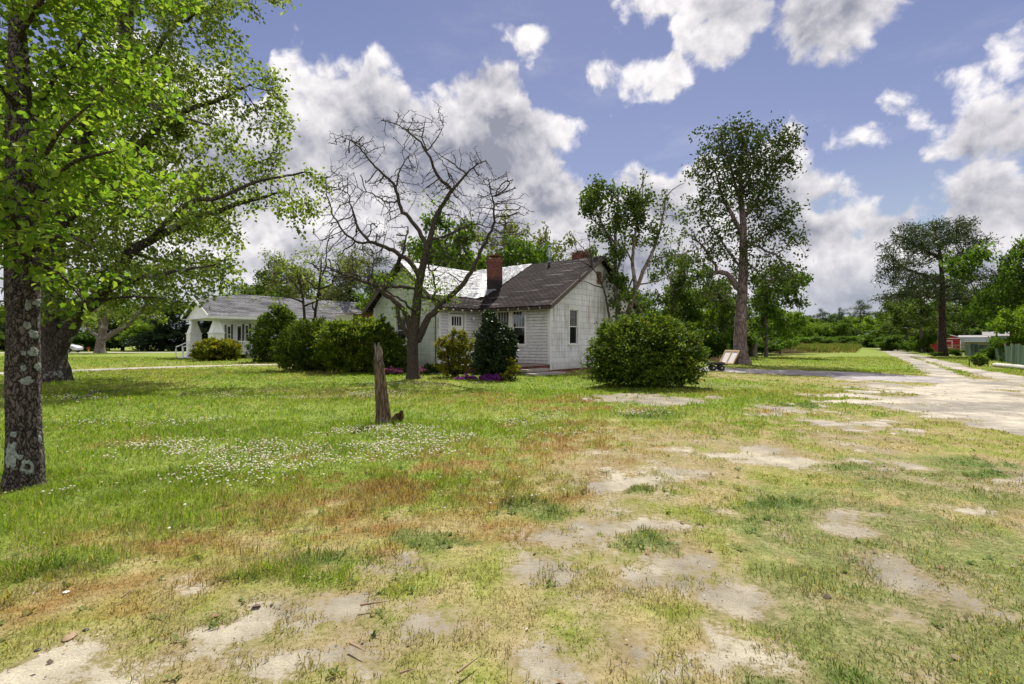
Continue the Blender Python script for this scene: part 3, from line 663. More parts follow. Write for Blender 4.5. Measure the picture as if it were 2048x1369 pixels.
def lobes(lst, Y, n, clump=.0, rg=R, scale=1.0):
    """lst of (px,py,rx,ry,depth offset,depth radius); points scattered in real ellipsoids"""
    vol = np.array([l[2] * l[3] * l[5] for l in lst], float) ** .8; cnt = np.maximum(3, (n * vol / vol.sum())).astype(int); out = []
    for l, c in zip(lst, cnt):
        d = rg.normal(size=(c, 3)); d /= np.linalg.norm(d, axis=1)[:, None]; d *= (rg.random(c) ** (1 / 3))[:, None]
        if clump:
            m = max(3, c // 14); cen = d[:m]; d = cen[rg.integers(0, m, c)] + rg.normal(0, clump, (c, 3))
        Yc = Y + l[4]; s = Yc / F
        out.append(W(l[0], l[1], Yc) + d * np.array([l[2] * s, l[5], l[3] * s]))
    return np.concatenate(out)
def leaf_quads(P, D, L, Wd, up=.4, droop=0.0, rg=R, fold=False):
    n = len(P); a = rg.normal(size=(n, 3)) + D; a[:, 2] -= droop; a /= np.linalg.norm(a, axis=1)[:, None]
    nn = rg.normal(size=(n, 3)); nn[:, 2] += up * 3; s = np.cross(a, nn); s /= np.maximum(np.linalg.norm(s, axis=1), 1e-6)[:, None]; nr = np.cross(s, a)
    l = (L * rg.uniform(.65, 1.25, n))[:, None]; w = (Wd * rg.uniform(.7, 1.25, n))[:, None]
    if not fold:
        V = np.stack([P, P + a * l * .45 - s * w / 2 + nr * w * .08, P + a * l, P + a * l * .45 + s * w / 2 + nr * w * .08], 1)
        return V.reshape(-1, 3), np.arange(4 * n).reshape(-1, 4)
    u = nr * w * .16
    V = np.stack([P, P + a * l * .08 + s * w * .30 + u, P + a * l * .5 + s * w * .46 + u, P + a * l - nr * l * .12, P + a * l * .5 - s * w * .46 + u, P + a * l * .08 - s * w * .30 + u], 1)
    i = 6 * np.arange(n)[:, None]
    return V.reshape(-1, 3), np.concatenate([i + np.array([[0, 1, 2, 3]]), i + np.array([[0, 3, 4, 5]])])
def scatter(P, D, m, sig, rg=R):
    n = len(P); i = np.repeat(np.arange(n), m); t = rg.random(len(i))[:, None]
    return P[i] - D[i] * t + rg.normal(0, sig, (len(i), 3)), D[i] / np.maximum(np.linalg.norm(D[i], axis=1), 1e-6)[:, None]
def finish_tree(name, base, sk, bark, leaves, leafmat, label, cat='tree', group=None, k=6, crown='crown', flare=None):
    root = empty(name, base, 0, label, cat, group); base = np.array(base)
    V, Q = sk.tubes(k)
    if flare:                                                     # root flare with buttresses
        h = np.clip(1 - (V[:, 2] - base[2]) / flare[1], 0, 1) ** 2; dx = V[:, :2] - base[:2]; an = np.arctan2(dx[:, 1], dx[:, 0])
        near = np.hypot(dx[:, 0], dx[:, 1]) < flare[2]
        V[:, :2] += dx * (h * near * flare[0] * (1 + .5 * np.sin(an * flare[3] + 1)))[:, None]
    mesh_quads('trunk', V - base, Q, bark, root, True)
    if leaves is not None: mesh_quads(crown, leaves[0] - base, leaves[1], leafmat, root)
    return root
def limb(pts, Y, s=1.0):
    return [W(p[0], p[1], Y + (p[2] if len(p) > 2 else 0.0)) for p in pts]
def zc(pts, x0, y0, z):                 # traced on an enlarged crop of the photo
    return [(x0 + p[0] / z, y0 + p[1] / z, *(p[2:])) for p in pts]

# ---- big-leaved tree at the very front left, lichen on its trunk
def front_tree():
    Y = 5.0; rg = np.random.default_rng(21); base = G(46, 970)
    prof = [(985, 46, 52), (972, 46, 47), (955, 49, 43), (930, 51, 40), (850, 49, 36.5), (760, 47, 36), (650, 47.5, 35), (560, 46, 36), (400, 45, 34), (300, 43, 32), (219, 39, 27.5), (110, 37, 21), (36, 34, 17), (-120, 30, 13), (-300, 25, 8)]
    K = 72; N = 330; py = np.linspace(985, -300, N); pr = np.array(prof[::-1])
    cx = np.interp(py, pr[:, 0], pr[:, 1]); rw = np.interp(py, pr[:, 0], pr[:, 2])
    C = np.array([W(a, b, Y) for a, b in zip(cx, py)]); rad = rw * Y / F / 1.36; th = np.arange(K) * 2 * np.pi / K
    TH, ZZ = np.meshgrid(th, C[:, 2]); u = TH * 6.0; 
    seam = np.abs(np.sin(TH / 2))                                  # keep the rough bark periodic round the trunk
    rgh = (fbm(np.cos(TH) * 6, np.sin(TH) * 6 + ZZ * 3.2, 3, 4) - .5) * .10 + (fbm(np.cos(TH) * 17, np.sin(TH) * 17 + ZZ * 9, 5, 3) - .5) * .085
    lob = .05 * np.sin(TH * 3 + 1 + ZZ * .5) + .03 * np.sin(TH * 5 + ZZ)
    rr = rad[:, None] * (1 + rgh + lob * .6)
    fl = np.clip(1 - (C[:, 2] + .02) / .22, 0, 1) ** 2; rr *= 1 + fl[:, None] * (.10 + .14 * np.sin(TH * 4 + 2))
    V = np.stack([C[:, 0][:, None] + rr * np.cos(TH), C[:, 1][:, None] + rr * np.sin(TH), ZZ], -1)
    i = np.arange(N * K).reshape(N, K); Q = np.stack([i[:-1], np.roll(i, -1, 1)[:-1], np.roll(i, -1, 1)[1:], i[1:]], -1).reshape(-1, 4)
    root = empty('broadleaf_tree', base, 0, 'nearest tree, big heart shaped yellow-green leaves and white lichen rings on its dark trunk', 'tree')
    mesh_quads('trunk', V.reshape(-1, 3) - base, Q, M['bark_lichen'], root, True)
    # lichen discs lying on the bark
    def surf(px, py):
        z = W(0, py, Y)[2]; k = np.argmin(np.abs(C[:, 2] - z)); s = np.clip((px - cx[k]) / rw[k], -.97, .97)
        return math.atan2(-Y, -base[0]) + math.asin(s), z                                   # angle on the camera side
    def rad_at(t, z):
        k = np.interp(z, C[:, 2], np.arange(N)); a = (t % (2 * np.pi)) / (2 * np.pi) * K
        k0 = np.clip(k.astype(int), 0, N - 2); a0 = a.astype(int) % K
        return np.maximum.reduce([rr[k0, a0], rr[k0 + 1, a0], rr[k0, (a0 + 1) % K], rr[k0 + 1, (a0 + 1) % K]]), np.interp(z, C[:, 2], C[:, 0]), np.interp(z, C[:, 2], C[:, 1])
    for n, (px, py_, rx, ry, hole) in enumerate([(66, 669, 9, 9, 0), (67, 704, 9.5, 9, 0), (47, 706.5, 6, 5, 0), (75, 734, 6, 8.5, 0), (47, 735, 5.5, 6, 0), (54, 761, 13, 8, 0), (27, 865, 7, 6, 0), (78, 879, 4, 7, 0),
                                              (23, 905, 9.5, 23, 0), (41, 909, 6, 5.5, 0), (55, 929, 15, 13, .45), (54, 651, 8, 7, 0), (56, 612, 6, 10, 0), (76, 606, 9, 7, 0)]):
        t0, z0 = surf(px, py_); rm = np.interp(z0, C[:, 2], rad); nr, na = 7, 56
        a = np.arange(na) * 2 * np.pi / na; edge = 1 + 1.15 * (fbm(np.cos(a) * 2.0 + 9 * n, np.sin(a) * 2.0, 60 + n, 4, .65) - .5)
        f = np.linspace(max(hole, .02), 1, nr)[:, None] * edge[None]
        ct = max(.4, math.cos(t0 - math.atan2(-Y, -base[0]))) * 1.36
        t = t0 + f * np.cos(a)[None] * rx * Y / F / rm / ct; z = z0 + f * np.sin(a)[None] * ry * Y / F
        r, xx, yy = rad_at(t.ravel(), z.ravel()); r = r + .004 + .003 * rg.random(r.shape) - .006 * (np.repeat(np.linspace(0, 1, nr), na) ** 6)
        P = np.stack([xx + r * np.cos(t.ravel()), yy + r * np.sin(t.ravel()), z.ravel()], 1)
        ii = np.arange(nr * na).reshape(nr, na); q = np.stack([ii[:-1], np.roll(ii, -1, 1)[:-1], np.roll(ii, -1, 1)[1:], ii[1:]], -1).reshape(-1, 4)
        mesh_quads('lichen_patch', P - base, q, M['lichen'], root, True)
    sk = Skel(); sk.add(limb([(46, 930), (47, 700), (46, 500), (43, 300), (38, 150), (34, 36), (28, -200)], Y), .11, .03, .09)
    for b in ([(45, 420), (90, 370, -.2), (150, 320, -.4), (240, 300, -.5)], [(42, 300), (90, 190, .3), (125, 130, .4), (200, 40, .6), (240, -40, .6)], [(46, 530), (90, 530, -.2), (130, 555, -.3), (165, 600, -.35)], [(45, 470), (20, 420, -.5), (-30, 380, -.9)],
              [(46, 520), (90, 480, -.4), (140, 470, -.6), (190, 500, -.7)], [(40, 220), (-20, 150, -.5), (-90, 100, -.9)], [(45, 430), (110, 400, .5), (190, 390, .9), (290, 400, 1.1)], [(36, 80), (70, 20, -.4), (130, -60, -.7)],
              [(46, 590), (20, 610, -.35), (14, 640, -.4)], [(45, 360), (80, 330, -.5), (120, 260, -.8), (180, 210, -1.0)]):
        sk.add(limb(b, Y), .03, .008, .09)
    att = lobes([(60, 480, 120, 110, -.5, .7), (150, 540, 70, 70, -.2, .5), (230, 350, 110, 90, -.1, .9), (60, 250, 150, 140, .2, 1.1), (130, 90, 170, 120, .3, 1.2), (320, 420, 70, 40, .6, .5), (-150, 330, 160, 260, 0, 1.2),
                 (45, 620, 45, 30, -.35, .12), (150, 590, 50, 50, -.3, .4), (150, -120, 220, 110, .2, 1.2), (20, 400, 110, 90, -.6, .4), (280, 250, 70, 70, .3, .6), (290, 130, 60, 60, .5, .6)], Y, 2600, .13, rg)
    sk.grow(att, .085, .12, .75, 60, rg); sk.radii(.0032, 2.2)
    V, Q = sk.tubes(7); mesh_quads('branches', V - base, Q, M['bark_dog'], root, True)
    P, D = sk.tips(.0075); P, D = scatter(P, D, 5, .055, rg)
    k = rg.permutation(len(P))[:10500]; P, D = P[k], D[k]
    keep = ~((P[:, 2] > W(0, 330, Y)[2]) & (np.abs(P[:, 0] - base[0]) < .2) & (P[:, 1] < Y) & (rg.random(len(P)) < .8)); P, D = P[keep], D[keep]
    V, Q = leaf_quads(P, D * .6, .07, .062, .55, .35, rg, True); mesh_quads('crown', V - base, Q, M['leaf_broad'], root)
front_tree()

# ---- large spreading maple behind it
def maple():
    Y = 18.5; rg = np.random.default_rng(5); base = G(100, 761); base[1] = Y; base[0] = (104 - CX) / F * Y
    sk = Skel()
    sk.add(limb([(104, 770), (104, 740), (104, 700), (104, 640), (104, 560), (108, 460), (112, 390), (130, 345), (155, 308), (190, 235), (222, 175), (248, 118), (254, 40), (252, -80), (250, -200)], Y), .44, .14, .28, .015, rg)
    B = [([(112, 706), (140, 651), (171, 614), (210, 583), (237, 537), (262, 500, .5), (320, 470, .8), (390, 440, 1.2), (470, 410, 1.5), (560, 385, 1.6)], .29, .045),
         ([(108, 470), (150, 420), (182, 376), (212, 345), (255, 321), (299, 270), (339, 241), (372, 219), (430, 204), (500, 170)], .22, .04),
         ([(300, 478, .6), (350, 427), (380, 401), (438, 398), (520, 360), (620, 345)], .11, .03),
         ([(240, 130), (300, 130, -.4), (330, 70, -.6), (370, 40, -.8), (430, 10, -.9)], .10, .03),
         ([(318, 256), (330, 130, .4), (345, 60, .6), (350, -30, .6)], .06, .03),
         ([(130, 345), (80, 250, -1), (30, 150, -1.8), (-40, 60, -2.4)], .18, .06),
         ([(104, 520), (40, 450, -1.2), (-60, 400, -2.2), (-160, 360, -3)], .2, .06),
         ([(210, 583), (260, 560, -.8), (340, 545, -1.5), (430, 530, -2)], .09, .03),
         ([(262, 500, .5), (300, 520, 1.2), (380, 530, 2), (460, 520, 2.4)], .08, .03),
         ([(252, -20), (330, -80, .5), (440, -90, .8), (540, -20, .9)], .12, .03),
         ([(190, 235), (150, 130, 1), (120, 40, 1.8), (100, -60, 2.2)], .12, .05),
         ([(112, 400), (190, 330, 2), (280, 300, 3.5), (360, 320, 4.5)], .14, .04),
         ([(171, 614), (225, 596, -.6), (290, 594, -1.0), (370, 606, -1.2)], .06, .02), ([(150, 640), (175, 600, -1.2), (160, 570, -1.8), (130, 560, -2.2)], .05, .02),
         ([(230, 160), (280, 200, -2), (340, 230, -3), (420, 250, -3.4)], .10, .03)]
    for b, r0, r1 in B: sk.add(limb(b, Y), r0, r1, .28, .02, rg)
    L = [(500, 215, 75, 105, 1.2, 1.6), (420, 330, 110, 80, 1.0, 2.0), (545, 320, 50, 55, 1.4, 1.1), (330, 190, 120, 110, 0, 2.4), (420, 90, 110, 75, 0, 2.0), (220, 90, 130, 120, .5, 2.5), (250, 280, 120, 100, .5, 2.6),
         (330, 450, 130, 70, .5, 2.2), (460, 440, 90, 60, 1.2, 1.6), (560, 420, 70, 45, 1.5, 1.2), (610, 360, 45, 28, 1.6, .8), (250, 530, 110, 55, 0, 2.0), (380, 540, 90, 36, .6, 1.8), (480, 520, 60, 32, 1.4, 1.2), (120, 250, 120, 140, 0, 2.6),
         (60, 420, 130, 120, -.5, 2.4), (-80, 350, 120, 160, -1, 2.4), (170, 430, 90, 90, .4, 2.2), (530, -5, 55, 40, .8, .9), (380, -60, 160, 70, .6, 2), (180, -80, 180, 90, .4, 2.4), (600, 450, 40, 50, 1.4, .9), (180, 610, 50, 40, 1.2, 1.2), (330, 560, 70, 30, -1.5, .9), (240, 575, 120, 45, -.6, 1.6), (330, 600, 80, 34, 0, 1.3), (160, 560, 90, 70, -1.2, 1.4), (420, 575, 70, 36, .8, 1.2), (200, 500, 100, 60, -1.4, 1.3), (90, 600, 70, 60, -1.6, 1.0), (640, 400, 40, 50, 1.6, .7), (200, 380, 150, 90, 4, 2.5), (380, 420, 110, 70, 4.5, 2.2), (80, 330, 150, 100, 4, 2.5)]
    att = lobes(L, Y, 6200, .17, rg); sk.grow(att, .24, .27, 1.7, 80, rg); sk.radii(.0062, 2.3)
    P, D = sk.tips(.016); P, D = scatter(P, D, 14, .17, rg)
    print('maple tips', len(P)); k = rg.permutation(len(P))[:56000]; P, D = P[k], D[k]
    lv = leaf_quads(P, D * .5, .165, .115, .3, .55, rg)
    finish_tree('maple_tree', [base[0], Y, 0], sk, M['bark_maple'], lv, M['leaf_maple'], 'large spreading tree with a leaning thick trunk, just behind the lichen spotted tree', 'tree', None, 12, flare=(.55, 1.1, 1.1, 6))
maple()

# ---- nearly bare tree in front of the house
def bare_tree():
    Y = 19.5; rg = np.random.default_rng(9); sk = Skel(); z = lambda p: limb(zc(p, 640, 200, 2.361), Y)
    sk.add(z([(440, 1318), (438, 1230), (436, 1150), (455, 1000), (470, 850), (500, 730), (525, 640), (540, 560), (600, 460), (640, 412), (690, 350), (735, 305), (782, 288)]), .245, .018, .18, .008, rg)
    B = [([(462, 1150), (500, 1040), (580, 960), (680, 870), (730, 780), (780, 680), (830, 570), (815, 480), (800, 400)], .15, .02),
         ([(440, 1120), (405, 1000), (330, 930), (260, 880), (180, 845, .5), (90, 820, 1), (20, 780, 1.5)], .13, .02),
         ([(470, 840), (430, 770), (350, 710), (235, 672), (180, 610), (150, 500), (130, 440)], .11, .02),
         ([(240, 674), (190, 680, -.3), (120, 640, -.6), (70, 560, -.8), (35, 470, -.9), (30, 370, -1)], .05, .012),
         ([(505, 690), (450, 590), (390, 530), (365, 460), (355, 400), (300, 360), (240, 290), (180, 215), (100, 175)], .095, .016),
         ([(368, 480), (300, 480, .4), (250, 440, .7), (190, 430, .9), (120, 360, 1.1)], .035, .01),
         ([(625, 425), (560, 370, -.3), (530, 300, -.5), (505, 240, -.6), (440, 170, -.7), (380, 120, -.8), (290, 95, -.9)], .07, .012),
         ([(505, 240), (545, 195), (585, 120)], .03, .01), ([(480, 200), (485, 140), (500, 85)], .03, .01),
         ([(545, 665), (620, 630, .5), (680, 600, .8), (740, 580, 1), (800, 605, 1.3)], .06, .02),
         ([(360, 420), (375, 330, .3), (410, 270, .5), (460, 240, .6)], .04, .01),
         ([(640, 412), (600, 330, .6), (540, 240, 1)], .03, .012),
         ([(690, 350), (640, 310, .2), (580, 270, .3), (530, 235, .4)], .035, .01),
         ([(430, 1130), (400, 1110), (375, 1040), (362, 960)], .12, .075),
         ([(350, 820, .3), (390, 740, .3), (405, 660, .3), (415, 600, .3)], .05, .03),
         ([(300, 880), (370, 885), (435, 885), (480, 930), (540, 940), (595, 948)], .06, .07),
         ([(545, 920), (545, 860), (510, 780), (500, 740)], .045, .03),
         ([(445, 1000, -.4), (380, 940, -.8), (300, 900, -1.2), (200, 880, -1.6)], .05, .015)]
    for b, r0, r1 in B: sk.add(z(b), r0 * 1.0, r1 * .95, .16, .02, rg)
    L = [(810, 560, 170, 140), (800, 420, 60, 70), (700, 300, 110, 60), (560, 130, 50, 60), (420, 130, 140, 60), (180, 220, 110, 70), (420, 290, 60, 70), (330, 460, 110, 110), (120, 430, 90, 130), (80, 620, 90, 110), (90, 800, 110, 80), (560, 450, 120, 110),
         (680, 560, 80, 90), (560, 790, 90, 110), (300, 660, 90, 110), (240, 850, 110, 60), (650, 700, 60, 70), (880, 450, 40, 90), (60, 400, 50, 90)]
    L = [(640 + a / 2.361, 200 + b / 2.361, c / 2.361, d / 2.361, .2, 1.2) for a, b, c, d in L]
    att = lobes(L, Y, 6200, .2, rg); sk.grow(att, .10, .115, .9, 90, rg, .09); sk.radii(.0062, 2.5)
    Pn = np.array(sk.p); q = [W(640 + a / 2.361, 200 + b / 2.361, Y) for a, b in ((360, 850), (420, 830), (470, 880), (520, 860), (600, 955), (560, 900), (470, 960), (330, 830), (440, 1000), (500, 940), (390, 1020), (640, 930), (545, 480))]
    lp = []
    for c in q: lp.append(c + rg.normal(0, 1, (95, 3)) * np.array([.42, .35, .17]))
    lp = np.concatenate(lp); d = np.array([np.linalg.norm(Pn - p, axis=1).min() for p in lp]); lp = lp[d < .55]
    lv = leaf_quads(lp, np.zeros_like(lp), .12, .075, .8, .1, rg)
    finish_tree('bare_tree', [sk.p[0][0], Y, 0], sk, M['bark_dog'], lv, M['leaf_fresh'], 'nearly bare tree with dark crooked limbs standing before the white house', 'tree', None, 8, flare=(.25, .5, .8, 5))
bare_tree()

# ---- tall tree right of the house
def tall_tree():
    Y = 32.5; rg = np.random.default_rng(14); sk = Skel(); base = W(1481, 728, Y); base[2] = 0
    sk.add(limb([(1481, 735), (1481, 700), (1482, 640), (1484, 590), (1487, 520), (1487, 450), (1482, 400), (1480, 340), (1486, 270)], Y), .44, .05, .4, .02, rg)
    B = [([(1478, 585), (1467, 560), (1450, 543), (1432, 541), (1424, 550)], .2, .12), ([(1436, 541), (1420, 515), (1408, 495), (1385, 470), (1370, 462)], .1, .03), ([(1487, 470), (1470, 440), (1452, 415), (1440, 380), (1430, 340)], .17, .03),
         ([(1487, 440), (1515, 400, .5), (1540, 350, .8), (1550, 290, 1)], .12, .03), ([(1484, 420), (1460, 330, -.6), (1440, 280, -1)], .11, .03), ([(1488, 500), (1530, 470, .5), (1560, 455, 1), (1585, 480, 1.2)], .09, .025),
         ([(1487, 480), (1530, 500, -.8), (1565, 520, -1.4), (1585, 560, -1.8)], .08, .02), ([(1484, 540), (1455, 500, 1), (1425, 460, 2), (1400, 420, 2.4)], .09, .03), ([(1486, 520), (1510, 540, 1), (1530, 565, 1.6)], .07, .02),
         ([(1486, 380), (1510, 330, 1), (1520, 270, 1.4)], .09, .03)]
    for b, r0, r1 in B: sk.add(limb(b, Y), r0, r1, .36, .03, rg)
    L = [(1460, 330, 85, 60, 0, 2.6), (1520, 290, 60, 45, .2, 2.0), (1430, 300, 45, 40, 0, 1.5), (1415, 385, 45, 50, .4, 1.8), (1490, 400, 70, 50, 0, 2.4), (1550, 360, 45, 50, .5, 1.8), (1550, 450, 50, 50, .4, 1.8), (1580, 500, 32, 50, .4, 1.2),
         (1520, 530, 60, 45, 0, 1.8), (1410, 455, 45, 45, .5, 1.6), (1450, 500, 55, 40, .3, 1.8), (1520, 470, 50, 40, 0, 2), (1480, 265, 60, 20, 0, 1.5), (1540, 560, 30, 30, 0, 1), (1395, 520, 30, 40, .3, 1), (1420, 570, 30, 25, .2, .8), (1600, 530, 16, 30, .3, .6), (1440, 590, 40, 40, .3, 1.0), (1535, 600, 40, 34, 0, 1.2), (1410, 500, 45, 60, .4, 1.4), (1575, 560, 30, 34, .2, 1)]
    att = lobes(L, Y, 2300, .16, rg); sk.grow(att, .34, .40, 2.2, 70, rg, .22); sk.radii(.012, 2.3)
    P, D = sk.tips(.028); P, D = scatter(P, D, 14, .24, rg); print('tall', len(P)); k = rg.permutation(len(P))[:27000]; P, D = P[k], D[k]
    low = (P[:, 2] < 8.5) & (rg.random(len(P)) < .30); P, D = P[~low], D[~low]
    lv = leaf_quads(P, D * .5, .24, .13, .2, .35, rg)
    finish_tree('tall_tree', base, sk, M['bark_tall'], lv, M['leaf_dark'], 'tallest tree, dark oval crown on a bare purplish grey trunk beside the cart', 'tree', None, 10, flare=(.6, 1.2, 1.2, 7))
tall_tree()

def pine_big():
    Y = 51.0; rg = np.random.default_rng(15); sk = Skel(); base = W(1885, 712, Y); base[2] = 0
    sk.add(limb([(1885, 714), (1884, 660), (1884, 600), (1884, 545), (1878, 500), (1872, 470), (1868, 448)], Y), .40, .08, .6, .02, rg)
    B = [([(1884, 560), (1845, 550), (1805, 535), (1775, 540)], .2, .05), ([(1884, 545), (1920, 525, 1), (1950, 495, 1.5), (1968, 482, 2)], .17, .05), ([(1880, 515), (1850, 500, -1), (1810, 480, -2), (1790, 470, -2.5)], .15, .05), ([(1876, 500), (1900, 470, 1), (1930, 455, 2)], .14, .05),
         ([(1874, 485), (1850, 465, 1), (1835, 455, 1)], .12, .05), ([(1884, 590), (1850, 595, -1), (1800, 590, -2)], .12, .04), ([(1884, 600), (1920, 600, 1), (1960, 590, 2)], .1, .04), ([(1884, 575), (1920, 570, -1.5), (1950, 560, -2.5)], .12, .04)]
    for b, r0, r1 in B: sk.add(limb(b, Y), r0, r1, .5, .05, rg)
    L = [(1868, 457, 60, 13, 0, 3.4), (1820, 474, 42, 11, 0, 2.6), (1925, 466, 50, 13, .5, 3), (1965, 482, 18, 10, 1, 1.4), (1845, 487, 60, 11, -1.5, 3), (1905, 490, 50, 11, 1.5, 3), (1800, 512, 40, 11, -1, 2.5), (1780, 540, 30, 11, 0, 2.4), (1840, 522, 45, 11, 1.5, 2.6), (1935, 512, 42, 13, 1, 3),
         (1815, 560, 55, 12, -.5, 3), (1945, 548, 40, 13, 0, 2.6), (1765, 552, 20, 8, 0, 1.2), (1860, 578, 50, 12, 1, 3), (1925, 588, 50, 13, 1, 2.6), (1800, 594, 40, 12, -1, 2.4)]
    att = lobes(L, Y, 2200, .16, rg); sk.grow(att, .5, .55, 3.2, 50, rg, .2); sk.radii(.02, 2.3)
    P, D = sk.tips(.05); P, D = scatter(P, D, 24, .24, rg); print('pine', len(P)); k = rg.permutation(len(P))[:42000]; P, D = P[k], D[k]
    lv = leaf_quads(P, D * .8, .36, .085, .2, -.2, rg)
    finish_tree('pine_tree', base, sk, M['bark_pine'], lv, M['needle'], 'big pine with a flat layered crown on a straight black trunk beside the dirt track', 'tree', None, 9, flare=(.3, 1.0, 1.5, 5))
pine_big()

# ---- trees against the right gable
def gable_trees():
    Y = 26.6; rg = np.random.default_rng(33); sk = Skel(); z = lambda p: limb(zc(p, 1140, 330, 4.418), Y); base = W(1237, 736, Y); base[2] = 0
    sk.add([base, *z([(425, 1500), (420, 1300), (408, 1100), (402, 900), (400, 600), (430, 300), (425, 230)])], .17, .04, .25, .015, rg)
    for b, r0, r1 in [([(402, 800), (330, 600), (240, 430), (180, 300), (200, 150)], .08, .02), ([(400, 600), (470, 430, .5), (600, 290, .8), (640, 160, 1), (650, 80, 1)], .07, .02), ([(405, 950), (480, 760, .8), (490, 560, 1)], .07, .03), ([(400, 700), (300, 560, -.6), (140, 440, -1)], .06, .02)]: sk.add(z(b), r0, r1, .24, .015, rg)
    L = [(180, 260, 90, 130, 0, 1.1), (330, 300, 90, 120, .2, 1.1), (140, 430, 70, 70, -.3, .9), (420, 500, 100, 140, .2, 1.1), (250, 600, 80, 80, .3, 1), (400, 780, 90, 110, 0, .9), (200, 140, 60, 60, 0, .6), (520, 280, 80, 90, .6, .9), (400, 1000, 80, 120, 0, .8), (420, 1180, 80, 90, -.2, .7), (520, 1120, 80, 110, .2, .7), (560, 1290, 90, 60, 0, .6)]
    L = [(1140 + a / 4.418, 330 + b / 4.418, c / 4.418, d / 4.418, o, r) for a, b, c, d, o, r in L]
    sk.grow(lobes(L, Y, 1250, .18, rg), .24, .27, 1.7, 50, rg); sk.radii(.009, 2.3); P, D = sk.tips(.02); P, D = scatter(P, D, 14, .15, rg); k = rg.permutation(len(P))[:18000]
    finish_tree('oak_tree', base, sk, M['bark_grey'], leaf_quads(P[k], D[k] * .4, .20, .12, .2, .25, rg), M['leaf_oak'], 'leafy tree against the right gable wall with a straight ivy-dark trunk', 'tree', None, 7)
    # forked neighbour, half dead
    sk = Skel(); base = W(1252, 734, 27.4); base[2] = 0; Y = 27.4; z = lambda p: limb(zc(p, 1140, 330, 4.418), Y)
    sk.add([base, *z([(500, 1450), (510, 1290), (590, 1100), (560, 950), (545, 850), (580, 600), (620, 400), (640, 250)])], .19, .03, .25, .015, rg)
    for b, r0, r1 in [([(590, 1100), (640, 960), (740, 750), (800, 560), (835, 400), (850, 270), (940, 190), (1010, 165)], .12, .015), ([(850, 275), (825, 240), (820, 210)], .03, .012), ([(620, 1060), (760, 1030, -.5), (900, 980, -.9), (1040, 965, -1.2)], .045, .012), ([(700, 860), (860, 800, .4), (1000, 790, .8), (1150, 740, 1)], .05, .012),
                      ([(600, 560), (560, 400, .3), (540, 250, .5)], .05, .02), ([(640, 230), (655, 120), (640, 40)], .03, .01), ([(545, 850), (470, 700, .6), (440, 560, .8)], .05, .02), ([(560, 1000), (490, 1150, .2), (470, 1000, .4), (470, 880, .5)], .05, .02)]: sk.add(z(b), r0, r1, .24, .015, rg)
    L = [(640, 300, 100, 100, 0, .9), (600, 500, 110, 130, 0, 1), (690, 620, 80, 80, .2, .8), (560, 380, 70, 80, .2, .8)]; D2 = [(830, 420, 130, 150, 0, .9), (900, 560, 110, 120, .2, .9), (850, 850, 140, 90, 0, .9), (950, 760, 150, 80, .3, .9), (920, 950, 130, 70, -.4, .7)]
    cv = lambda L: [(1140 + a / 4.418, 330 + b / 4.418, c / 4.418, d / 4.418, o, r) for a, b, c, d, o, r in L]
    sk.grow(np.concatenate([lobes(cv(L), Y, 520, .18, rg), lobes(cv(D2), Y, 620, .2, rg)]), .22, .25, 1.5, 60, rg, .25); sk.radii(.008, 2.4); P, D = sk.tips(.018)
    left = (P[:, 0] - (1140 + 760 / 4.418 - CX) / F * Y < 0); pr = rg.random(len(P)); keep = left | (pr < .22); P, D = scatter(P[keep], D[keep], 13, .14, rg); k = rg.permutation(len(P))[:14000]
    finish_tree('oak_tree', base, sk, M['bark_pale'], leaf_quads(P[k], D[k] * .4, .19, .115, .2, .25, rg), M['leaf_oak'], 'forked half dead tree at the right gable whose right side is bare grey twigs', 'tree', None, 7)
    # slender bare sapling in front of the gable
    Y = 23.6; sk = Skel(); z = lambda p: limb(zc(p, 1140, 330, 4.418), Y); base = W(1221, 742, Y); base[2] = 0
    sk.add([base, *z([(350, 1360), (320, 1180), (295, 1090), (245, 970), (195, 905), (120, 860), (50, 830)])], .085, .014, .15, .008, rg)
    for b, r0, r1 in [([(195, 905), (185, 800), (170, 680), (150, 600)], .03, .01), ([(290, 1080), (250, 1085), (180, 1050), (110, 1020), (60, 1030)], .03, .01), ([(285, 1060), (295, 980), (310, 900)], .04, .012), ([(195, 905), (160, 780, .3), (80, 700, .5), (10, 620, .6)], .03, .01), ([(320, 1180), (360, 1120, .1), (400, 1160, .2)], .02, .01), ([(210, 920), (150, 820, -.3), (100, 740, -.5)], .022, .01)]: sk.add(z(b), r0, r1, .14, .01, rg)
    L = cv([(110, 660, 120, 90, .2, .7), (160, 760, 80, 80, 0, .6), (60, 800, 90, 60, 0, .5), (80, 1000, 80, 60, 0, .4), (350, 1200, 60, 70, .1, .2), (20, 640, 60, 60, .3, .5)])
    sk.grow(lobes(L, Y, 420, .2, rg), .12, .15, .9, 50, rg, .28); sk.radii(.0055, 2.4)
    finish_tree('bare_sapling', base, sk, M['bark_dog'], None, None, 'slender leafless sapling leaning across the right gable window wall', 'tree', None, 6)
gable_trees()

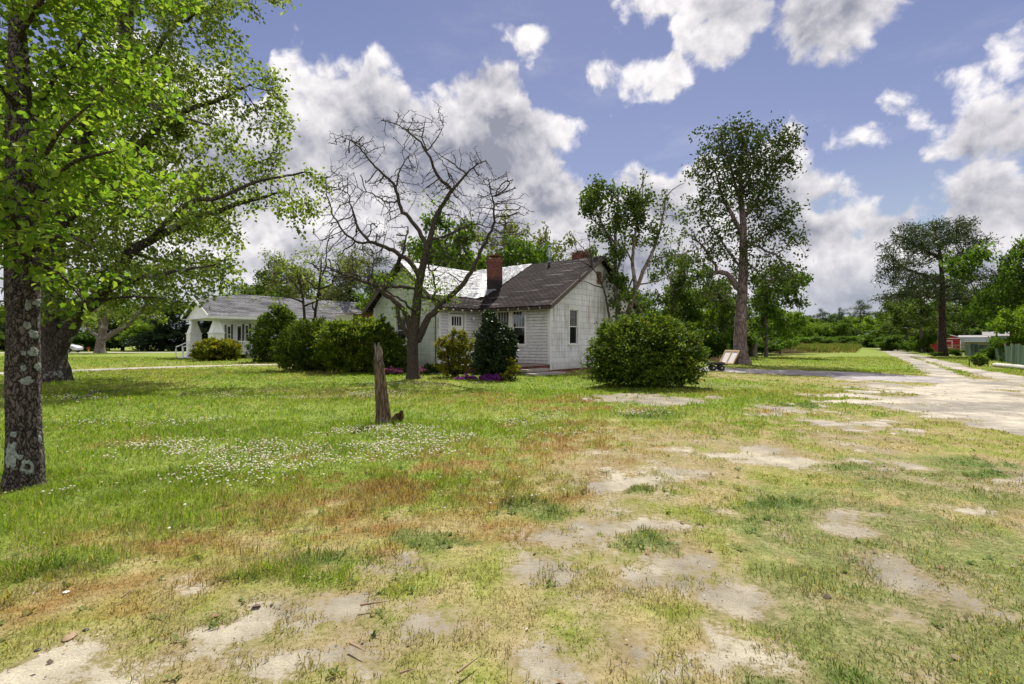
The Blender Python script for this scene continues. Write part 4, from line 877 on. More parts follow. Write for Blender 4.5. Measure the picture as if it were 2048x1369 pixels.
# ---- two small leggy trees before the left house
def yard_pair():
    rg = np.random.default_rng(44); cr = lambda p: zc(p, 480, 480, 6.827)
    for Y, bx, tr, br, L, lab in [
        (26.5, 609, [(880, 1092), (868, 900), (855, 740), (825, 600), (820, 480)], [[(860, 850), (780, 800), (680, 800), (480, 780)], [(855, 740), (760, 640), (690, 540), (660, 470)], [(870, 890), (930, 880), (1030, 840), (1140, 810)], [(830, 640), (770, 520), (780, 400)]],
         [(800, 470, 130, 90), (600, 500, 110, 90), (520, 330, 110, 100), (250, 860, 130, 50), (480, 840, 110, 40), (740, 380, 90, 70), (420, 200, 100, 100)], 'left one of two small leggy trees rising behind the dark shrubs'),
        (27.0, 636, [(1020, 1092), (1040, 900), (1075, 700), (1095, 560), (1100, 420), (1110, 300)], [[(1075, 690), (1190, 640), (1290, 580), (1350, 500), (1360, 400)], [(1075, 690), (960, 610), (890, 500), (820, 420)], [(1020, 980), (980, 880), (960, 800)], [(1080, 740), (1160, 800), (1190, 860)], [(1095, 540), (1160, 400), (1180, 280)], [(1100, 440), (1000, 330), (880, 300)]],
         [(1100, 500, 110, 90), (1150, 330, 160, 110), (900, 260, 150, 90), (1330, 400, 100, 90), (1050, 180, 160, 100), (1200, 900, 70, 80), (1300, 180, 130, 90)], 'right one of two small leggy trees behind the dark shrubs, forked low')]:
        sk = Skel(); base = W(bx, 738, Y); base[2] = 0
        sk.add([base, *limb(cr(tr), Y)], .13, .04, .2, .012, rg)
        for b in br: sk.add(limb(cr(b), Y), .06, .012, .2, .02, rg)
        L = [(480 + a / 6.827, 480 + b / 6.827, c / 6.827, d / 6.827, 0, .9) for a, b, c, d in L]
        sk.grow(lobes(L, Y, 620, .2, rg), .2, .23, 1.6, 50, rg, .28); sk.radii(.007, 2.4); P, D = sk.tips(.012); k = rg.random(len(P)) < .4; P, D = scatter(P[k], D[k], 6, .12, rg); k = rg.permutation(len(P))[:2600]
        finish_tree('yard_tree', base, sk, M['bark_dog'], leaf_quads(P[k], D[k] * .3, .15, .09, .4, .3, rg), M['leaf_maple'], lab, 'tree', 'two small leggy trees', 6)
yard_pair()

# ---- tree kinds for the background, grown once and copied
def proto(name, seed, h, spread, lob, bark, leafm, n, L, Wd, trunk_r=.22, m=7, tipr=.018, sig=.22, clump=.2, cat='tree', up=.3, droop=.2, natt=620):
    rg = np.random.default_rng(seed); sk = Skel(); base = np.zeros(3)
    sk.add([(0, 0, 0), (rg.normal(0, .1), rg.normal(0, .1), h * .3), (rg.normal(0, .25), rg.normal(0, .25), h * .62), (rg.normal(0, .3), 0, h * .9)], trunk_r, trunk_r * .25, h / 22, .03, rg)
    out = []
    vol = np.array([l[3] ** 2 * l[4] for l in lob]) ** .8; cn = (natt * vol / vol.sum()).astype(int) + 3
    for (x, y, zz, rx, rz), c in zip(lob, cn):
        d = rg.normal(size=(c, 3)); d /= np.linalg.norm(d, axis=1)[:, None]; d *= rg.random((c, 1)) ** (1 / 3)
        mm = max(3, c // 12); d = d[:mm][rg.integers(0, mm, c)] + rg.normal(0, clump, (c, 3)); out.append(np.array([x, y, zz]) + d * np.array([rx, rx, rz]))
    st = h / 24; sk.grow(np.concatenate(out), st, st * 1.15, st * 7, 60, rg, .2); sk.radii(tipr, 2.3); P, D = sk.tips(tipr * 2.3); P, D = scatter(P, D, m * 3, sig * 1.15, rg); k = rg.permutation(len(P))[:int(n * 2.2)]
    return finish_tree(name, (0, 0, -60), sk_shift(sk, -60), bark, leaf_shift(leaf_quads(P[k], D[k] * .5, L, Wd, up, droop, rg), -60), leafm, None, None, None, 6)
def sk_shift(sk, dz):
    sk.p = [np.array(p) + np.array([0, 0, dz]) for p in sk.p]; return sk
def leaf_shift(lv, dz):
    lv[0][:, 2] += dz; return lv
def lob_round(rg, h, r, z0=.35, n=9):
    return [(rg.normal(0, r * .45), rg.normal(0, r * .45), h * rg.uniform(z0, .86), r * rg.uniform(.4, .62), h * rg.uniform(.1, .18)) for _ in range(n)]
rq = np.random.default_rng(3)
KIND = {}
KIND['mid'] = proto('deciduous_tree', 1, 9, 4, lob_round(rq, 9, 3.6, .22, 14), M['bark_grey'], M['leaf_mid'], 9000, .32, .2)
KIND['mid2'] = proto('deciduous_tree', 2, 10, 4, lob_round(rq, 10, 3.4, .3, 13), M['bark_grey'], M['leaf_oak'], 9000, .32, .19)
KIND['fresh'] = proto('deciduous_tree', 4, 8, 4, lob_round(rq, 8, 3.6, .2, 14), M['bark_grey'], M['leaf_fresh'], 8500, .3, .2)
KIND['airy'] = proto('slender_tree', 6, 10, 3, lob_round(rq, 10, 2.4, .45, 8), M['bark_pale'], M['leaf_pale'], 2600, .26, .17, .13, 4, .014, .16)
KIND['rust'] = proto('deciduous_tree', 11, 9, 3.5, lob_round(rq, 9, 3.0, .3, 10), M['bark_grey'], M['leaf_rust'], 5500, .28, .17, .2, 5)
pl = [(rq.normal(0, 1.6), rq.normal(0, 1.6), rq.uniform(8.5, 12.6), rq.uniform(1.0, 1.9), .55) for _ in range(12)] + [(0, 0, 13, 1.5, .6)]
KIND['high'] = proto('deciduous_tree', 12, 10, 4, lob_round(rq, 10, 3.6, .5, 13), M['bark_grey'], M['leaf_mid'], 9000, .3, .2)
KIND['pine'] = proto('pine_tree', 8, 13, 3, pl, M['bark_pine'], M['needle'], 9000, .42, .085, .24, 9, .02, .25, .2, 'tree', .2, -.2)
cl = [(0, 0, z, 2.3 * (1 - z / 11.5) + .25, .75) for z in np.arange(.6, 10.6, .7)]
KIND['cedar'] = proto('cedar_tree', 9, 10, 2, cl, M['bark_pine'], M['cedar'], 11000, .34, .12, .18, 8, .014, .2, .28, 'tree', .2, .1, 700)
ul = [(rq.normal(0, 1.4), rq.normal(0, 1.4), rq.uniform(.5, 2.6), rq.uniform(.9, 1.4), rq.uniform(.5, .8)) for _ in range(11)]
KIND['under'] = proto('wild_bush', 10, 3.2, 2, ul, M['bark_grey'], M['leaf_mid'], 6500, .22, .14, .06, 8, .01, .16, .2, 'bush')
used = {}
def plant(kind, px, py_top, Y, label, wide=1.0, group=None, cat='tree', rz=None, z=0.0):
    if kind == 'under' and py_top > 690: wide = min(wide, 1.2)
    src = KIND[kind]; first = kind not in used; used[kind] = 1
    o = src if first else copy_tree(src)
    H = {'mid': 9, 'mid2': 10, 'fresh': 8, 'high': 10, 'airy': 10, 'rust': 9, 'pine': 13.4, 'cedar': 10.6, 'under': 3.2}[kind]
    top = W(px, py_top, Y); s = top[2] / H * 1.02
    o.location = (top[0], Y, z); o.scale = (s * wide, s * wide, s); o.rotation_euler = (0, 0, R.uniform(0, 6.28) if rz is None else rz)
    tag(o, label, cat)
    if group: o['group'] = group
    elif 'group' in o: del o['group']
    return o
# ------------------------------------------------------------------ white house
HA = math.atan2(.776, .631)
def siding(mb, ax, const, sg, a0, a1, z0, z1, row, lip, holes=(), gl=None, gr=None):
    """lapped rows; outward = sg along the other axis; gl/gr(z) clip the left/right end (gables)"""
    def P(a, d, z): return (a, const + sg * d, z) if ax == 'x' else (const + sg * d, a, z)
    cuts = {round(z1, 4)}; z = z0
    while z < z1 - 1e-4: cuts.add(round(z, 4)); z += row
    for h in holes: cuts |= {round(h[2], 4), round(h[3], 4)}
    cuts = sorted(c for c in cuts if z0 - 1e-6 <= c <= z1 + 1e-6)
    for za, zb in zip(cuts[:-1], cuts[1:]):
        zr = z0 + math.floor((za - z0) / row + 1e-6) * row; mid = (za + zb) / 2
        iv = [(a0, a1)]
        for h in holes:
            if h[2] < mid < h[3]:
                nv = []
                for s, e in iv:
                    if h[0] > s: nv.append((s, min(e, h[0])))
                    if h[1] < e: nv.append((max(s, h[1]), e))
                iv = [q for q in nv if q[1] - q[0] > 1e-5]
        da = lip * (1 - (za - zr) / row); db = lip * max(0, 1 - (zb - zr) / row)
        for s, e in iv:
            s0, s1, e0, e1 = s, s, e, e
            if gl: s0 = max(s, gl(za)); s1 = max(s, gl(zb))
            if gr: e0 = min(e, gr(za)); e1 = min(e, gr(zb))
            if e0 - s0 < .01: continue
            if e1 < s1: s1 = e1 = (s1 + e1) / 2
            mb.poly([P(s0, da, za), P(e0, da, za), P(e1, db, zb), P(s1, db, zb)])
            if abs(za - zr) < 1e-4: mb.poly([P(s0, -.01, za), P(e0, -.01, za), P(e0, da, za), P(s0, da, za)])
def pbox(mb, ax, const, sg, a0, a1, d0, d1, z0, z1):
    c0, c1 = sorted((const + sg * d0, const + sg * d1))
    if ax == 'x': mb.box(a0, a1, c0, c1, z0, z1)
    else: mb.box(c0, c1, a0, a1, z0, z1)
def window(root, ax, const, sg, a0, a1, z0, z1, lights=4, curtain=None, glassm='glass_dark', trim=.11, sill=True, cap=True, mat='trim'):
    f = MB(); b = lambda *q: pbox(f, ax, const, sg, *q); zm = (z0 + z1) / 2
    b(a0 - trim, a0, -.06, .034, z0 - .03, z1 + trim); b(a1, a1 + trim, -.06, .034, z0 - .03, z1 + trim)
    b(a0, a1, -.06, .032, z1, z1 + trim)
    if cap: b(a0 - trim - .03, a1 + trim + .03, -.02, .06, z1 + trim, z1 + trim + .03)
    if sill: b(a0 - trim - .04, a1 + trim + .04, -.04, .075, z0 - .08, z0 - .03); b(a0 - trim, a1 + trim, -.02, .024, z0 - .17, z0 - .08)
    s = .042
    for (lo, hi, d) in ((zm - .02, z1, -.028), (z0 - .03, zm + .02, -.062)):
        b(a0, a0 + s, d - .028, d, lo, hi); b(a1 - s, a1, d - .028, d, lo, hi); b(a0 + s, a1 - s, d - .028, d - .001, lo, lo + s); b(a0 + s, a1 - s, d - .028, d - .001, hi - s, hi)
    for i in range(1, lights):
        x = a0 + s + (a1 - a0 - 2 * s) * i / lights; b(x - .011, x + .011, -.054, -.030, zm + .022, z1 - s)
    w = f.build('window', M[mat], root)
    g = MB(); pbox(g, ax, const, sg, a0 + s - .005, a1 - s + .005, -.046, -.042, zm, z1 - s + .005); pbox(g, ax, const, sg, a0 + s - .005, a1 - s + .005, -.080, -.076, z0, zm)
    g.build('pane', M[glassm], w)
    if curtain:
        c = MB(); n = 26
        for (q0, q1, lo, hi) in curtain[1]:
            L0 = a0 + (a1 - a0) * q0; L1 = a0 + (a1 - a0) * q1
            for i in range(n):
                u, v = L0 + (L1 - L0) * i / n, L0 + (L1 - L0) * (i + 1) / n; du, dv = (-.15 + .018 * math.sin(k * 2.1) for k in (i, i + 1))
                if ax == 'x': c.poly([(u, const + sg * du, lo), (v, const + sg * dv, lo), (v, const + sg * dv, hi), (u, const + sg * du, hi)])
                else: c.poly([(const + sg * du, u, lo), (const + sg * dv, v, lo), (const + sg * dv, v, hi), (const + sg * du, u, hi)])
        c.build('curtain', M[curtain[0]], w)
    return w

def main_house():
    A = np.array([1.73, 23.3, 0]); root = empty('white_house', A, HA, 'weathered white cottage with dark shingle roof, peeling clapboards and a brick chimney', 'house')
    EZ, SL, RX, D = 3.08, .587, 4.35, 8.7; zr = EZ + SL * (RX + .4)
    WS, WY = .807, 7.0; wz = EZ + WS * (WY - 4.1)
    # --- walls
    w = MB(); und = lambda x: EZ + SL * (x + .4) - .1
    siding(w, 'x', 0, -1, 0, D, .12, und(RX), .28, .012, [(1.61, 2.38, 1.30, 2.97), (4.26, 4.65, 4.46, 5.04)], lambda z: max(0, (z - und(0)) / SL), lambda z: D - max(0, (z - und(0)) / SL))
    w.build('gable_wall', M['asb_x'], root)
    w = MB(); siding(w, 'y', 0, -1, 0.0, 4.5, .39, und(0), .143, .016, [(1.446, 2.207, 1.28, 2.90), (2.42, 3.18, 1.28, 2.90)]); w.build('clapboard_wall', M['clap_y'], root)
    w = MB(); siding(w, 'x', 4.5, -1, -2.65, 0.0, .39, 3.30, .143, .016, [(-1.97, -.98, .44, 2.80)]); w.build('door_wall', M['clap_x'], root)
    uw = lambda y: EZ + WS * (y - 4.1) - .1
    w = MB(); siding(w, 'y', -2.65, -1, 4.5, 9.5, .2, uw(WY), .30, .012, [(6.9, 7.65, 1.26, 2.69)], lambda z: 4.5 + max(0, (z - uw(4.5)) / WS), lambda z: 9.5 - max(0, (z - uw(4.5)) / WS)); w.build('wing_gable_wall', M['asb_y'], root)
    w = MB(); w.poly([(D, 0, .1), (D, 9.5, .1), (D, 9.5, 3.2), (D, 0, 3.2)]); w.poly([(-2.65, 9.5, .1), (D, 9.5, .1), (D, 9.5, 3.2), (RX, 9.5, 5.75), (0, 9.5, 3.2), (-2.65, 9.5, 3.2)]); w.build('rear_wall', M['asb_x'], root)
    # --- foundation, corner boards, frieze
    w = MB(); w.box(.03, D - .03, .03, 9.4, -.15, .118); w.box(.025, .5, .04, 4.5, .118, .388); w.box(-2.62, .02, 4.53, 9.45, -.15, .388); w.build('foundation', M['brick'], root)
    for nm, bxs in (('corner_board', [(-.035, .06, -.035, -.012, .12, 3.1), (-.035, -.017, -.012, .11, .39, 3.1)]), ('corner_board', [(-2.69, -2.665, 4.46, 4.62, .2, 3.22), (-2.665, -2.56, 4.46, 4.483, .2, 3.22)]), ('corner_board', [(-.10, -.018, 4.47, 4.482, .39, 2.95)]), ('frieze_board', [(-.03, -.018, .11, 4.46, 2.98, 3.10)]), ('frieze_board', [(-2.56, -.10, 4.466, 4.482, 2.96, 3.10)]), ('corner_board', [(-2.69, -2.665, 9.38, 9.54, .2, 3.2)])):
        t = MB(); [t.box(*q) for q in bxs]; t.build(nm, M['trim'], root)
    pp = MB(); pp.tube([(-2.72, 4.68, .2), (-2.72, 4.68, 3.2)], .022, 8); pp.build('drain_pipe', M['fascia_dark'], root, True)
    # --- roof
    r = MB(); y0, y1 = -.36, 9.86
    r.slab([(-.42, y0, EZ - SL * .02), (RX, y0, zr), (RX, y1, zr), (-.42, y1, EZ - SL * .02)][::-1], .10); r.slab([(RX, y0, zr), (D + .4, y0, EZ), (D + .4, y1, EZ), (RX, y1, zr)][::-1], .10)
    roof = r.build('roof', M['roof_main'], root)
    r = MB(); xv = (wz - EZ) / SL - .4
    r.slab([(-3.02, 4.08, EZ - .016), (-.41, 4.08, EZ - .016), (xv, WY, wz), (-3.02, WY, wz)], .09); r.slab([(-3.02, WY, wz), (xv, WY, wz), (-.41, 9.9, EZ), (-3.02, 9.9, EZ)], .09)
    r.build('wing_roof', M['roof_wing'], root)
    # barge boards, fascia and rafter tails, dark with age
    b = MB()
    for (p, q) in (((-.44, -.375, EZ - .10), (RX, -.375, zr - .09)), ((RX, -.375, zr - .09), (D + .42, -.375, EZ - .10)), ((-3.04, 4.06, EZ - .09), (-3.04, WY, wz - .08)), ((-3.04, WY, wz - .08), (-3.04, 9.92, EZ - .09))):
        b = MB(); b.bar(p, q, .035, .20); b.build('barge_board', M['fascia_dark'], root)
    for bx in ((-.435, -.40, -.34, 4.06, EZ - .20, EZ - .085), (-3.0, -.44, 4.065, 4.10, EZ - .19, EZ - .085)): b = MB(); b.box(*bx); b.build('fascia', M['rafter'], root)
    for y in np.arange(.25, 4.1, .62): b = MB(); b.bar((-.46, y, EZ - .17), (.0, y, EZ + .10), .05, .10); b.build('rafter_tail', M['soffit'], root)
    for x in np.arange(-2.8, -.4, .62): b = MB(); b.bar((x, 4.02, EZ - .20), (x, 4.48, EZ + .15), .05, .10); b.build('rafter_tail', M['soffit'], root)
    # --- openings
    window(root, 'x', 0, -1, 1.61, 2.38, 1.33, 2.97)
    window(root, 'y', 0, -1, 1.446, 2.207, 1.30, 2.90, 4, ('curtain', [(.25, .62, 2.12, 2.86), (.05, .9, 1.72, 2.08)]), 'glass', .10)
    window(root, 'y', 0, -1, 2.42, 3.18, 1.30, 2.90, 4, ('blind', [(.0, 1, 1.8, 2.9)]), 'glass', .10)
    window(root, 'y', -2.65, -1, 6.9, 7.65, 1.28, 2.69, 1)
    v = MB()
    pbox(v, 'x', 0, -1, 4.20, 4.26, -.04, .03, 4.42, 5.08); pbox(v, 'x', 0, -1, 4.65, 4.71, -.04, .03, 4.42, 5.08); pbox(v, 'x', 0, -1, 4.26, 4.65, -.04, .028, 5.04, 5.09); pbox(v, 'x', 0, -1, 4.26, 4.65, -.04, .028, 4.41, 4.46)
    for z in np.arange(4.50, 5.02, .075): v.hexa([(4.26, .06, z + .05), (4.65, .06, z + .05), (4.65, -.01, z), (4.26, -.01, z), (4.26, .06, z + .06), (4.65, .06, z + .06), (4.65, -.01, z + .01), (4.26, -.01, z + .01)])
    v.build('vent', M['wood_old'], root)
    # door
    d = MB(); dx0, dx1 = -1.94, -1.01; q = lambda *k: pbox(d, 'x', 4.5, -1, *k)
    gx0, gx1 = -1.80, -1.15
    q(dx0, gx0, -.06, -.015, .45, 2.76); q(gx1, dx1, -.06, -.015, .45, 2.76); q(gx0, gx1, -.06, -.016, .45, 2.20); q(gx0, gx1, -.06, -.016, 2.64, 2.76)
    for i in (1, 2, 3): x = gx0 + (gx1 - gx0) * i / 4; q(x - .018, x + .018, -.055, -.018, 2.20, 2.64)
    door = d.build('door', M['trim_white'], root)
    g = MB(); pbox(g, 'x', 4.5, -1, gx0, gx1, -.045, -.04, 2.2, 2.64); g.build('pane', M['glass_dark'], door)
    h = MB(); h.lathe((dx0 + .07, 4.45, 1.35), [(.0, -.03), (.03, -.02), (.03, .02), (0, .03)], 10, 1); h.build('handle', M['metal_grey'], door, True)
    f = MB(); k = lambda *a: pbox(f, 'x', 4.5, -1, *a); k(-2.08, -1.97, -.03, .03, .42, 2.80); k(-.98, -.87, -.03, .03, .42, 2.80); k(-2.10, -.85, -.03, .034, 2.80, 2.95); k(-2.13, -.82, -.02, .07, 2.95, 2.98); f.build('door_frame', M['trim'], root)
    s = MB(); s.lathe((-.49, 4.46, 2.66), [(.05, -.02), (.05, .02)], 10, 1); s.tube([(-.49, 4.44, 2.66), (-.49, 4.36, 2.72), (-.49, 4.30, 2.68)], .012, 6); s.lathe((-.49, 4.30, 2.56), [(.0, -.06), (.05, -.04), (.065, .03), (.03, .09), (.0, .11)], 10); s.build('porch_light', M['trim_white'], root, True)
    # house number on the corner board
    for i, ch in enumerate('2727'):
        cu = bpy.data.curves.new('digit', 'FONT'); cu.body = ch; cu.size = .17; cu.extrude = .004; cu.align_x = 'CENTER'; cu.shear = .3
        o = bpy.data.objects.new('digit', cu); COL.objects.link(o); bpy.context.view_layer.update()
        me = bpy.data.meshes.new_from_object(o); bpy.data.objects.remove(o)
        n = bpy.data.objects.new('house_number', me); COL.objects.link(n); n.parent = root; me.materials.clear(); me.materials.append(M['black'])
        n.rotation_euler = (math.pi / 2, 0, -math.pi / 2); n.location = (-2.696, 4.535, 2.40 - i * .135)
    # chimneys and pipe
    c = MB(); cx, cy, s = 1.72, 4.84, .30
    c.box(cx - s, cx + s, cy - s, cy + s, 3.6, 5.66); c.box(cx - s - .03, cx + s + .03, cy - s - .03, cy + s + .03, 5.66, 5.81); c.box(cx - s, cx + s, cy - s, cy + s, 5.81, 5.88)
    ch = c.build('chimney', M['brick_soot'], root)
    k = MB(); k.box(cx - .33, cx + .33, cy - .33, cy + .33, 6.0, 6.04); [k.box(cx + i * .24 - .02, cx + i * .24 + .02, cy + j * .24 - .02, cy + j * .24 + .02, 5.88, 6.0) for i in (-1, 1) for j in (-1, 1)]; k.build('chimney_cap', M['rust'], ch)
    fl = MB(); fl.box(cx - s - .012, cx + s + .012, cy - s - .012, cy + s + .012, 3.9, 4.22); fl.build('flashing', M['metal_grey'], ch)
    c = MB(); c.box(4.65, 5.30, 1.12, 1.80, 5.2, 6.18); ch2 = c.build('chimney', M['brick'], root)
    rg = np.random.default_rng(2); nb = MB()
    for i in range(150):
        a, b = rg.normal(0, .17, 2); p = np.array([4.97 + a, 1.46 + b, 6.2 + .2 * math.exp(-(a * a + b * b) * 9) * rg.random()]); dd = rg.normal(0, .2, 3) * (1, 1, .35); nb.bar(p - dd, p + dd, .014)
    nb.build('nest', M['wood_old'], ch2)
    p = MB(); p.tube([(4.45, 3.13, 5.7), (4.45, 3.13, 6.75)], .065, 12); p.tube([(4.45, 3.13, 6.75), (4.45, 3.13, 6.83)], .085, 12); p.lathe((4.45, 3.13, 5.86), [(.16, -.08), (.1, .02), (.07, .06)], 12); p.build('vent_pipe', M['metal_grey'], root, True)
    # --- porch deck in the corner and the side annex
    d = MB()
    for i, x in enumerate(np.arange(-2.95, -.06, .145)): d.box(x, x + .135, -.06, 4.44, .345, .385)
    d.build('porch_floor', M['porch_board'], root)
    d = MB(); d.box(-2.88, -.02, .0, 4.42, -.1, .343); d.build('porch_base', M['brick'], root)
    a = MB(); a.box(-1.9, 3.0, 9.52, 12.6, -.1, 3.0); an = a.build('annex_wall', M['brick'], root)
    a = MB(); a.box(-1.9, 3.0, 12.6, 14.5, -.1, 3.0); a.build('annex_panel', M['trim'], root)
    window(root, 'y', -1.9, -1, 12.9, 13.5, 1.5, 2.4, 1); window(root, 'y', -1.9, -1, 10.6, 11.2, 1.5, 2.35, 1)
    a = MB(); a.slab([(-2.25, 9.95, 3.10), (3.2, 9.95, 3.62), (3.2, 14.8, 3.62), (-2.25, 14.8, 3.10)][::-1], .05); a.build('annex_roof', M['soffit'], root)
    a = MB(); a.slab([(-1.55, 9.95, 3.172), (3.15, 9.95, 3.95), (3.15, 12.6, 3.64), (-.6, 12.6, 3.27)][::-1], .03); a.build('annex_shingles', M['roof_wing'], root)
    return root
HOUSE = main_house()
def local(x, y, z=0):
    c, s = math.cos(HA), math.sin(HA); return np.array([1.73 + c * x - s * y, 23.3 + s * x + c * y, z])
def steps():
    m = MB(); m.box(-2.35, -.72, -.50, -.065, .15, .25); m.box(-2.30, -.78, -.46, -.065, -.1, .15)
    o = m.build('porch_step', M['concrete']); o.location = local(0, 0); o.rotation_euler.z = HA; tag(o, 'upper concrete step leading down from the brick porch deck', 'step', 'porch steps')
    m = MB(); m.box(-2.5, -.25, -1.0, -.51, -.06, .10)
    o = m.build('porch_step', M['concrete']); o.location = local(0, 0); o.rotation_euler.z = HA; tag(o, 'lowest long concrete slab step lying on the grass by the porch', 'step', 'porch steps')
    m = MB(); m.box(-3.6, -3.05, 3.0, 4.3, -.05, .09); m.box(-4.1, -3.62, 3.2, 4.6, -.05, .04)
    o = m.build('stepping_slab', M['concrete']); o.location = local(0, 0); o.rotation_euler.z = HA; tag(o, 'pair of flat stone slabs on the ground behind the bare tree', 'slab')
steps()
def tarp():
    EZ, SL, WS, WY = 3.08, .587, .807, 7.0; xs = np.arange(-3.06, 4.42, .055); ys = np.arange(4.1, 8.6, .055); X, Y = np.meshgrid(xs, ys); x, y = X.ravel(), Y.ravel()
    zm = EZ + SL * (np.minimum(x, 8.7 - x) + .4); zw = EZ + WS * (np.minimum(y, 14 - y) - 4.1)
    vall = (zm - zw); sm = .25; z = np.maximum(zm, zw) + np.clip(sm - np.abs(vall), 0, sm) ** 2 / (2.2 * sm)
    z = z + .028 + .05 * (fbm(x * .7 + y * .5, y * 2.2 - x * .5, 6, 4) - .3) + .03 * np.clip(fbm(x * 2, y * 5, 9, 3) - .45, 0, 1)
    bd = np.interp(x, [-.4, .494, 1.45, 2.1, 4.35], [4.75, 4.72, 4.52, 4.46, 4.22]) + .05 * (fbm(x * 2, x * 0, 4, 3) - .5)
    onmain = zm > zw
    keep = np.where(onmain, (y > bd) & (x > .2) & ((y < 7.3) | (x > 2.2)), (y > 4.74 + .06 * (fbm(x * 1.5, x * 0, 5, 3) - .5)) & (y < 8.3) & (x > -3.04))
    i = np.arange(x.size).reshape(X.shape); Q = np.stack([i[:-1, :-1], i[:-1, 1:], i[1:, 1:], i[1:, :-1]], -1).reshape(-1, 4); Q = Q[keep[Q].all(1)]
    cx, cy = 1.72, 4.84; hole = (np.abs(x - cx) < .30) & (np.abs(y - cy) < .30); Q = Q[~hole[Q].all(1)]
    u = np.unique(Q); rm = np.full(x.size, -1); rm[u] = np.arange(len(u))
    o = mesh_quads('tarp', np.stack([x, y, z], 1)[u], rm[Q], M['tarp'], None, True); o.location = local(0, 0); o.rotation_euler.z = HA
    tag(o, 'wrinkled silver tarp spread over the sagging left part of the house roof', 'tarp')
tarp()

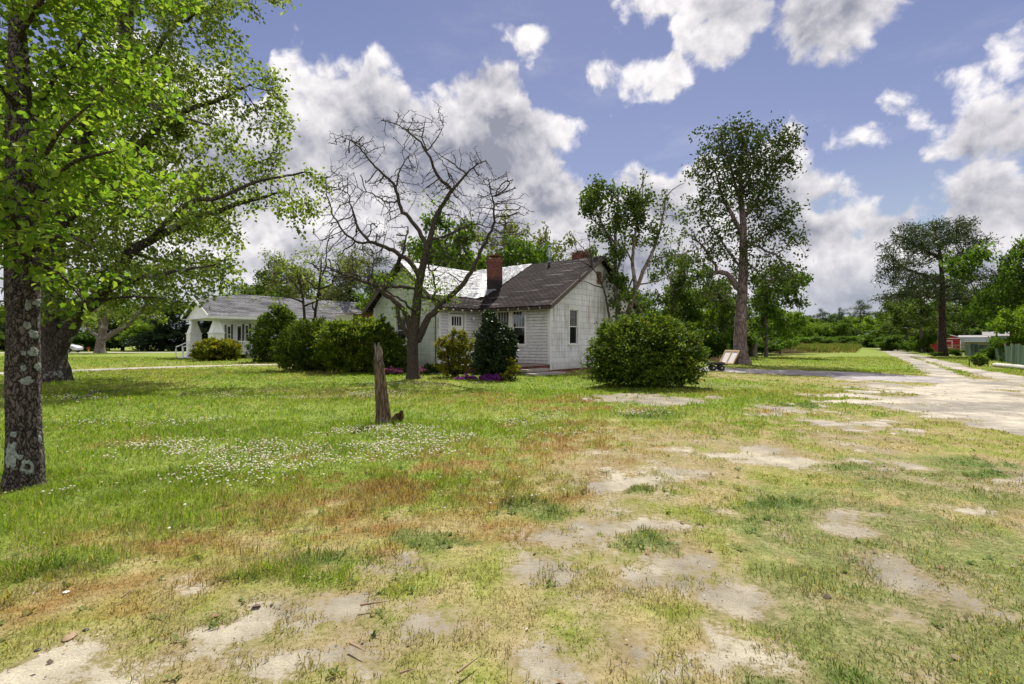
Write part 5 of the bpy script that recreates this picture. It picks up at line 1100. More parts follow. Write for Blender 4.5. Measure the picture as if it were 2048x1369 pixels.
# ------------------------------------------------------------------ neighbouring house with a columned porch
def left_house():
    E = G(433, 718); root = empty('porch_house', E, HA, 'low white house with grey roof and a porch on tapered columns, beyond the dark shrubs', 'house')
    EZ = 3.55; fx = 2.9; yr = 3.6; zr = 5.85
    m = MB(); siding(m, 'y', fx, -1, -.0, 7.3, .5, 3.5, .12, .012, [(-.0 + .55, 1.45, 1.3, 3.0), (2.05, 2.95, .55, 2.9), (4.3, 5.2, 1.3, 3.0)]); m.build('front_wall', M['vinyl'], root)
    m = MB(); siding(m, 'x', 0, -1, fx, 24, .5, 3.5, .12, .012); siding(m, 'x', 7.3, 1, fx, 24, .5, 3.5, .12, .012); m.build('side_wall', M['vinyl_x'], root)
    m = MB(); m.box(fx + .03, 24, .03, 7.27, -.1, .5); m.build('foundation', M['concrete'], root)
    m = MB(); xe = 24.5
    A_ = (-.70, 2.35, 5.08); m.slab([(-.70, -.62, EZ), (xe, -.62, EZ), (xe, yr, zr), (3.6, yr, zr)], .10); m.slab([(-.70, -.62, EZ), (3.6, yr, zr), A_], .1); m.slab([(3.6, yr, zr), (xe, yr, zr), (xe, 7.85, EZ), (2.2, 7.85, EZ)], .10); m.slab([(3.6, yr, zr), (2.2, 7.85, EZ), (2.2, 5.3, EZ), A_], .10)
    m.build('roof', M['roof_grey'], root)
    ym, zp = 2.35, 5.13; m = MB()
    m.slab([(-.88, -.63, EZ + .004), (2.9, -.63, EZ + .004), (3.4, ym, zp), (-.88, ym, zp)], .10); m.slab([(-.88, ym, zp), (3.4, ym, zp), (2.9, 5.33, EZ + .004), (-.88, 5.33, EZ + .004)], .10); m.build('porch_roof', M['roof_grey'], root)
    m = MB(); m.bar((-.9, -.66, EZ - .06), (-.9, ym, zp - .06), .03, .22); m.bar((-.9, ym, zp - .06), (-.9, 5.36, EZ - .06), .03, .22); m.box(-.86, xe, -.68, -.645, EZ - .20, EZ + .01); m.box(-.86, 3, 5.345, 5.38, EZ - .2, EZ); m.build('fascia', M['trim_white'], root)
    m = MB(); m.box(-.84, fx, -.62, 5.32, 3.36, 3.39); m.poly([(-.55, -.5, 3.4), (-.55, 5.2, 3.4), (-.55, ym, 4.93)]); m.build('ceiling_panel', M['trim_white'], root)
    for y in (0.05, 4.9):
        c = MB(); pr = lambda r, z: [(-r, y - r, z), (r, y - r, z), (r, y + r, z), (-r, y + r, z)]
        c.hexa(pr(.46, .5) + pr(.46, 2.12)); c.hexa(pr(.52, 2.12) + pr(.52, 2.2)); c.hexa(pr(.44, 2.2) + pr(.18, 3.22)); c.hexa(pr(.24, 3.22) + pr(.24, 3.36)); c.build('column', M['trim_white'], root)
    m = MB(); m.box(-.5, fx, -.5, 5.4, .34, .5); m.build('porch_floor', M['trim_white'], root)
    for a in (-.4, 2.3):
        for b in (-.4, 2.3, 5.0): m = MB(); m.box(a, a + .35, b, b + .35, -.1, .34); m.build('pier', M['concrete'], root)
    m = MB(); m.box(.5, fx, -.42, -.36, 1.42, 1.5); m.box(.5, fx, -.41, -.37, .62, .68); [m.box(x, x + .05, -.415, -.365, .5, 1.42) for x in np.arange(.6, fx, .17)]; m.build('railing', M['trim_white'], root); m = MB()
    m.box(-.40, -.34, .55, 2.0, 1.42, 1.5); [m.box(-.395, -.345, y, y + .05, .5, 1.42) for y in np.arange(.6, 2.0, .17)]; m.build('railing', M['trim_white'], root)
    m = MB()
    for i in range(3): m.box(-.5 - .3 * (i + 1), -.5 - .3 * i, 3.0, 4.6, -.05, .36 - .13 * i)
    for y in (2.95, 4.65): m.bar((-.5, y, 1.45), (-1.5, y, .95), .06, .08); [m.bar((x, y, 0), (x, y, 1.35 + (x + .5) * .5), .07) for x in (-.55, -1.0, -1.5)]
    m.build('stair', M['trim_white'], root)
    for a0, a1 in ((.55, 1.45), (4.3, 5.2)):
        window(root, 'y', fx, -1, a0 + .1, a1 - .1, 1.36, 2.9, 1, None, 'glass_dark', .09, True, False, 'trim_white')
        for s in (a0 - .42, a1 + .04):
            sh = MB(); pbox(sh, 'y', fx, -1, s, s + .38, .02, .05, 1.25, 3.02); [pbox(sh, 'y', fx, -1, s + .05, s + .33, .05, .06, z, z + .04) for z in np.arange(1.3, 2.95, .09)]; sh.build('shutter', M['shutter'], root)
    d = MB(); q = lambda *k: pbox(d, 'y', fx, -1, *k); q(2.1, 2.24, -.05, .01, .55, 2.85); q(2.76, 2.9, -.05, .01, .55, 2.85); q(2.24, 2.76, -.05, .008, 2.7, 2.85); q(2.24, 2.76, -.05, .008, .55, .75); dr = d.build('door', M['shutter'], root)
    g = MB(); pbox(g, 'y', fx, -1, 2.24, 2.76, -.03, -.025, .75, 2.7); g.build('pane', M['glass'], dr); g = MB(); pbox(g, 'y', fx, -1, 2.2, 2.8, -.09, -.07, .6, 2.8); g.build('curtain', M['curtain'], dr)
    f = MB(); k = lambda *a: pbox(f, 'y', fx, -1, *a); k(1.98, 2.1, -.05, .03, .5, 2.85); k(2.9, 3.02, -.05, .03, .5, 2.85); k(1.98, 3.02, -.05, .034, 2.85, 2.98); f.build('door_frame', M['trim_white'], root)
    # rocking chair on the porch
    c, s = math.cos(HA), math.sin(HA); L = lambda x, y, z: (E[0] + c * x - s * y, E[1] + s * x + c * y, z)
    ch = empty('rocking_chair', L(1.5, .75, .5), HA - .3, 'white slatted rocking chair on the porch behind the railing', 'chair')
    m = MB(); m.box(-.25, .25, -.25, .25, .40, .44); m.build('seat', M['trim_white'], ch)
    m = MB(); [m.bar((.25, y, .44), (.42, y, 1.12 - 2.2 * y * y), .05, .02) for y in (-.21, -.11, 0, .11, .21)]; m.bar((.42, -.25, .98), (.42, .25, .98), .03, .06); m.build('backrest', M['trim_white'], ch)
    for sg in (-1, 1):
        m = MB(); m.tube([(-.45, sg * .25, .08), (-.2, sg * .25, .03), (.1, sg * .25, .02), (.5, sg * .25, .1)], .02, 6); m.build('rocker', M['trim_white'], ch)
        m = MB(); m.bar((-.22, sg * .25, .03), (-.24, sg * .25, .66), .04); m.bar((.22, sg * .25, .03), (.28, sg * .25, .66), .04); m.bar((-.28, sg * .25, .66), (.32, sg * .25, .66), .07, .025); m.build('armrest', M['trim_white'], ch)
left_house()
# ------------------------------------------------------------------ shrubs
def shrub(name, label, Y, lumps, leafm, n, L, Wd, cat='shrub', seed=0, up=.5, out=1.0, group=None, lump=.22, bark='bark_dog'):
    rg = np.random.default_rng(100 + seed); px0 = np.average([l[0] for l in lumps], weights=[l[2] for l in lumps])
    base = W(px0, HY, Y); base[2] = 0; root = empty(name, base, 0, label, cat, group); s = Y / F; P = []; N = []
    n = int(n * 2.3); L *= 1.12; Wd *= 1.15; area = np.array([l[2] * l[3] for l in lumps], float); cn = (n * area / area.sum()).astype(int)
    for i, (l, c) in enumerate(zip(lumps, cn)):
        cen = W(l[0], l[1], Y + l[4]); rad = np.array([l[2] * s, l[5], l[3] * s])
        k = max(10, c // 45); d = rg.normal(size=(k, 3)); d /= np.linalg.norm(d, axis=1)[:, None]; d *= (1 - lump * 1.6 * rg.random((k, 1)) ** 1.5) * rg.uniform(.92, 1.1, (k, 1))
        q = d[rg.integers(0, k, c)] + rg.normal(0, .085, (c, 3)) * np.array([1, 1, .8]); sh = rg.random(c) < .28; q[sh] *= rg.uniform(.3, .9, (sh.sum(), 1))
        p = cen + q * rad; m = p[:, 2] > .04; P.append(p[m]); N.append(q[m] / np.maximum(np.linalg.norm(q[m], axis=1), .1)[:, None])
    tops = [l for l in lumps for _ in range(max(2, int(l[2] / 5)))]              # stray shoots beyond the outline
    for l in tops:
        cen = W(l[0], l[1], Y + l[4]); rad = np.array([l[2] * s, l[5], l[3] * s]); d0 = rg.normal(size=3); d0[2] = abs(d0[2]) * .9 - .25; d0 /= np.linalg.norm(d0); m_ = rg.integers(9, 22); e_ = rg.uniform(1.05, 1.28)
        tt = np.linspace(.85, e_, m_)[:, None]; q = cen + d0 * rad * tt + rg.normal(0, .018, (m_, 3)) + np.array([0, 0, .06]) * (tt - .85); m2 = q[:, 2] > .05; P.append(q[m2]); N.append(np.tile(d0, (m2.sum(), 1)))
    P = np.concatenate(P); N = np.concatenate(N)
    sk = Skel(); sk.add([base, base + np.array([0, 0, .2])], .05, .05, .1)
    for l in lumps:
        for _ in range(3):
            e = W(l[0] + rg.normal(0, l[2] * .4), l[1] + rg.normal(0, l[3] * .4), Y + l[4] + rg.normal(0, l[5] * .3)); b = base + np.array([rg.normal(0, .2), rg.normal(0, .1), .02]); mid = b * .5 + e * .5 + np.array([0, 0, -.1]); sk.add([b, mid, e], .035, .008, .15, .015, rg)
    sk.radii(.006); V, Q = sk.tubes(5); V[:, 2] = np.maximum(V[:, 2], -.05); mesh_quads('stems', V - base, Q, M[bark], root, True)
    V, Q = leaf_quads(P, N * out, L, Wd, up, 0.0, rg); mesh_quads('foliage', V - base, Q, M[leafm], root)
    return root
shrub('azalea_bush', 'golden topped round shrub in front of the columned porch', 38.5, [(434, 702, 38, 20, 0, 1.3), (415, 700, 24, 18, -.4, .9), (455, 698, 26, 17, 0, .9), (434, 692, 30, 14, .2, 1.0), (400, 712, 16, 12, -.2, .7), (468, 706, 14, 14, 0, .6)], 'azalea_gold', 6000, .16, .085, seed=1)
shrub('evergreen_shrub', 'tall dark evergreen shrub hiding the right end of the columned porch', 36, [(548, 672, 38, 48, 0, 1.4), (556, 640, 26, 28, 0, 1.0), (520, 695, 22, 30, -.4, .9), (580, 660, 22, 40, 0, 1.0), (560, 700, 40, 26, -.3, 1.2), (570, 628, 14, 16, 0, .6)], 'bush_front', 7500, .17, .08, seed=2)
shrub('evergreen_shrub', 'wide dark green shrub beneath the two small leggy trees', 25, [(612, 698, 58, 50, 0, 1.3), (655, 700, 40, 42, 0, 1.0), (590, 715, 36, 30, -.4, .9), (640, 680, 36, 40, .1, 1.0), (625, 660, 24, 22, 0, .7), (660, 715, 34, 30, -.2, .8), (573, 700, 20, 34, 0, .7)], 'bush_front', 9000, .11, .055, seed=3)
shrub('azalea_bush', 'broad yellow green shrub with layered top below the brick annex', 23.6, [(715, 690, 60, 48, 0, 1.2), (672, 690, 40, 44, -.2, 1.0), (690, 668, 34, 24, 0, .8), (730, 655, 34, 20, 0, .8), (750, 680, 34, 36, 0, .8), (680, 705, 36, 38, -.5, .8), (720, 722, 60, 24, -.3, .9), (755, 640, 14, 9, .2, .4)], 'azalea', 10000, .12, .06, seed=4, up=1.0)
shrub('evergreen_shrub', 'dark drooping shrub under the wing gable window of the white house', 23.2, [(782, 705, 36, 34, 0, .8), (772, 682, 22, 26, .1, .6), (800, 722, 24, 24, -.2, .6), (765, 725, 30, 22, -.3, .7), (768, 655, 12, 16, .2, .35)], 'bush_front', 5000, .12, .06, seed=5)
shrub('azalea_bush', 'loose yellow shrub in front of the cottage door', 20.6, [(902, 716, 30, 32, 0, .7), (918, 692, 26, 26, .1, .6), (890, 700, 20, 22, 0, .5), (925, 670, 14, 12, 0, .3), (908, 665, 10, 9, 0, .25), (885, 680, 10, 10, 0, .25), (905, 738, 28, 16, -.1, .6), (940, 700, 18, 34, .2, .5)], 'azalea_gold', 4200, .085, .042, seed=6, up=.8)
shrub('camellia_bush', 'dense dark glossy shrub tapering upward beside the porch steps', 19.3, [(990, 712, 42, 42, 0, .85), (986, 675, 32, 34, 0, .7), (980, 645, 19, 22, 0, .45), (1012, 690, 22, 36, .1, .5), (975, 725, 34, 32, -.2, .7), (1005, 735, 30, 24, -.1, .6), (978, 628, 9, 10, 0, .2)], 'camellia', 12500, .085, .045, seed=7, up=.3)
shrub('azalea_bush', 'largest rounded green shrub standing alone at the right corner of the house', 16.0, [(1290, 710, 96, 62, 0, 1.5), (1240, 690, 56, 50, 0, 1.0), (1335, 690, 60, 52, 0, 1.0), (1295, 660, 56, 32, 0, .9), (1215, 725, 44, 44, -.2, .8), (1370, 725, 42, 46, -.2, .8), (1260, 650, 30, 22, .1, .5), (1330, 655, 30, 20, .1, .5), (1290, 745, 110, 28, -.4, 1.2), (1210, 665, 18, 20, .1, .35), (1383, 700, 18, 22, 0, .35)], 'bush_front', 26000, .085, .042, seed=8, up=.7, lump=.3)
shrub('yellow_twig_bush', 'small yellow weedy bush against the right side of the camellia', 18.6, [(1022, 728, 10, 10, 0, .25), (1030, 740, 12, 8, -.1, .3), (1014, 748, 14, 8, -.1, .3)], 'azalea_gold', 420, .075, .035, seed=9)
for i, (px, py, rx, ry, Y, n, mt, lab) in enumerate([(934, 758, 20, 6, 18.9, 700, 'purple', 'left purple flower clump at the foot of the camellia'), (984, 757, 24, 8, 18.5, 1000, 'purple', 'brighter right purple flower clump below the camellia'), (784, 742, 20, 6, 21.5, 420, 'pink', 'low pink blossoms between the stump and the bare tree'),
                                              (838, 740, 12, 6, 21.3, 220, 'pink', 'small pink blossoms just right of the bare tree trunk')]):
    shrub('flower_clump', lab, Y, [(px, py, rx, ry, 0, .25), (px + rx * .5, py + 1, rx * .5, ry * .7, -.1, .2), (px - rx * .5, py + 1, rx * .6, ry * .6, 0, .2)], mt, n, .05, .04, 'flowers', 20 + i, 1.0, .5, 'low flower clumps by the house')
shrub('wild_bush', 'low green weeds at the foot of the wing gable corner', 22.5, [(862, 738, 14, 10, 0, .3), (875, 742, 10, 7, 0, .25), (850, 745, 9, 6, -.1, .2)], 'azalea_dark', 700, .09, .045, 'bush', 31)

# ------------------------------------------------------------------ background trees
LB = 'hedge trees along the far left road'
left_row = [('mid', -70, 585, 84, 1.2), ('fresh', 10, 610, 82, 1.3), ('mid2', 75, 590, 86, 1.2), ('mid', 150, 600, 88, 1.2), ('fresh', 245, 612, 84, 1.35), ('mid', 295, 590, 86, 1.2), ('mid2', 425, 600, 88, 1.2), ('mid', 470, 585, 84, 1.1), ('fresh', 285, 640, 80, 1.5), ('mid2', 40, 630, 80, 1.5), ('mid', 510, 575, 95, 1.2)]
left_row += [('mid', -170, 590, 86, 1.2), ('mid2', -290, 585, 84, 1.3), ('mid', -420, 575, 86, 1.3), ('fresh', -560, 590, 80, 1.4), ('mid2', -720, 570, 84, 1.4), ('mid', -900, 560, 84, 1.4)]
for k, px, t, Y, w in left_row: plant(k, px, t, Y, 'green broadleaf tree in the row beyond the far left road', w, LB)
for i, (px, t, Y, w, lab) in enumerate([(325, 605, 78, 1.9, 'wide black-green cedar touching the forked pale tree on its left'), (360, 595, 80, 2.1, 'very dark broad cedar just left of the columned porch'), (-10, 640, 78, 2.2, 'dark cedar at the far left edge behind the lichen trunk'), (405, 600, 82, 2.0, 'dark cedar seen between the two porch columns'), (693, 542, 62, 1.5, 'dense dark cedar rising above the right end of the grey roof')]): plant('cedar', px, t, Y, lab, w)
plant('under', 120, 668, 82, 'low green hedge bush behind the parked silver car', 2.4, None, 'bush'); plant('under', 60, 668, 81, 'low hedge bush between the lichen trunk and the maple trunk', 2.4, None, 'bush'); plant('under', 180, 666, 82, 'low hedge bush beside the short yellow post', 2.2, None, 'bush')
plant('mid2', 545, 512, 72, 'dark tree behind the left half of the grey roof', .8); plant('airy', 590, 500, 66, 'thin pale tree behind the middle of the grey roof', 1.0); plant('mid', 640, 560, 74, 'green tree low behind the middle of the grey roof', 1.3)
plant('pine', 737, 503, 66, 'grey green pine rising behind the left end of the cottage roof', 1.0); plant('mid', 775, 545, 58, 'green tree just left of the cottage gable peak', .8); plant('rust', 660, 585, 64, 'brownish bare-looking tree behind the grey roof', .9); plant('fresh', 748, 588, 56, 'small bright yellow green tree at the right end of the grey roof', .7)
plant('airy', 560, 560, 70, 'wispy tree above the left end of the grey roof', 1.2)
plant('mid', 925, 440, 40, 'bright leafy tree behind the tarp left of the brick chimney', .85); plant('airy', 1012, 405, 46, 'airy pale tree behind the brick chimney', .9); plant('airy', 1092, 426, 45, 'airy pale tree behind the thin roof vent pipe', .75); plant('mid', 1020, 490, 44, 'low bright tree behind the roof right of the chimney', .7); plant('mid2', 1180, 500, 46, 'green tree behind the roof ridge at its right end', .7)
plant('airy', 860, 440, 48, 'pale tree seen through the bare tree above the tarp', .8); plant('airy', 700, 480, 60, 'pale feathery tree far behind the grey roof', .9)
plant('mid2', 1335, 505, 44, 'dark green tree right behind the half dead forked tree', .75); plant('mid', 1375, 560, 50, 'green tree between the half dead tree and the tallest tree', .8); plant('fresh', 1420, 588, 54, 'bright green tree on the left of the tallest trunk', .9); plant('mid2', 1447, 560, 44.5, 'thick trunked dark tree just left of the tallest trunk', .8)
plant('mid', 1532, 528, 47, 'dense green tree just right of the tallest trunk', .85); plant('fresh', 1560, 610, 60, 'bright small tree right of the broken dead trunk', .9); plant('mid', 1300, 590, 52, 'green tree above the right side of the largest shrub', .9); plant('mid2', 1490, 590, 58, 'green tree hidden behind the tallest trunk', .9)
for px, t, Y, lab in [(1410, 655, 46, 'green undergrowth bush above the cart'), (1468, 650, 56, 'undergrowth bush behind the framed window sashes'), (1572, 672, 66, 'undergrowth bush at the left end of the field grass'), (1525, 672, 58, 'undergrowth bush right behind the broken dead trunk'), (1385, 660, 44, 'undergrowth bush at the right edge of the largest shrub')]: plant('under', px, t, Y, lab, 1.6, None, 'bush')
RB = 'trees along the dirt track'
for k, px, t, Y, w, lab in [('mid', 1806, 575, 90, .75, 'dark tree left of the big pine, overhanging the track'), ('mid2', 1842, 545, 66, 1.0, 'dark tree just behind the left side of the big pine'), ('fresh', 1772, 622, 120, 1.1, 'light green tree where the dirt track vanishes'), ('mid2', 1930, 570, 78, .9, 'dark tree behind the red shed'),
                           ('high', 2022, 525, 49, .6, 'tall stemmed green tree above the pale grey shed'), ('high', 1990, 570, 72, 1.0, 'tree behind the roof of the pale grey shed'), ('high', 2050, 478, 41, .58, 'tall bright green tree behind the green fence'), ('mid', 2105, 440, 40, .8, 'tall tree at the right edge behind the fence'), ('high', 1992, 560, 54, .6, 'darker leafy tree low over the green fence'), ('mid2', 1815, 610, 76, 1.1, 'low leafy tree at the track left of the pine'), ('fresh', 2060, 600, 36, .8, 'light green tree leaning over the right end of the fence')]: plant(k, px, t, Y, lab, w)
for px, t, Y, w, lab in [(1795, 668, 80, 1.1, 'dark bush on the track verge left of the pine'), (1848, 664, 66, .8, 'dark bush close to the left of the pine trunk'), (1762, 672, 125, 2, 'distant bush where the track ends'), (1822, 676, 72, 1.0, 'dark bush between two others on the track verge'), (1905, 698, 52, 1.2, 'small weeds at the foot of the pine'), (1985, 693, 38.5, .9, 'bush growing through the green fence'), (2036, 672, 36, .8, 'bush spilling over the right end of the fence'), (1870, 704, 50.5, 1.4, 'low green plant left of the pine trunk base')]: plant('under', px, t, Y, lab, w, None, 'bush')
for k, px, t, Y, w in [('mid2', 1880, 600, 98, 1.5), ('mid', 1930, 590, 100, 1.6), ('mid2', 1985, 585, 96, 1.6), ('mid', 2045, 580, 92, 1.6), ('mid2', 2110, 570, 90, 1.6), ('mid', 2230, 560, 86, 1.6), ('mid2', 2360, 555, 84, 1.6), ('mid', 2520, 540, 80, 1.6), ('mid', 1830, 615, 104, 1.5)]: plant(k, px, t, Y, 'dark tree standing well behind the sheds and the green fence', w, 'dark trees behind the sheds')
for px in (1870, 1915, 1960, 2005, 2050, 2095): plant('under', px, 655, 88, 'dark bush in the hedge well behind the sheds', 2.6, 'hedge bushes behind the sheds', 'bush')
FW = 'trees of the distant wood'; rf = np.random.default_rng(6)
for px in np.arange(1550, 1785, 5.5):
    k = ['mid', 'mid2', 'fresh', 'mid', 'mid2'][rf.integers(0, 5)]; plant(k, px + rf.uniform(-4, 4), rf.uniform(630, 656), rf.uniform(165, 205), 'tree in the distant wood at the end of the field', rf.uniform(1.0, 1.5), FW)
for px in np.arange(1548, 1780, 11.0): plant('under', px, rf.uniform(670, 677), rf.uniform(150, 165), 'low bush along the edge of the distant wood', 1.5, 'bushes at the edge of the distant wood', 'bush')
for px, t, Y, w, lab in [(1722, 606, 170, 1.25, 'tallest distant pine, round topped, by the end of the track'), (1680, 620, 176, .6, 'thin leaning distant pine left of the tallest far one'), (1644, 622, 190, 1.0, 'distant dark pine above the middle of the field'), (1594, 628, 195, 1.3, 'distant domed pine near the left end of the wood'), (1698, 628, 195, .9, 'distant pine squeezed between two others')]: plant('pine', px, t, Y, lab, w)
for px in np.arange(1270, 1560, 32.0): plant(['mid', 'mid2'][rf.integers(0, 2)], px, rf.uniform(620, 645), rf.uniform(95, 120), 'dim tree far behind the trees on the lawn right of the house', 1.3, 'dim trees far behind the house')
# forked pale tree beyond the lawn
def forked():
    Y = 66.0; rg = np.random.default_rng(55); sk = Skel(); base = W(200, 706, Y); base[2] = 0; z = lambda p: limb(zc(p, 0, 520, 4.564), Y)
    sk.add([base, *z([(915, 780), (915, 720), (930, 690), (955, 580), (1010, 400), (1030, 250)])], .58, .12, .5, .03, rg)
    for b, r0, r1 in [([(930, 740), (1060, 650), (1200, 565), (1300, 440), (1400, 330)], .36, .12), ([(905, 720), (850, 660), (770, 600)], .22, .1), ([(925, 650), (900, 550), (870, 420), (880, 300)], .2, .08), ([(1280, 470), (1380, 410), (1520, 390)], .1, .05)]: sk.add(z(b), r0, r1, .45, .04, rg)
    L = [(200 + a, 520 + b, c, d, 0, 3) for a, b, c, d in [(0, 60, 50, 40), (60, 70, 50, 40), (100, 40, 40, 35), (30, 110, 60, 22), (-30, 90, 40, 30), (110, 90, 30, 26), (60, 20, 60, 30)]]
    sk.grow(lobes(L, Y, 900, .2, rg), .5, .56, 3.5, 50, rg); sk.radii(.02); P, D = sk.tips(.05); P, D = scatter(P, D, 7, .3, rg); k = rg.permutation(len(P))[:9000]
    finish_tree('forked_tree', base, sk, M['bark_pale'], leaf_quads(P[k], D[k] * .4, .34, .22, .4, .3, rg), M['leaf_maple'], 'forked tree with thick pale limbs standing on the lawn beyond the maple', 'tree', None, 8, flare=(.3, .8, 1.2, 5))
forked()

# ------------------------------------------------------------------ stumps, logs, things on the ground
def rough_trunk(root, name, cen, rads, seed, mat, jag=.12, K=28, N=44, sq=1.0, amp=.16):
    cen = np.array(cen, float); t = np.linspace(0, 1, N); ti = np.linspace(0, 1, len(cen)); C = np.stack([np.interp(t, ti, cen[:, i]) for i in range(3)], 1); r = np.interp(t, ti, rads)
    th = np.arange(K) * 2 * np.pi / K; TH, T = np.meshgrid(th, t); H = C[-1, 2] - C[0, 2]
    n = fbm(np.cos(TH) * 2.2 + seed, np.sin(TH) * 2.2 + T * H * 1.1, seed, 4) - .5; n2 = fbm(np.cos(TH) * 7, np.sin(TH) * 7 + T * H * 6, seed + 1, 3) - .5
    R_ = r[:, None] * (1 + amp * 3 * n + amp * 1.2 * n2)
    top = (fbm(np.cos(th) * 1.6 + 3 * seed, np.sin(th) * 1.6, seed + 2, 3) - .35) * jag * 3; k = np.clip((T - .72) / .28, 0, 1) ** 1.5
    V = np.stack([C[:, 0][:, None] + R_ * np.cos(TH), C[:, 1][:, None] + R_ * np.sin(TH) * sq, C[:, 2][:, None] + k * top[None]], -1)
    i = np.arange(N * K).reshape(N, K); Q = np.stack([i[:-1], np.roll(i, -1, 1)[:-1], np.roll(i, -1, 1)[1:], i[1:]], -1).reshape(-1, 4)
    inner = V[-1] * .45 + C[-1] * .55 - np.array([0, 0, jag * .9]); V2 = np.concatenate([V.reshape(-1, 3), inner]); j = N * K + np.arange(K); Q2 = np.stack([i[-1], np.roll(i[-1], -1), np.roll(j, -1), j], 1)
    Q3 = np.array([[j[a], j[a + 1], j[(K - 2 - a) % K], j[(K - 1 - a) % K]] for a in range(K // 2 - 1)])
    return mesh_quads(name, V2 - np.array(root.location), np.concatenate([Q, Q2, Q3]), mat, root, True)
b = W(768, HY, 8.77); b[2] = 0
st = empty('stump', b, 0, 'tall thin rotting stump standing alone amid the clover', 'stump'); Ys = 8.77
rough_trunk(st, 'trunk', [W(768, 850, Ys), W(766, 820, Ys), W(762, 775, Ys), W(758, 735, Ys), W(756, 704, Ys)], [.135, .108, .097, .084, .066], 3, M['wood_rot'], .13, 40, 90, 1.0, .21)
rough_trunk(st, 'spike', [W(758, 712, Ys), W(757.5, 700, Ys), W(756.5, 692, Ys)], [.035, .028, .012], 8, M['wood_rot'], .05, 16, 20, 1.0, .3)
sh = MB(); pts = [(782, 852), (783, 838), (790, 828), (798, 826), (801, 821), (806, 822), (807, 835), (804, 846), (800, 852)]
fr = [W(x, y, Ys - .05) for x, y in pts]; bk = [W(x + 1, y, Ys + .04) for x, y in pts]; n = len(pts); sh.v = [tuple(p) for p in fr + bk]; sh.f = [tuple(range(n)), tuple(range(2 * n - 1, n - 1, -1))] + [(i, i + n, (i + 1) % n + n, (i + 1) % n) for i in range(n)]
so = sh.build('shard', M['wood_rot_dark'], st); so.location = -np.array(b)
b = G(1507, 713); dt = empty('dead_trunk', b, 0, 'broken grey dead trunk leaning right, behind the tallest tree', 'stump'); Yd = b[1]
rough_trunk(dt, 'trunk', [W(1506, 714, Yd), W(1506, 704, Yd), W(1510, 690, Yd), W(1514, 676, Yd), W(1516, 667, Yd)], [.42, .33, .22, .13, .08], 5, M['bark_pale'], .2, amp=.14)
lg = empty('fallen_log', G(1990, 733.5), 0, 'pale white log lying in the grass before the green fence', 'log'); p0, p1 = G(1989, 734), G(2075, 743)
m = MB(); o = np.array(lg.location); P = [p0 + (p1 - p0) * t + np.array([0, .05 * math.sin(t * 9), .11]) - o for t in np.linspace(0, 1, 14)]; m.tube(P, [.10, .13, .135, .12, .125, .13, .12, .125, .13, .12, .125, .12, .13, .12], 12); m.build('log', M['white_log'], lg, True)
def branch_on_ground(label, pts, r0, subs, Y, name='fallen_branch', mat='bark_grey', group=None):
    p = [G(*q) + np.array([0, 0, .03 + .02 * (i % 2)]) for i, q in enumerate(pts)]; root = empty(name, p[0], 0, label, 'branch', group); rg = np.random.default_rng(len(label)); sk = Skel(); sk.add(p, r0, r0 * .3, .12, .006, rg)
    for s in subs: sk.add([G(*q) + np.array([0, 0, .05]) for q in s], r0 * .6, r0 * .25, .12, .008, rg)
    sk.radii(.004); V, Q = sk.tubes(5); mesh_quads('branch', V - np.array(root.location), Q, M[mat], root, True)
branch_on_ground('long thin fallen branch on the shaded lawn below the maple', [(108, 816), (137, 797), (150, 800), (175, 795), (200, 784), (230, 788), (262, 782)], .018, [[(150, 800), (160, 808), (172, 810)], [(200, 785), (178, 790), (168, 800)], [(225, 790), (240, 780), (247, 772)]], 13)
branch_on_ground('pale short fallen sticks lying further right on the lawn', [(352, 796), (375, 792), (392, 790)], .02, [[(365, 792), (372, 788), (390, 788)]], 13)
for pts, lab in [([(915, 1360), (935, 1345), (957, 1328)], 'curved grey twig at the bottom of the lawn'), ([(700, 1300), (716, 1308), (730, 1316)], 'brown twig left of the curved grey twig'), ([(720, 1222), (748, 1220), (776, 1214)], 'thin pale twig on the dry grass'), ([(243, 1207), (262, 1198)], 'short bleached stick near a bare sandy spot'), ([(800, 1361), (826, 1362)], 'stubby brown stick at the very bottom of the lawn')]: branch_on_ground(lab, pts, .0065, [], 3, 'twig', 'wood_old')
def pebble(px, py, r, mat, lab, name, cat, sz=(1, 1, .6)):
    p = G(px, py); m = MB(); rg = np.random.default_rng(int(px)); k = 10; m.lathe((0, 0, 0), [(r * a * rg.uniform(.9, 1.1), r * h) for a, h in ((.6, -.3), (1, .1), (.85, .45), (.4, .7))], k); o = m.build(name, M[mat], None, True); o.scale = sz; o.location = (p[0], p[1], .004); o.rotation_euler.z = rg.uniform(0, 3); tag(o, lab, cat)
pebble(140, 1276, .036, 'wood_old', 'flat brown bark chip on the dry lawn at bottom left', 'bark_chip', 'bark chip', (1.3, .7, .35)); pebble(812, 888, .05, 'wood_old', 'reddish brown dry leaf lying below the stump', 'dry_leaf', 'leaf', (1.2, .9, .4)); pebble(75, 1303, .014, 'black', 'small dark stone by the bottom left sand', 'stone', 'stone'); pebble(172, 1262, .013, 'black', 'small dark stone above the flat bark chip', 'stone', 'stone'); pebble(132, 1187, .016, 'trim', 'small pale stone in the reddish grass', 'stone', 'stone')

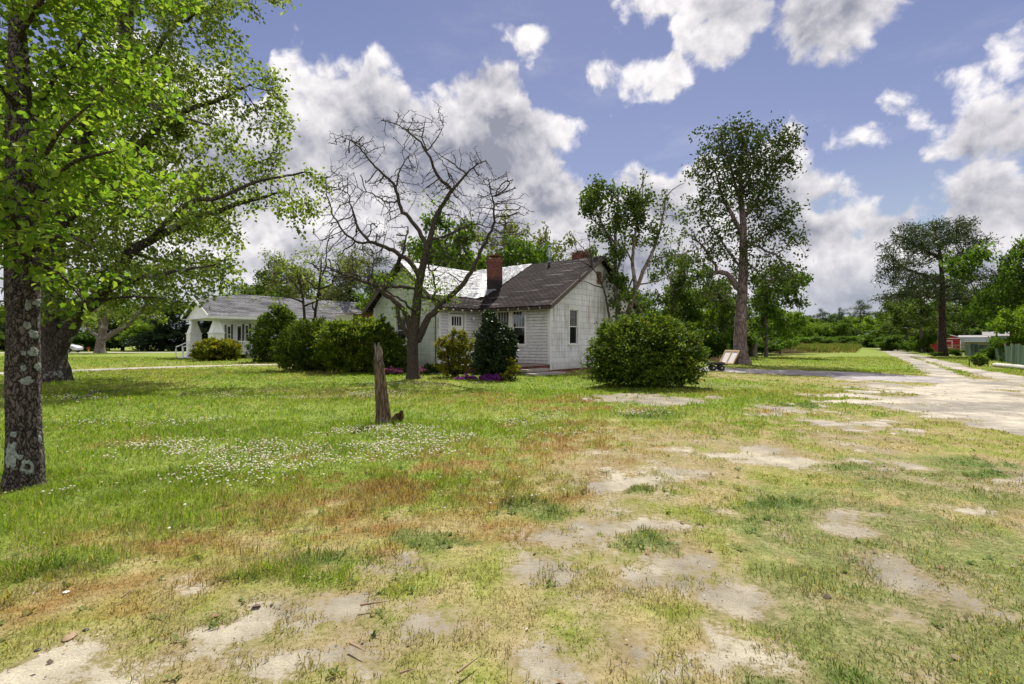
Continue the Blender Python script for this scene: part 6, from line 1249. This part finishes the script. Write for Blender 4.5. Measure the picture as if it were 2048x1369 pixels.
# ------------------------------------------------------------------ cart, window sashes, shed, fences, car
def cart():
    b = G(1433, 742); root = empty('garden_cart', b, 0, 'small black flatbed garden cart with chunky wheels beside the big shrub', 'cart')
    m = MB(); m.box(-.50, .30, -.28, .28, .34, .37); m.box(-.50, .30, -.30, -.28, .33, .41); m.box(-.50, .30, .28, .30, .33, .41); m.build('deck', M['black'], root)
    m = MB(); m.bar((-.48, 0, .30), (.52, 0, .29), .06, .05); m.bar((.12, -.30, .14), (.12, .30, .14), .04); m.bar((-.28, -.30, .14), (-.28, .30, .14), .04)
    [m.bar((x, y, .14), (x + .05, y * .6, .33), .035) for x in (.12, -.28) for y in (-.26, .26)]; m.bar((.30, 0, .30), (.56, 0, .27), .03); m.build('frame', M['black'], root)
    for x in (.12, -.28):
        for y in (-.33, .33):
            m = MB(); m.lathe((x + (.14 if y > 0 else 0), y, .14), [(.05, -.05), (.11, -.055), (.138, -.03), (.14, 0), (.138, .03), (.11, .055), (.05, .05)], 20, 1); w = m.build('wheel', M['tyre'], root, True)
            m = MB(); m.lathe((x + (.14 if y > 0 else 0), y, .14), [(.0, -.058), (.05, -.056), (.05, .056), (0, .058)], 12, 1); m.build('hub', M['metal_grey'], w, True)
    t = b + np.array([.18, -.1, .41]); m = MB(); m.lathe((0, 0, 0), [(.03, -.045), (.09, -.02), (.085, .04), (.03, .075)], 10); o = m.build('stone', M['wood_old'], None, True); o.location = t; o.scale = (1.2, 1, .8); tag(o, 'rounded brown lump resting on the end of the black cart', 'stone')
cart()
def sashes():
    P0, P1 = np.array([13.5, 33.3, .02]), np.array([13.63, 31.5, .02]); e = P1 - P0; Lw = np.linalg.norm(e); e /= Lw; up = np.array([.45, .0, .89]); up -= e * (up @ e); up /= np.linalg.norm(up); nrm = np.cross(up, e); H = .95
    if nrm[1] > 0 and nrm[0] > 0: nrm = -nrm
    root = empty('window_sashes', P0, 0, 'pale wooden double framed panel of old window sashes leaning on the tallest trunk', 'window frame'); Pt = lambda a, h, d=0: tuple(e * a + up * h + nrm * d)
    m = MB(); hx = lambda a0, a1, h0, h1, d0, d1: m.hexa([Pt(a0, h0, d0), Pt(a1, h0, d0), Pt(a1, h0, d1), Pt(a0, h0, d1), Pt(a0, h1, d0), Pt(a1, h1, d0), Pt(a1, h1, d1), Pt(a0, h1, d1)])
    f = .085; hx(0, f, 0, H, 0, .05); hx(Lw - f, Lw, 0, H, 0, .05); hx(Lw / 2 - .05, Lw / 2 + .05, 0, H, 0, .047); hx(f, Lw - f, 0, f, .0, .048); hx(f, Lw - f, H - f, H, 0, .048); m.build('frame', M['wood_new'], root)
    for a0, a1 in ((f, Lw / 2 - .05), (Lw / 2 + .05, Lw - f)): m = MB(); hx = lambda a0, a1, h0, h1, d0, d1: m.hexa([Pt(a0, h0, d0), Pt(a1, h0, d0), Pt(a1, h0, d1), Pt(a0, h0, d1), Pt(a0, h1, d0), Pt(a1, h1, d0), Pt(a1, h1, d1), Pt(a0, h1, d1)]); hx(a0, a1, f, H - f, .005, .015); m.build('panel', M['curtain'], root)
sashes()
def shed():
    b = W(1893, HY, 72); b[2] = 0; root = empty('red_shed', b, -.66, 'small red shed with white trim half hidden behind the big pine', 'shed')
    m = MB(); w, d, h, p = 2.0, 3.0, 1.95, 2.5; m.box(-w, w, 0, d, -.1, h); m.hexa([(-w, 0, h), (w, 0, h), (w, d, h), (-w, d, h), (-.01, 0, p), (.01, 0, p), (.01, d, p), (-.01, d, p)]); m.build('wall', M['red_wall'], root)
    m = MB(); m.slab([(-w - .2, -.2, h - .04), (0, -.2, p + .04), (0, d + .2, p + .04), (-w - .2, d + .2, h - .04)][::-1], .06); m.slab([(0, -.2, p + .04), (w + .2, -.2, h - .04), (w + .2, d + .2, h - .04), (0, d + .2, p + .04)][::-1], .06); m.build('roof', M['grey_roof'], root)
    m = MB(); m.bar((0, -.23, p - .01), (w + .2, -.23, h - .09), .03, .12); m.bar((0, -.23, p - .01), (-w - .2, -.23, h - .09), .03, .12); m.box(-w, w, -.03, -.004, h - .1, h); m.box(w - .1, w + .01, -.03, -.004, 0, h - .1); m.build('trim_board', M['trim_white'], root)
    window(root, 'x', 0, -1, -.35, .55, .75, 1.5, 2, None, 'glass_dark', .1, True, False, 'trim_white')
shed()
def grey_shed():
    b = W(1992, HY, 66); b[2] = 0; root = empty('grey_shed', b, -.72, 'pale grey walled shed seen above the green fence', 'shed')
    m = MB(); siding(m, 'x', 0, -1, -1.0, 1.0, 0, 2.2, .2, .02); siding(m, 'y', 1.0, 1, 0, 2.5, 0, 2.2, .2, .02); siding(m, 'y', -1.0, -1, 0, 2.5, 0, 2.2, .2, .02); m.build('wall', M['grey_wall'], root)
    m = MB(); m.slab([(-1.3, -.3, 2.2), (1.3, -.3, 2.2), (1.3, 1.2, 2.75), (-1.3, 1.2, 2.75)], .08); m.slab([(-1.3, 1.2, 2.75), (1.3, 1.2, 2.75), (1.3, 2.8, 2.2), (-1.3, 2.8, 2.2)], .08); m.build('roof', M['grey_roof'], root)
    window(root, 'x', 0, -1, .0, .5, .9, 1.5, 1, None, 'glass_dark', .08, True, False, 'trim_white')
    b = W(1952, HY, 64); b[2] = 0; root = empty('carport', b, -.70, 'white edged flat carport roof between the red shed and the grey shed', 'carport'); m = MB(); m.box(-1.0, 1.2, 0, 2.5, 1.42, 1.50); m.build('roof', M['trim'], root)
    for x, y in ((-.9, .1), (1.1, .1), (-.9, 2.4), (1.1, 2.4)): m = MB(); m.box(x - .05, x + .05, y - .05, y + .05, -.05, 1.42); m.build('post', M['wood_old'], root)
    m = MB(); m.box(-1.4, 1.3, 2.55, 5, 0, 1.95); m.build('wall', M['grey_wall'], root); m = MB(); m.slab([(-1.6, 2.3, 2.02), (1.5, 2.3, 2.02), (1.5, 5.2, 2.3), (-1.6, 5.2, 2.3)], .06); m.build('shed_roof', M['grey_roof'], root)
grey_shed()
def m_green():
    t = NT('green_boards'); o = t.obj(); s = t.n('ShaderNodeSeparateXYZ'); t.l(o, s.inputs[0]); v = t.mapped(o, (7, 7, .5)); c = t.ramp(t.noise(v, 1.2, 5, .6), [(.3, (.018, .042, .02)), (.55, (.04, .08, .04)), (.75, (.10, .14, .09))]); return t.fin(t.bsdf(c, .85, .2))
M['green_boards'] = m_green()
def fence():
    a, e = G(1931, 711.5), G(2075, 737); d = e - a; L = np.linalg.norm(d); d /= L; root = empty('green_fence', a, math.atan2(d[1], d[0]), 'weathered green board fence running back along the dirt track', 'fence'); rg = np.random.default_rng(3); x = 0; sec = 0
    while x < L:
        w = min(2.4, L - x); tl = rg.uniform(-.05, .05); dr = rg.uniform(-.12, .05); m = MB(); k = 0
        while k < w - .05:
            z = 1.22 + dr + rg.uniform(-.03, .03); y = rg.uniform(-.012, .012); m.hexa([(x + k, y, .02), (x + k + .135, y, .02), (x + k + .135, y + .02, .02), (x + k, y + .02, .02), (x + k + tl, y + tl, z), (x + k + .135 + tl, y + tl, z), (x + k + .135 + tl, y + .02 + tl, z), (x + k + tl, y + .02 + tl, z)]); k += .142
        m.build('board_panel', M['green_boards'], root); m = MB(); m.box(x - .05, x + .05, .05, .15, -.1, 1.3); m.build('post', M['wood_old'], root); x += 2.42
    a, e = G(1893, 711.2), G(1930, 711.4); d = e - a; L = np.linalg.norm(d); d /= L; root = empty('rail_fence', a, math.atan2(d[1], d[0]), 'low tan post and rail fence in front of the red shed', 'fence')
    m = MB(); [m.box(0, L, -.02, .02, z, z + .09) for z in (.35, .7, 1.02)]; m.build('rail', M['wood_new'], root)
    for x in np.linspace(0, L, 3): m = MB(); m.box(x - .05, x + .05, -.08, .02, -.05, 1.15); m.build('post', M['wood_old'], root)
    a = W(1585, HY, 140); a[2] = 0; root = empty('plank_fence', a, 0, 'short grey plank fence far off at the left end of the field', 'fence'); m = MB()
    for k in range(22): m.box(k * .15, k * .15 + .14, 0, .03, 0, 1.75 + .04 * math.sin(k * 3.1))
    m.build('board_panel', M['wood_old'], root); [MBp.build('post', M['wood_old'], root) for MBp in [(lambda q: (q.box(x, x + .1, .035, .13, 0, 1.8), q)[1])(MB()) for x in (0, 1.6, 3.2)]]
fence()
b = G(1957, 733); root = shrub('potted_bush', 'small bush growing through a black metal stand on the right verge', b[1], [(1957, 722, 10, 9, 0, .25), (1948, 718, 7, 5, 0, .2), (1967, 714, 5, 4, 0, .15), (1958, 713, 6, 5, 0, .2), (1968, 722, 5, 6, 0, .15)], 'leaf_fresh', 900, .09, .05, 'bush', 41)
o = np.array(root.location); m = MB(); c = np.array([b[0], b[1], 0]) - o
for x, y in ((-.36, -.2), (.36, -.2), (-.36, .2), (.36, .2)): m.bar(c + (x, y, 0), c + (x, y, .36), .035)
for p, q in (((-.36, -.2), (.36, -.2)), ((.36, -.2), (.36, .2)), ((.36, .2), (-.36, .2)), ((-.36, .2), (-.36, -.2))): m.bar(c + (*p, .36), c + (*q, .36), .03)
so = m.build('metal_stand', M['black'], None); so.location = o; tag(so, 'low black metal stand standing around the small verge bush', 'stand')
b = W(177, HY, 69); b[2] = 0; root = empty('marker_post', b, 0, 'short yellow post with a dark red cap near the parked car', 'post'); m = MB(); m.lathe((0, 0, 0), [(.10, 0), (.10, .05), (.07, .06), (.07, .45), (.09, .46)], 10); m.build('post', M['yellow'], root, True); m = MB(); m.box(-.14, .14, -.12, .12, .46, .72); m.build('cap', M['rust'], root)
def car():
    b = W(126, HY, 67.5); b[2] = .015; root = empty('parked_car', b, 0.05, 'silver car parked on the far road, nose to the right behind the maple trunk', 'car')
    prof = [(-2.05, .45), (-2.08, .75), (-1.95, .98), (-1.45, 1.38), (-.7, 1.47), (.1, 1.42), (.85, 1.02), (1.5, .92), (1.95, .76), (2.08, .58), (2.05, .32)]; n = len(prof); m = MB()
    ws = [.72, .78, .82, .62, .60, .62, .80, .80, .74, .70, .66]
    Lw = [(x, -w, z) for (x, z), w in zip(prof, ws)]; Rw = [(x, w, z) for (x, z), w in zip(prof, ws)]; lo = [(-2.0, -.8, .28), (2.0, -.78, .28)]
    for i in range(n - 1): m.poly([Lw[i], Lw[i + 1], Rw[i + 1], Rw[i]])
    for s in (-1, 1):
        belt = [(-1.98, s * .84, .85), (.8, s * .85, .92), (1.5, s * .82, .84), (2.05, s * .7, .55)]
        m.poly([(-2.05, s * .72, .3), (2.05, s * .66, .3), (2.08, s * .7, .58), (1.95, s * .76, .76), (1.5, s * .84, .90), (.85, s * .86, .98), (-1.95, s * .84, .95), (-2.08, s * .78, .7)])
        m.poly([(-1.95, s * .84, .95), (.85, s * .86, .98), (.1, s * .63, 1.42), (-.7, s * .61, 1.47), (-1.45, s * .63, 1.38)])
    m.poly([(-2.05, -.72, .3), (2.05, -.66, .3), (2.05, .66, .3), (-2.05, .72, .3)]); m.build('body', M['car_paint'], root)
    m = MB()
    for s in (-1, 1): m.poly([(-1.7, s * .84, 1.0), (.66, s * .845, 1.02), (.08, s * .70, 1.36), (-.7, s * .68, 1.40), (-1.36, s * .70, 1.32)])
    m.poly([(.80, -.72, 1.06), (.80, .72, 1.06), (.14, .56, 1.42), (.14, -.56, 1.42)]); m.build('window', M['glass_dark'], root)
    for x in (-1.28, 1.30):
        for s in (-1, 1):
            m = MB(); m.lathe((x, s * .78, .31), [(.18, -.10), (.30, -.09), (.315, 0), (.30, .09), (.18, .10)], 18, 1); w = m.build('wheel', M['tyre'], root, True); m = MB(); m.lathe((x, s * .78, .31), [(.02, -.105), (.18, -.102), (.18, .102), (.02, .105)], 14, 1); m.build('rim', M['metal_grey'], w)
    for s in (-1, 1): m = MB(); m.hexa([(1.72, s * .70 - .09, .66), (2.06, s * .60 - .09, .60), (2.06, s * .60 + .09, .60), (1.72, s * .72 + .09, .66), (1.72, s * .70 - .09, .80), (1.99, s * .60 - .09, .73), (1.99, s * .60 + .09, .73), (1.72, s * .72 + .09, .80)]); m.build('headlight', M['glass'], root)
car()
def brush():
    b = W(1572, HY, 62); b[2] = 0; root = empty('brush_pile', b, 0, 'heap of brown dead branches at the edge of the unmown field', 'brush pile'); rg = np.random.default_rng(8); m = MB()
    for i in range(90): p = np.array([rg.normal(0, 1.1), rg.normal(0, .4), abs(rg.normal(0, .16)) + .05]); d = rg.normal(0, .5, 3) * (1.2, .6, .35) + (.25, 0, .1); m.bar(p - d, p + d, .035)
    m.build('sticks', M['wood_old'], root); b = W(1445, HY, 36); b[2] = 0; root = empty('brush_pile', b, 0, 'small brown brush heap behind the cart', 'brush pile'); m = MB()
    for i in range(50): p = np.array([rg.normal(0, .4), rg.normal(0, .3), abs(rg.normal(0, .14)) + .03]); d = rg.normal(0, .22, 3) * (1, .7, .5); m.bar(p - d, p + d, .022)
    m.build('sticks', M['wood_old'], root)
brush()
# ------------------------------------------------------------------ sky, sun, camera
SUN_EL, SUN_AZ = math.radians(54), math.radians(7)        # azimuth measured from +Y (ahead) towards +X
SKY_K = .075
wd = bpy.data.worlds.new('World'); SC.world = wd; wd.use_nodes = True; T = wd.node_tree; T.nodes.clear()
def wn(typ, **k):
    n = T.nodes.new(typ)
    for a, b in k.items(): setattr(n, a, b)
    return n
def wl(a, b): T.links.new(a, b)
def wm(op, a, b=0.0, c=None, clamp=False):
    n = wn('ShaderNodeMath', operation=op, use_clamp=clamp)
    for i, v in enumerate((a, b, c)):
        if v is None: continue
        if hasattr(v, 'is_output'): wl(v, n.inputs[i])
        else: n.inputs[i].default_value = v
    return n.outputs[0]
def wv(op, a, b=None, s=None):
    n = wn('ShaderNodeVectorMath', operation=op)
    for i, v in enumerate((a, b)):
        if v is None: continue
        if hasattr(v, 'is_output'): wl(v, n.inputs[i])
        else: n.inputs[i].default_value = v
    if s is not None: n.inputs['Scale'].default_value = s
    return n.outputs['Value' if op in ('LENGTH', 'DOT_PRODUCT', 'DISTANCE') else 0]
def wnoise(v, sc, det, rough, dist=0.0, col=False):
    n = wn('ShaderNodeTexNoise'); wl(v, n.inputs['Vector']); n.inputs['Scale'].default_value = sc; n.inputs['Detail'].default_value = det; n.inputs['Roughness'].default_value = rough; n.inputs['Distortion'].default_value = dist
    return n.outputs['Color' if col else 'Fac']
def smooth(x, a, b, o0=0.0, o1=1.0):
    n = wn('ShaderNodeMapRange', interpolation_type='SMOOTHSTEP'); wl(x, n.inputs[0]); n.inputs[1].default_value = a; n.inputs[2].default_value = b; n.inputs[3].default_value = o0; n.inputs[4].default_value = o1; return n.outputs[0]
def wmix(f, a, b):
    n = wn('ShaderNodeMix', data_type='RGBA')
    for i, v in ((0, f), (6, a), (7, b)):
        if hasattr(v, 'is_output'): wl(v, n.inputs[i])
        else: n.inputs[i].default_value = v if np.isscalar(v) else (*v, 1)
    return n.outputs[2]
sky = wn('ShaderNodeTexSky', sky_type='NISHITA'); sky.sun_disc = False; sky.sun_elevation = SUN_EL; sky.sun_rotation = SUN_AZ; sky.air_density = 1.0; sky.dust_density = .3; sky.ozone_density = 2.0
tc = wn('ShaderNodeTexCoord'); d = tc.outputs['Generated']
sx = wn('ShaderNodeSeparateXYZ'); wl(d, sx.inputs[0])
az = wm('ARCTAN2', sx.outputs[0], sx.outputs[1]); el = wm('ARCSINE', sx.outputs[2])
cb = wn('ShaderNodeCombineXYZ'); wl(az, cb.inputs[0]); wl(wm('MULTIPLY', el, 1.5), cb.inputs[1])
wob = wv('SUBTRACT', wnoise(d, 7.0, 4, .55, 0, True), (.5, .5, .5))
p2 = wv('ADD', cb.outputs[0], wv('SCALE', wob, None, .11))
def ae(px, py):
    x = (px - CX) / F; z = (HY - py) / F; return math.atan(x), math.atan(z / math.hypot(1, x))
def blobs(lst, k):
    best = None
    for (px, py, r) in lst:
        a, e = ae(px, py); a1, _ = ae(px + r, py); r = abs(a1 - a)
        v = wm('MULTIPLY_ADD', wv('DISTANCE', p2, (a, e * 1.5, 0)), -k, k * r); best = v if best is None else wm('MAXIMUM', best, v)
    return best
# outline of the cumulus bank along the horizon, then single clouds higher up
BANK = [(-1400, 270), (-500, 160), (0, 100), (300, 60), (430, 80), (520, 165), (560, 135), (620, 115), (700, 112), (780, 122), (840, 180), (880, 172), (920, 140), (960, 122), (1010, 138), (1045, 170), (1070, 215), (1095, 270), (1120, 315), (1150, 355), (1180, 395), (1205, 410), (1235, 390), (1270, 365),
        (1330, 335), (1400, 305), (1480, 295), (1520, 250), (1570, 248), (1610, 295), (1650, 350), (1700, 378), (1760, 395), (1830, 400), (1880, 372), (1940, 345), (2000, 335), (2060, 350), (2400, 300), (3000, 200)]
SPAN = math.radians(75)
fc = wn('ShaderNodeFloatCurve'); cv = fc.mapping.curves[0]; fc.mapping.use_clip = False
pts = [((ae(px, 300)[0] + SPAN) / (2 * SPAN), ae(px, py)[1]) for px, py in BANK]
cv.points[0].location = (0, pts[0][1]); cv.points[1].location = (1, pts[-1][1])
for q in pts: cv.points.new(*q)
fc.mapping.update()
s2 = wn('ShaderNodeSeparateXYZ'); wl(p2, s2.inputs[0])
wl(wm('MULTIPLY_ADD', s2.outputs[0], 1 / (2 * SPAN), .5), fc.inputs[1])
bank = wm('MULTIPLY', wm('SUBTRACT', wm('SUBTRACT', fc.outputs[0], .006), wm('DIVIDE', s2.outputs[1], 1.5)), 8.5)
bank = wm('MINIMUM', bank, 1.2)
HOLES = blobs([(705, 355, 66), (505, 170, 60), (640, 440, 50), (860, 480, 36), (480, 300, 40), (1640, 420, 60), (1580, 545, 50), (1700, 480, 60), (1850, 480, 60), (1780, 340, 30), (560, 420, 40), (1080, 470, 30), (300, 480, 60), (1950, 500, 70), (1740, 560, 40), (1250, 440, 40), (640, 640, 70), (1620, 500, 30), (1780, 415, 36), (2020, 470, 50)], 9)
bank = wm('SUBTRACT', bank, wm('MULTIPLY', wm('MAXIMUM', wm('ADD', HOLES, .10), 0.0), 1.5))
CL = [(1100, 262, 60), (1065, 66, 36), (1192, 150, 44), (1290, 155, 46), (1340, 165, 46), (1155, 246, 40), (1300, 5, 80), (1380, 15, 80), (1480, 40, 95), (1590, 20, 115), (1690, 0, 95), (1450, 90, 55), (1560, 75, 50), (1940, 135, 46), (2000, 95, 46), (2050, 60, 50), (1970, 255, 74), (2050, 240, 110), (1745, 272, 46), (1800, 207, 24), (1835, 222, 18), (1690, 560, 80)]
B = wm('MAXIMUM', bank, blobs(CL, 8))
DK = [(745, 240, 80), (800, 310, 110), (890, 335, 125), (980, 345, 110), (950, 165, 56), (1060, 400, 90), (1045, 240, 50), (500, 330, 80), (700, 560, 110), (1000, 480, 70), (1250, 540, 90), (1900, 540, 80), (1620, 470, 50), (1610, 25, 130), (1500, 20, 90), (1690, 20, 80), (1540, 15, 70), (2030, 280, 80), (1575, 410, 60), (1790, 445, 60), (1880, 440, 60), (2010, 420, 80), (620, 280, 44), (1690, 600, 60), (1330, 410, 60)]
K = blobs(DK, 7)
def puff(v):
    vo = wn('ShaderNodeTexVoronoi', feature='F1', normalize=True); wl(v, vo.inputs['Vector']); vo.inputs['Scale'].default_value = 13; vo.inputs['Detail'].default_value = 2.5; vo.inputs['Roughness'].default_value = .55; vo.inputs['Lacunarity'].default_value = 2.2
    return wm('ADD', wm('MULTIPLY', wm('SUBTRACT', .5, vo.outputs['Distance']), .55), wnoise(v, 7.0, 7, .60))
dq = wv('ADD', d, wv('SCALE', wob, None, .05))
n1 = puff(dq); n2 = puff(wv('ADD', dq, (.004, -.004, .016)))
rest = wm('MULTIPLY', wm('SUBTRACT', wnoise(d, 3.0, 3, .5), .44), 4.0); rest = wm('SUBTRACT', rest, smooth(sx.outputs[1], .1, .4, 0.0, 3.0))
D0 = wm('MAXIMUM', B, rest)
dens = wm('ADD', D0, wm('MULTIPLY', wm('SUBTRACT', n1, .56), 2.3))
alpha = smooth(dens, -.03, .30)
alpha = wm('MAXIMUM', alpha, wm('MULTIPLY', smooth(wnoise(wv('MULTIPLY', d, (2.2, 2.2, 6.0)), 2.0, 5, .6), .50, .78), .16))
relief = wm('MULTIPLY', wm('SUBTRACT', n1, n2), 3.0)
core = smooth(wm('ADD', K, wm('MULTIPLY', wm('SUBTRACT', n1, .55), 1.7)), -.55, .75)
lit = wm('SUBTRACT', wm('ADD', wm('SUBTRACT', .90, wm('MULTIPLY', smooth(dens, .4, 1.3), .20)), relief), wm('MULTIPLY', core, .74), None, True)
ccol = wmix(lit, (.32, .335, .41), (1.05, 1.01, 1.02))
back = smooth(sx.outputs[1], .25, -.5, 1.0, 1.5)  # unseen clouds behind the camera, brightened to light the shaded house front
ccol = wv('SCALE', ccol, None, 1.0); sc = T.nodes[-1]; wl(wm('MULTIPLY', back, CLOUD_K / SKY_K), sc.inputs['Scale'])
tint = wn('ShaderNodeMix', data_type='RGBA', blend_type='MULTIPLY'); tint.inputs[0].default_value = 1; wl(sky.outputs[0], tint.inputs[6]); tint.inputs[7].default_value = (*SKY_TINT, 1)
rp = wn('ShaderNodeValToRGB'); e_ = rp.color_ramp.elements; kk = CLOUD_K / SKY_K
for i, (p, c) in enumerate([(0, (.46, .53, .66)), (.12, (.40, .47, .66)), (.30, (.235, .262, .575)), (.55, (.14, .172, .465)), (1, (.08, .12, .36))]):
    x = e_[i] if i < 2 else e_.new(p); x.position = p; x.color = (*[min(1, v) for v in c], 1)
wl(sx.outputs[2], rp.inputs[0])
grad = wv('SCALE', rp.outputs[0], None, kk)
base = wmix(.72, tint.outputs[2], grad)
fin = wmix(alpha, base, ccol)
fin = wmix(smooth(sx.outputs[2], .17, -.01, 0.0, .85), fin, tuple(v * kk for v in (.50, .545, .63)))
bg = wn('ShaderNodeBackground'); wl(fin, bg.inputs[0]); bg.inputs[1].default_value = SKY_K
wo = wn('ShaderNodeOutputWorld'); wl(bg.outputs[0], wo.inputs[0])
wd.cycles.sampling_method = 'NONE'
sl = bpy.data.lights.new('sun', 'SUN'); sl.energy = SUN_E; sl.angle = math.radians(.55); sl.color = (1.0, .955, .88)
so = bpy.data.objects.new('sun', sl); COL.objects.link(so)
v = Vector((math.sin(SUN_AZ) * math.cos(SUN_EL), math.cos(SUN_AZ) * math.cos(SUN_EL), math.sin(SUN_EL))); so.rotation_euler = v.to_track_quat('Z', 'Y').to_euler(); so.location = v * 60
cam = bpy.data.cameras.new('camera'); cam.sensor_width = 36; cam.lens = 18.0; cam.clip_start = .05; cam.clip_end = 6000
co = bpy.data.objects.new('camera', cam); COL.objects.link(co); co.location = (0, 0, CH); co.rotation_euler = (math.radians(90), 0, 0); SC.camera = co
vs = SC.view_settings; vs.view_transform = 'Standard'; vs.look = 'None'; vs.exposure = EXPO; vs.gamma = 1
SC.render.engine = 'CYCLES'; cy = SC.cycles; cy.max_bounces = 5; cy.diffuse_bounces = 3; cy.glossy_bounces = 2; cy.transmission_bounces = 4; cy.transparent_max_bounces = 8; cy.caustics_reflective = False; cy.caustics_refractive = False; cy.use_adaptive_sampling = True; cy.adaptive_threshold = .015
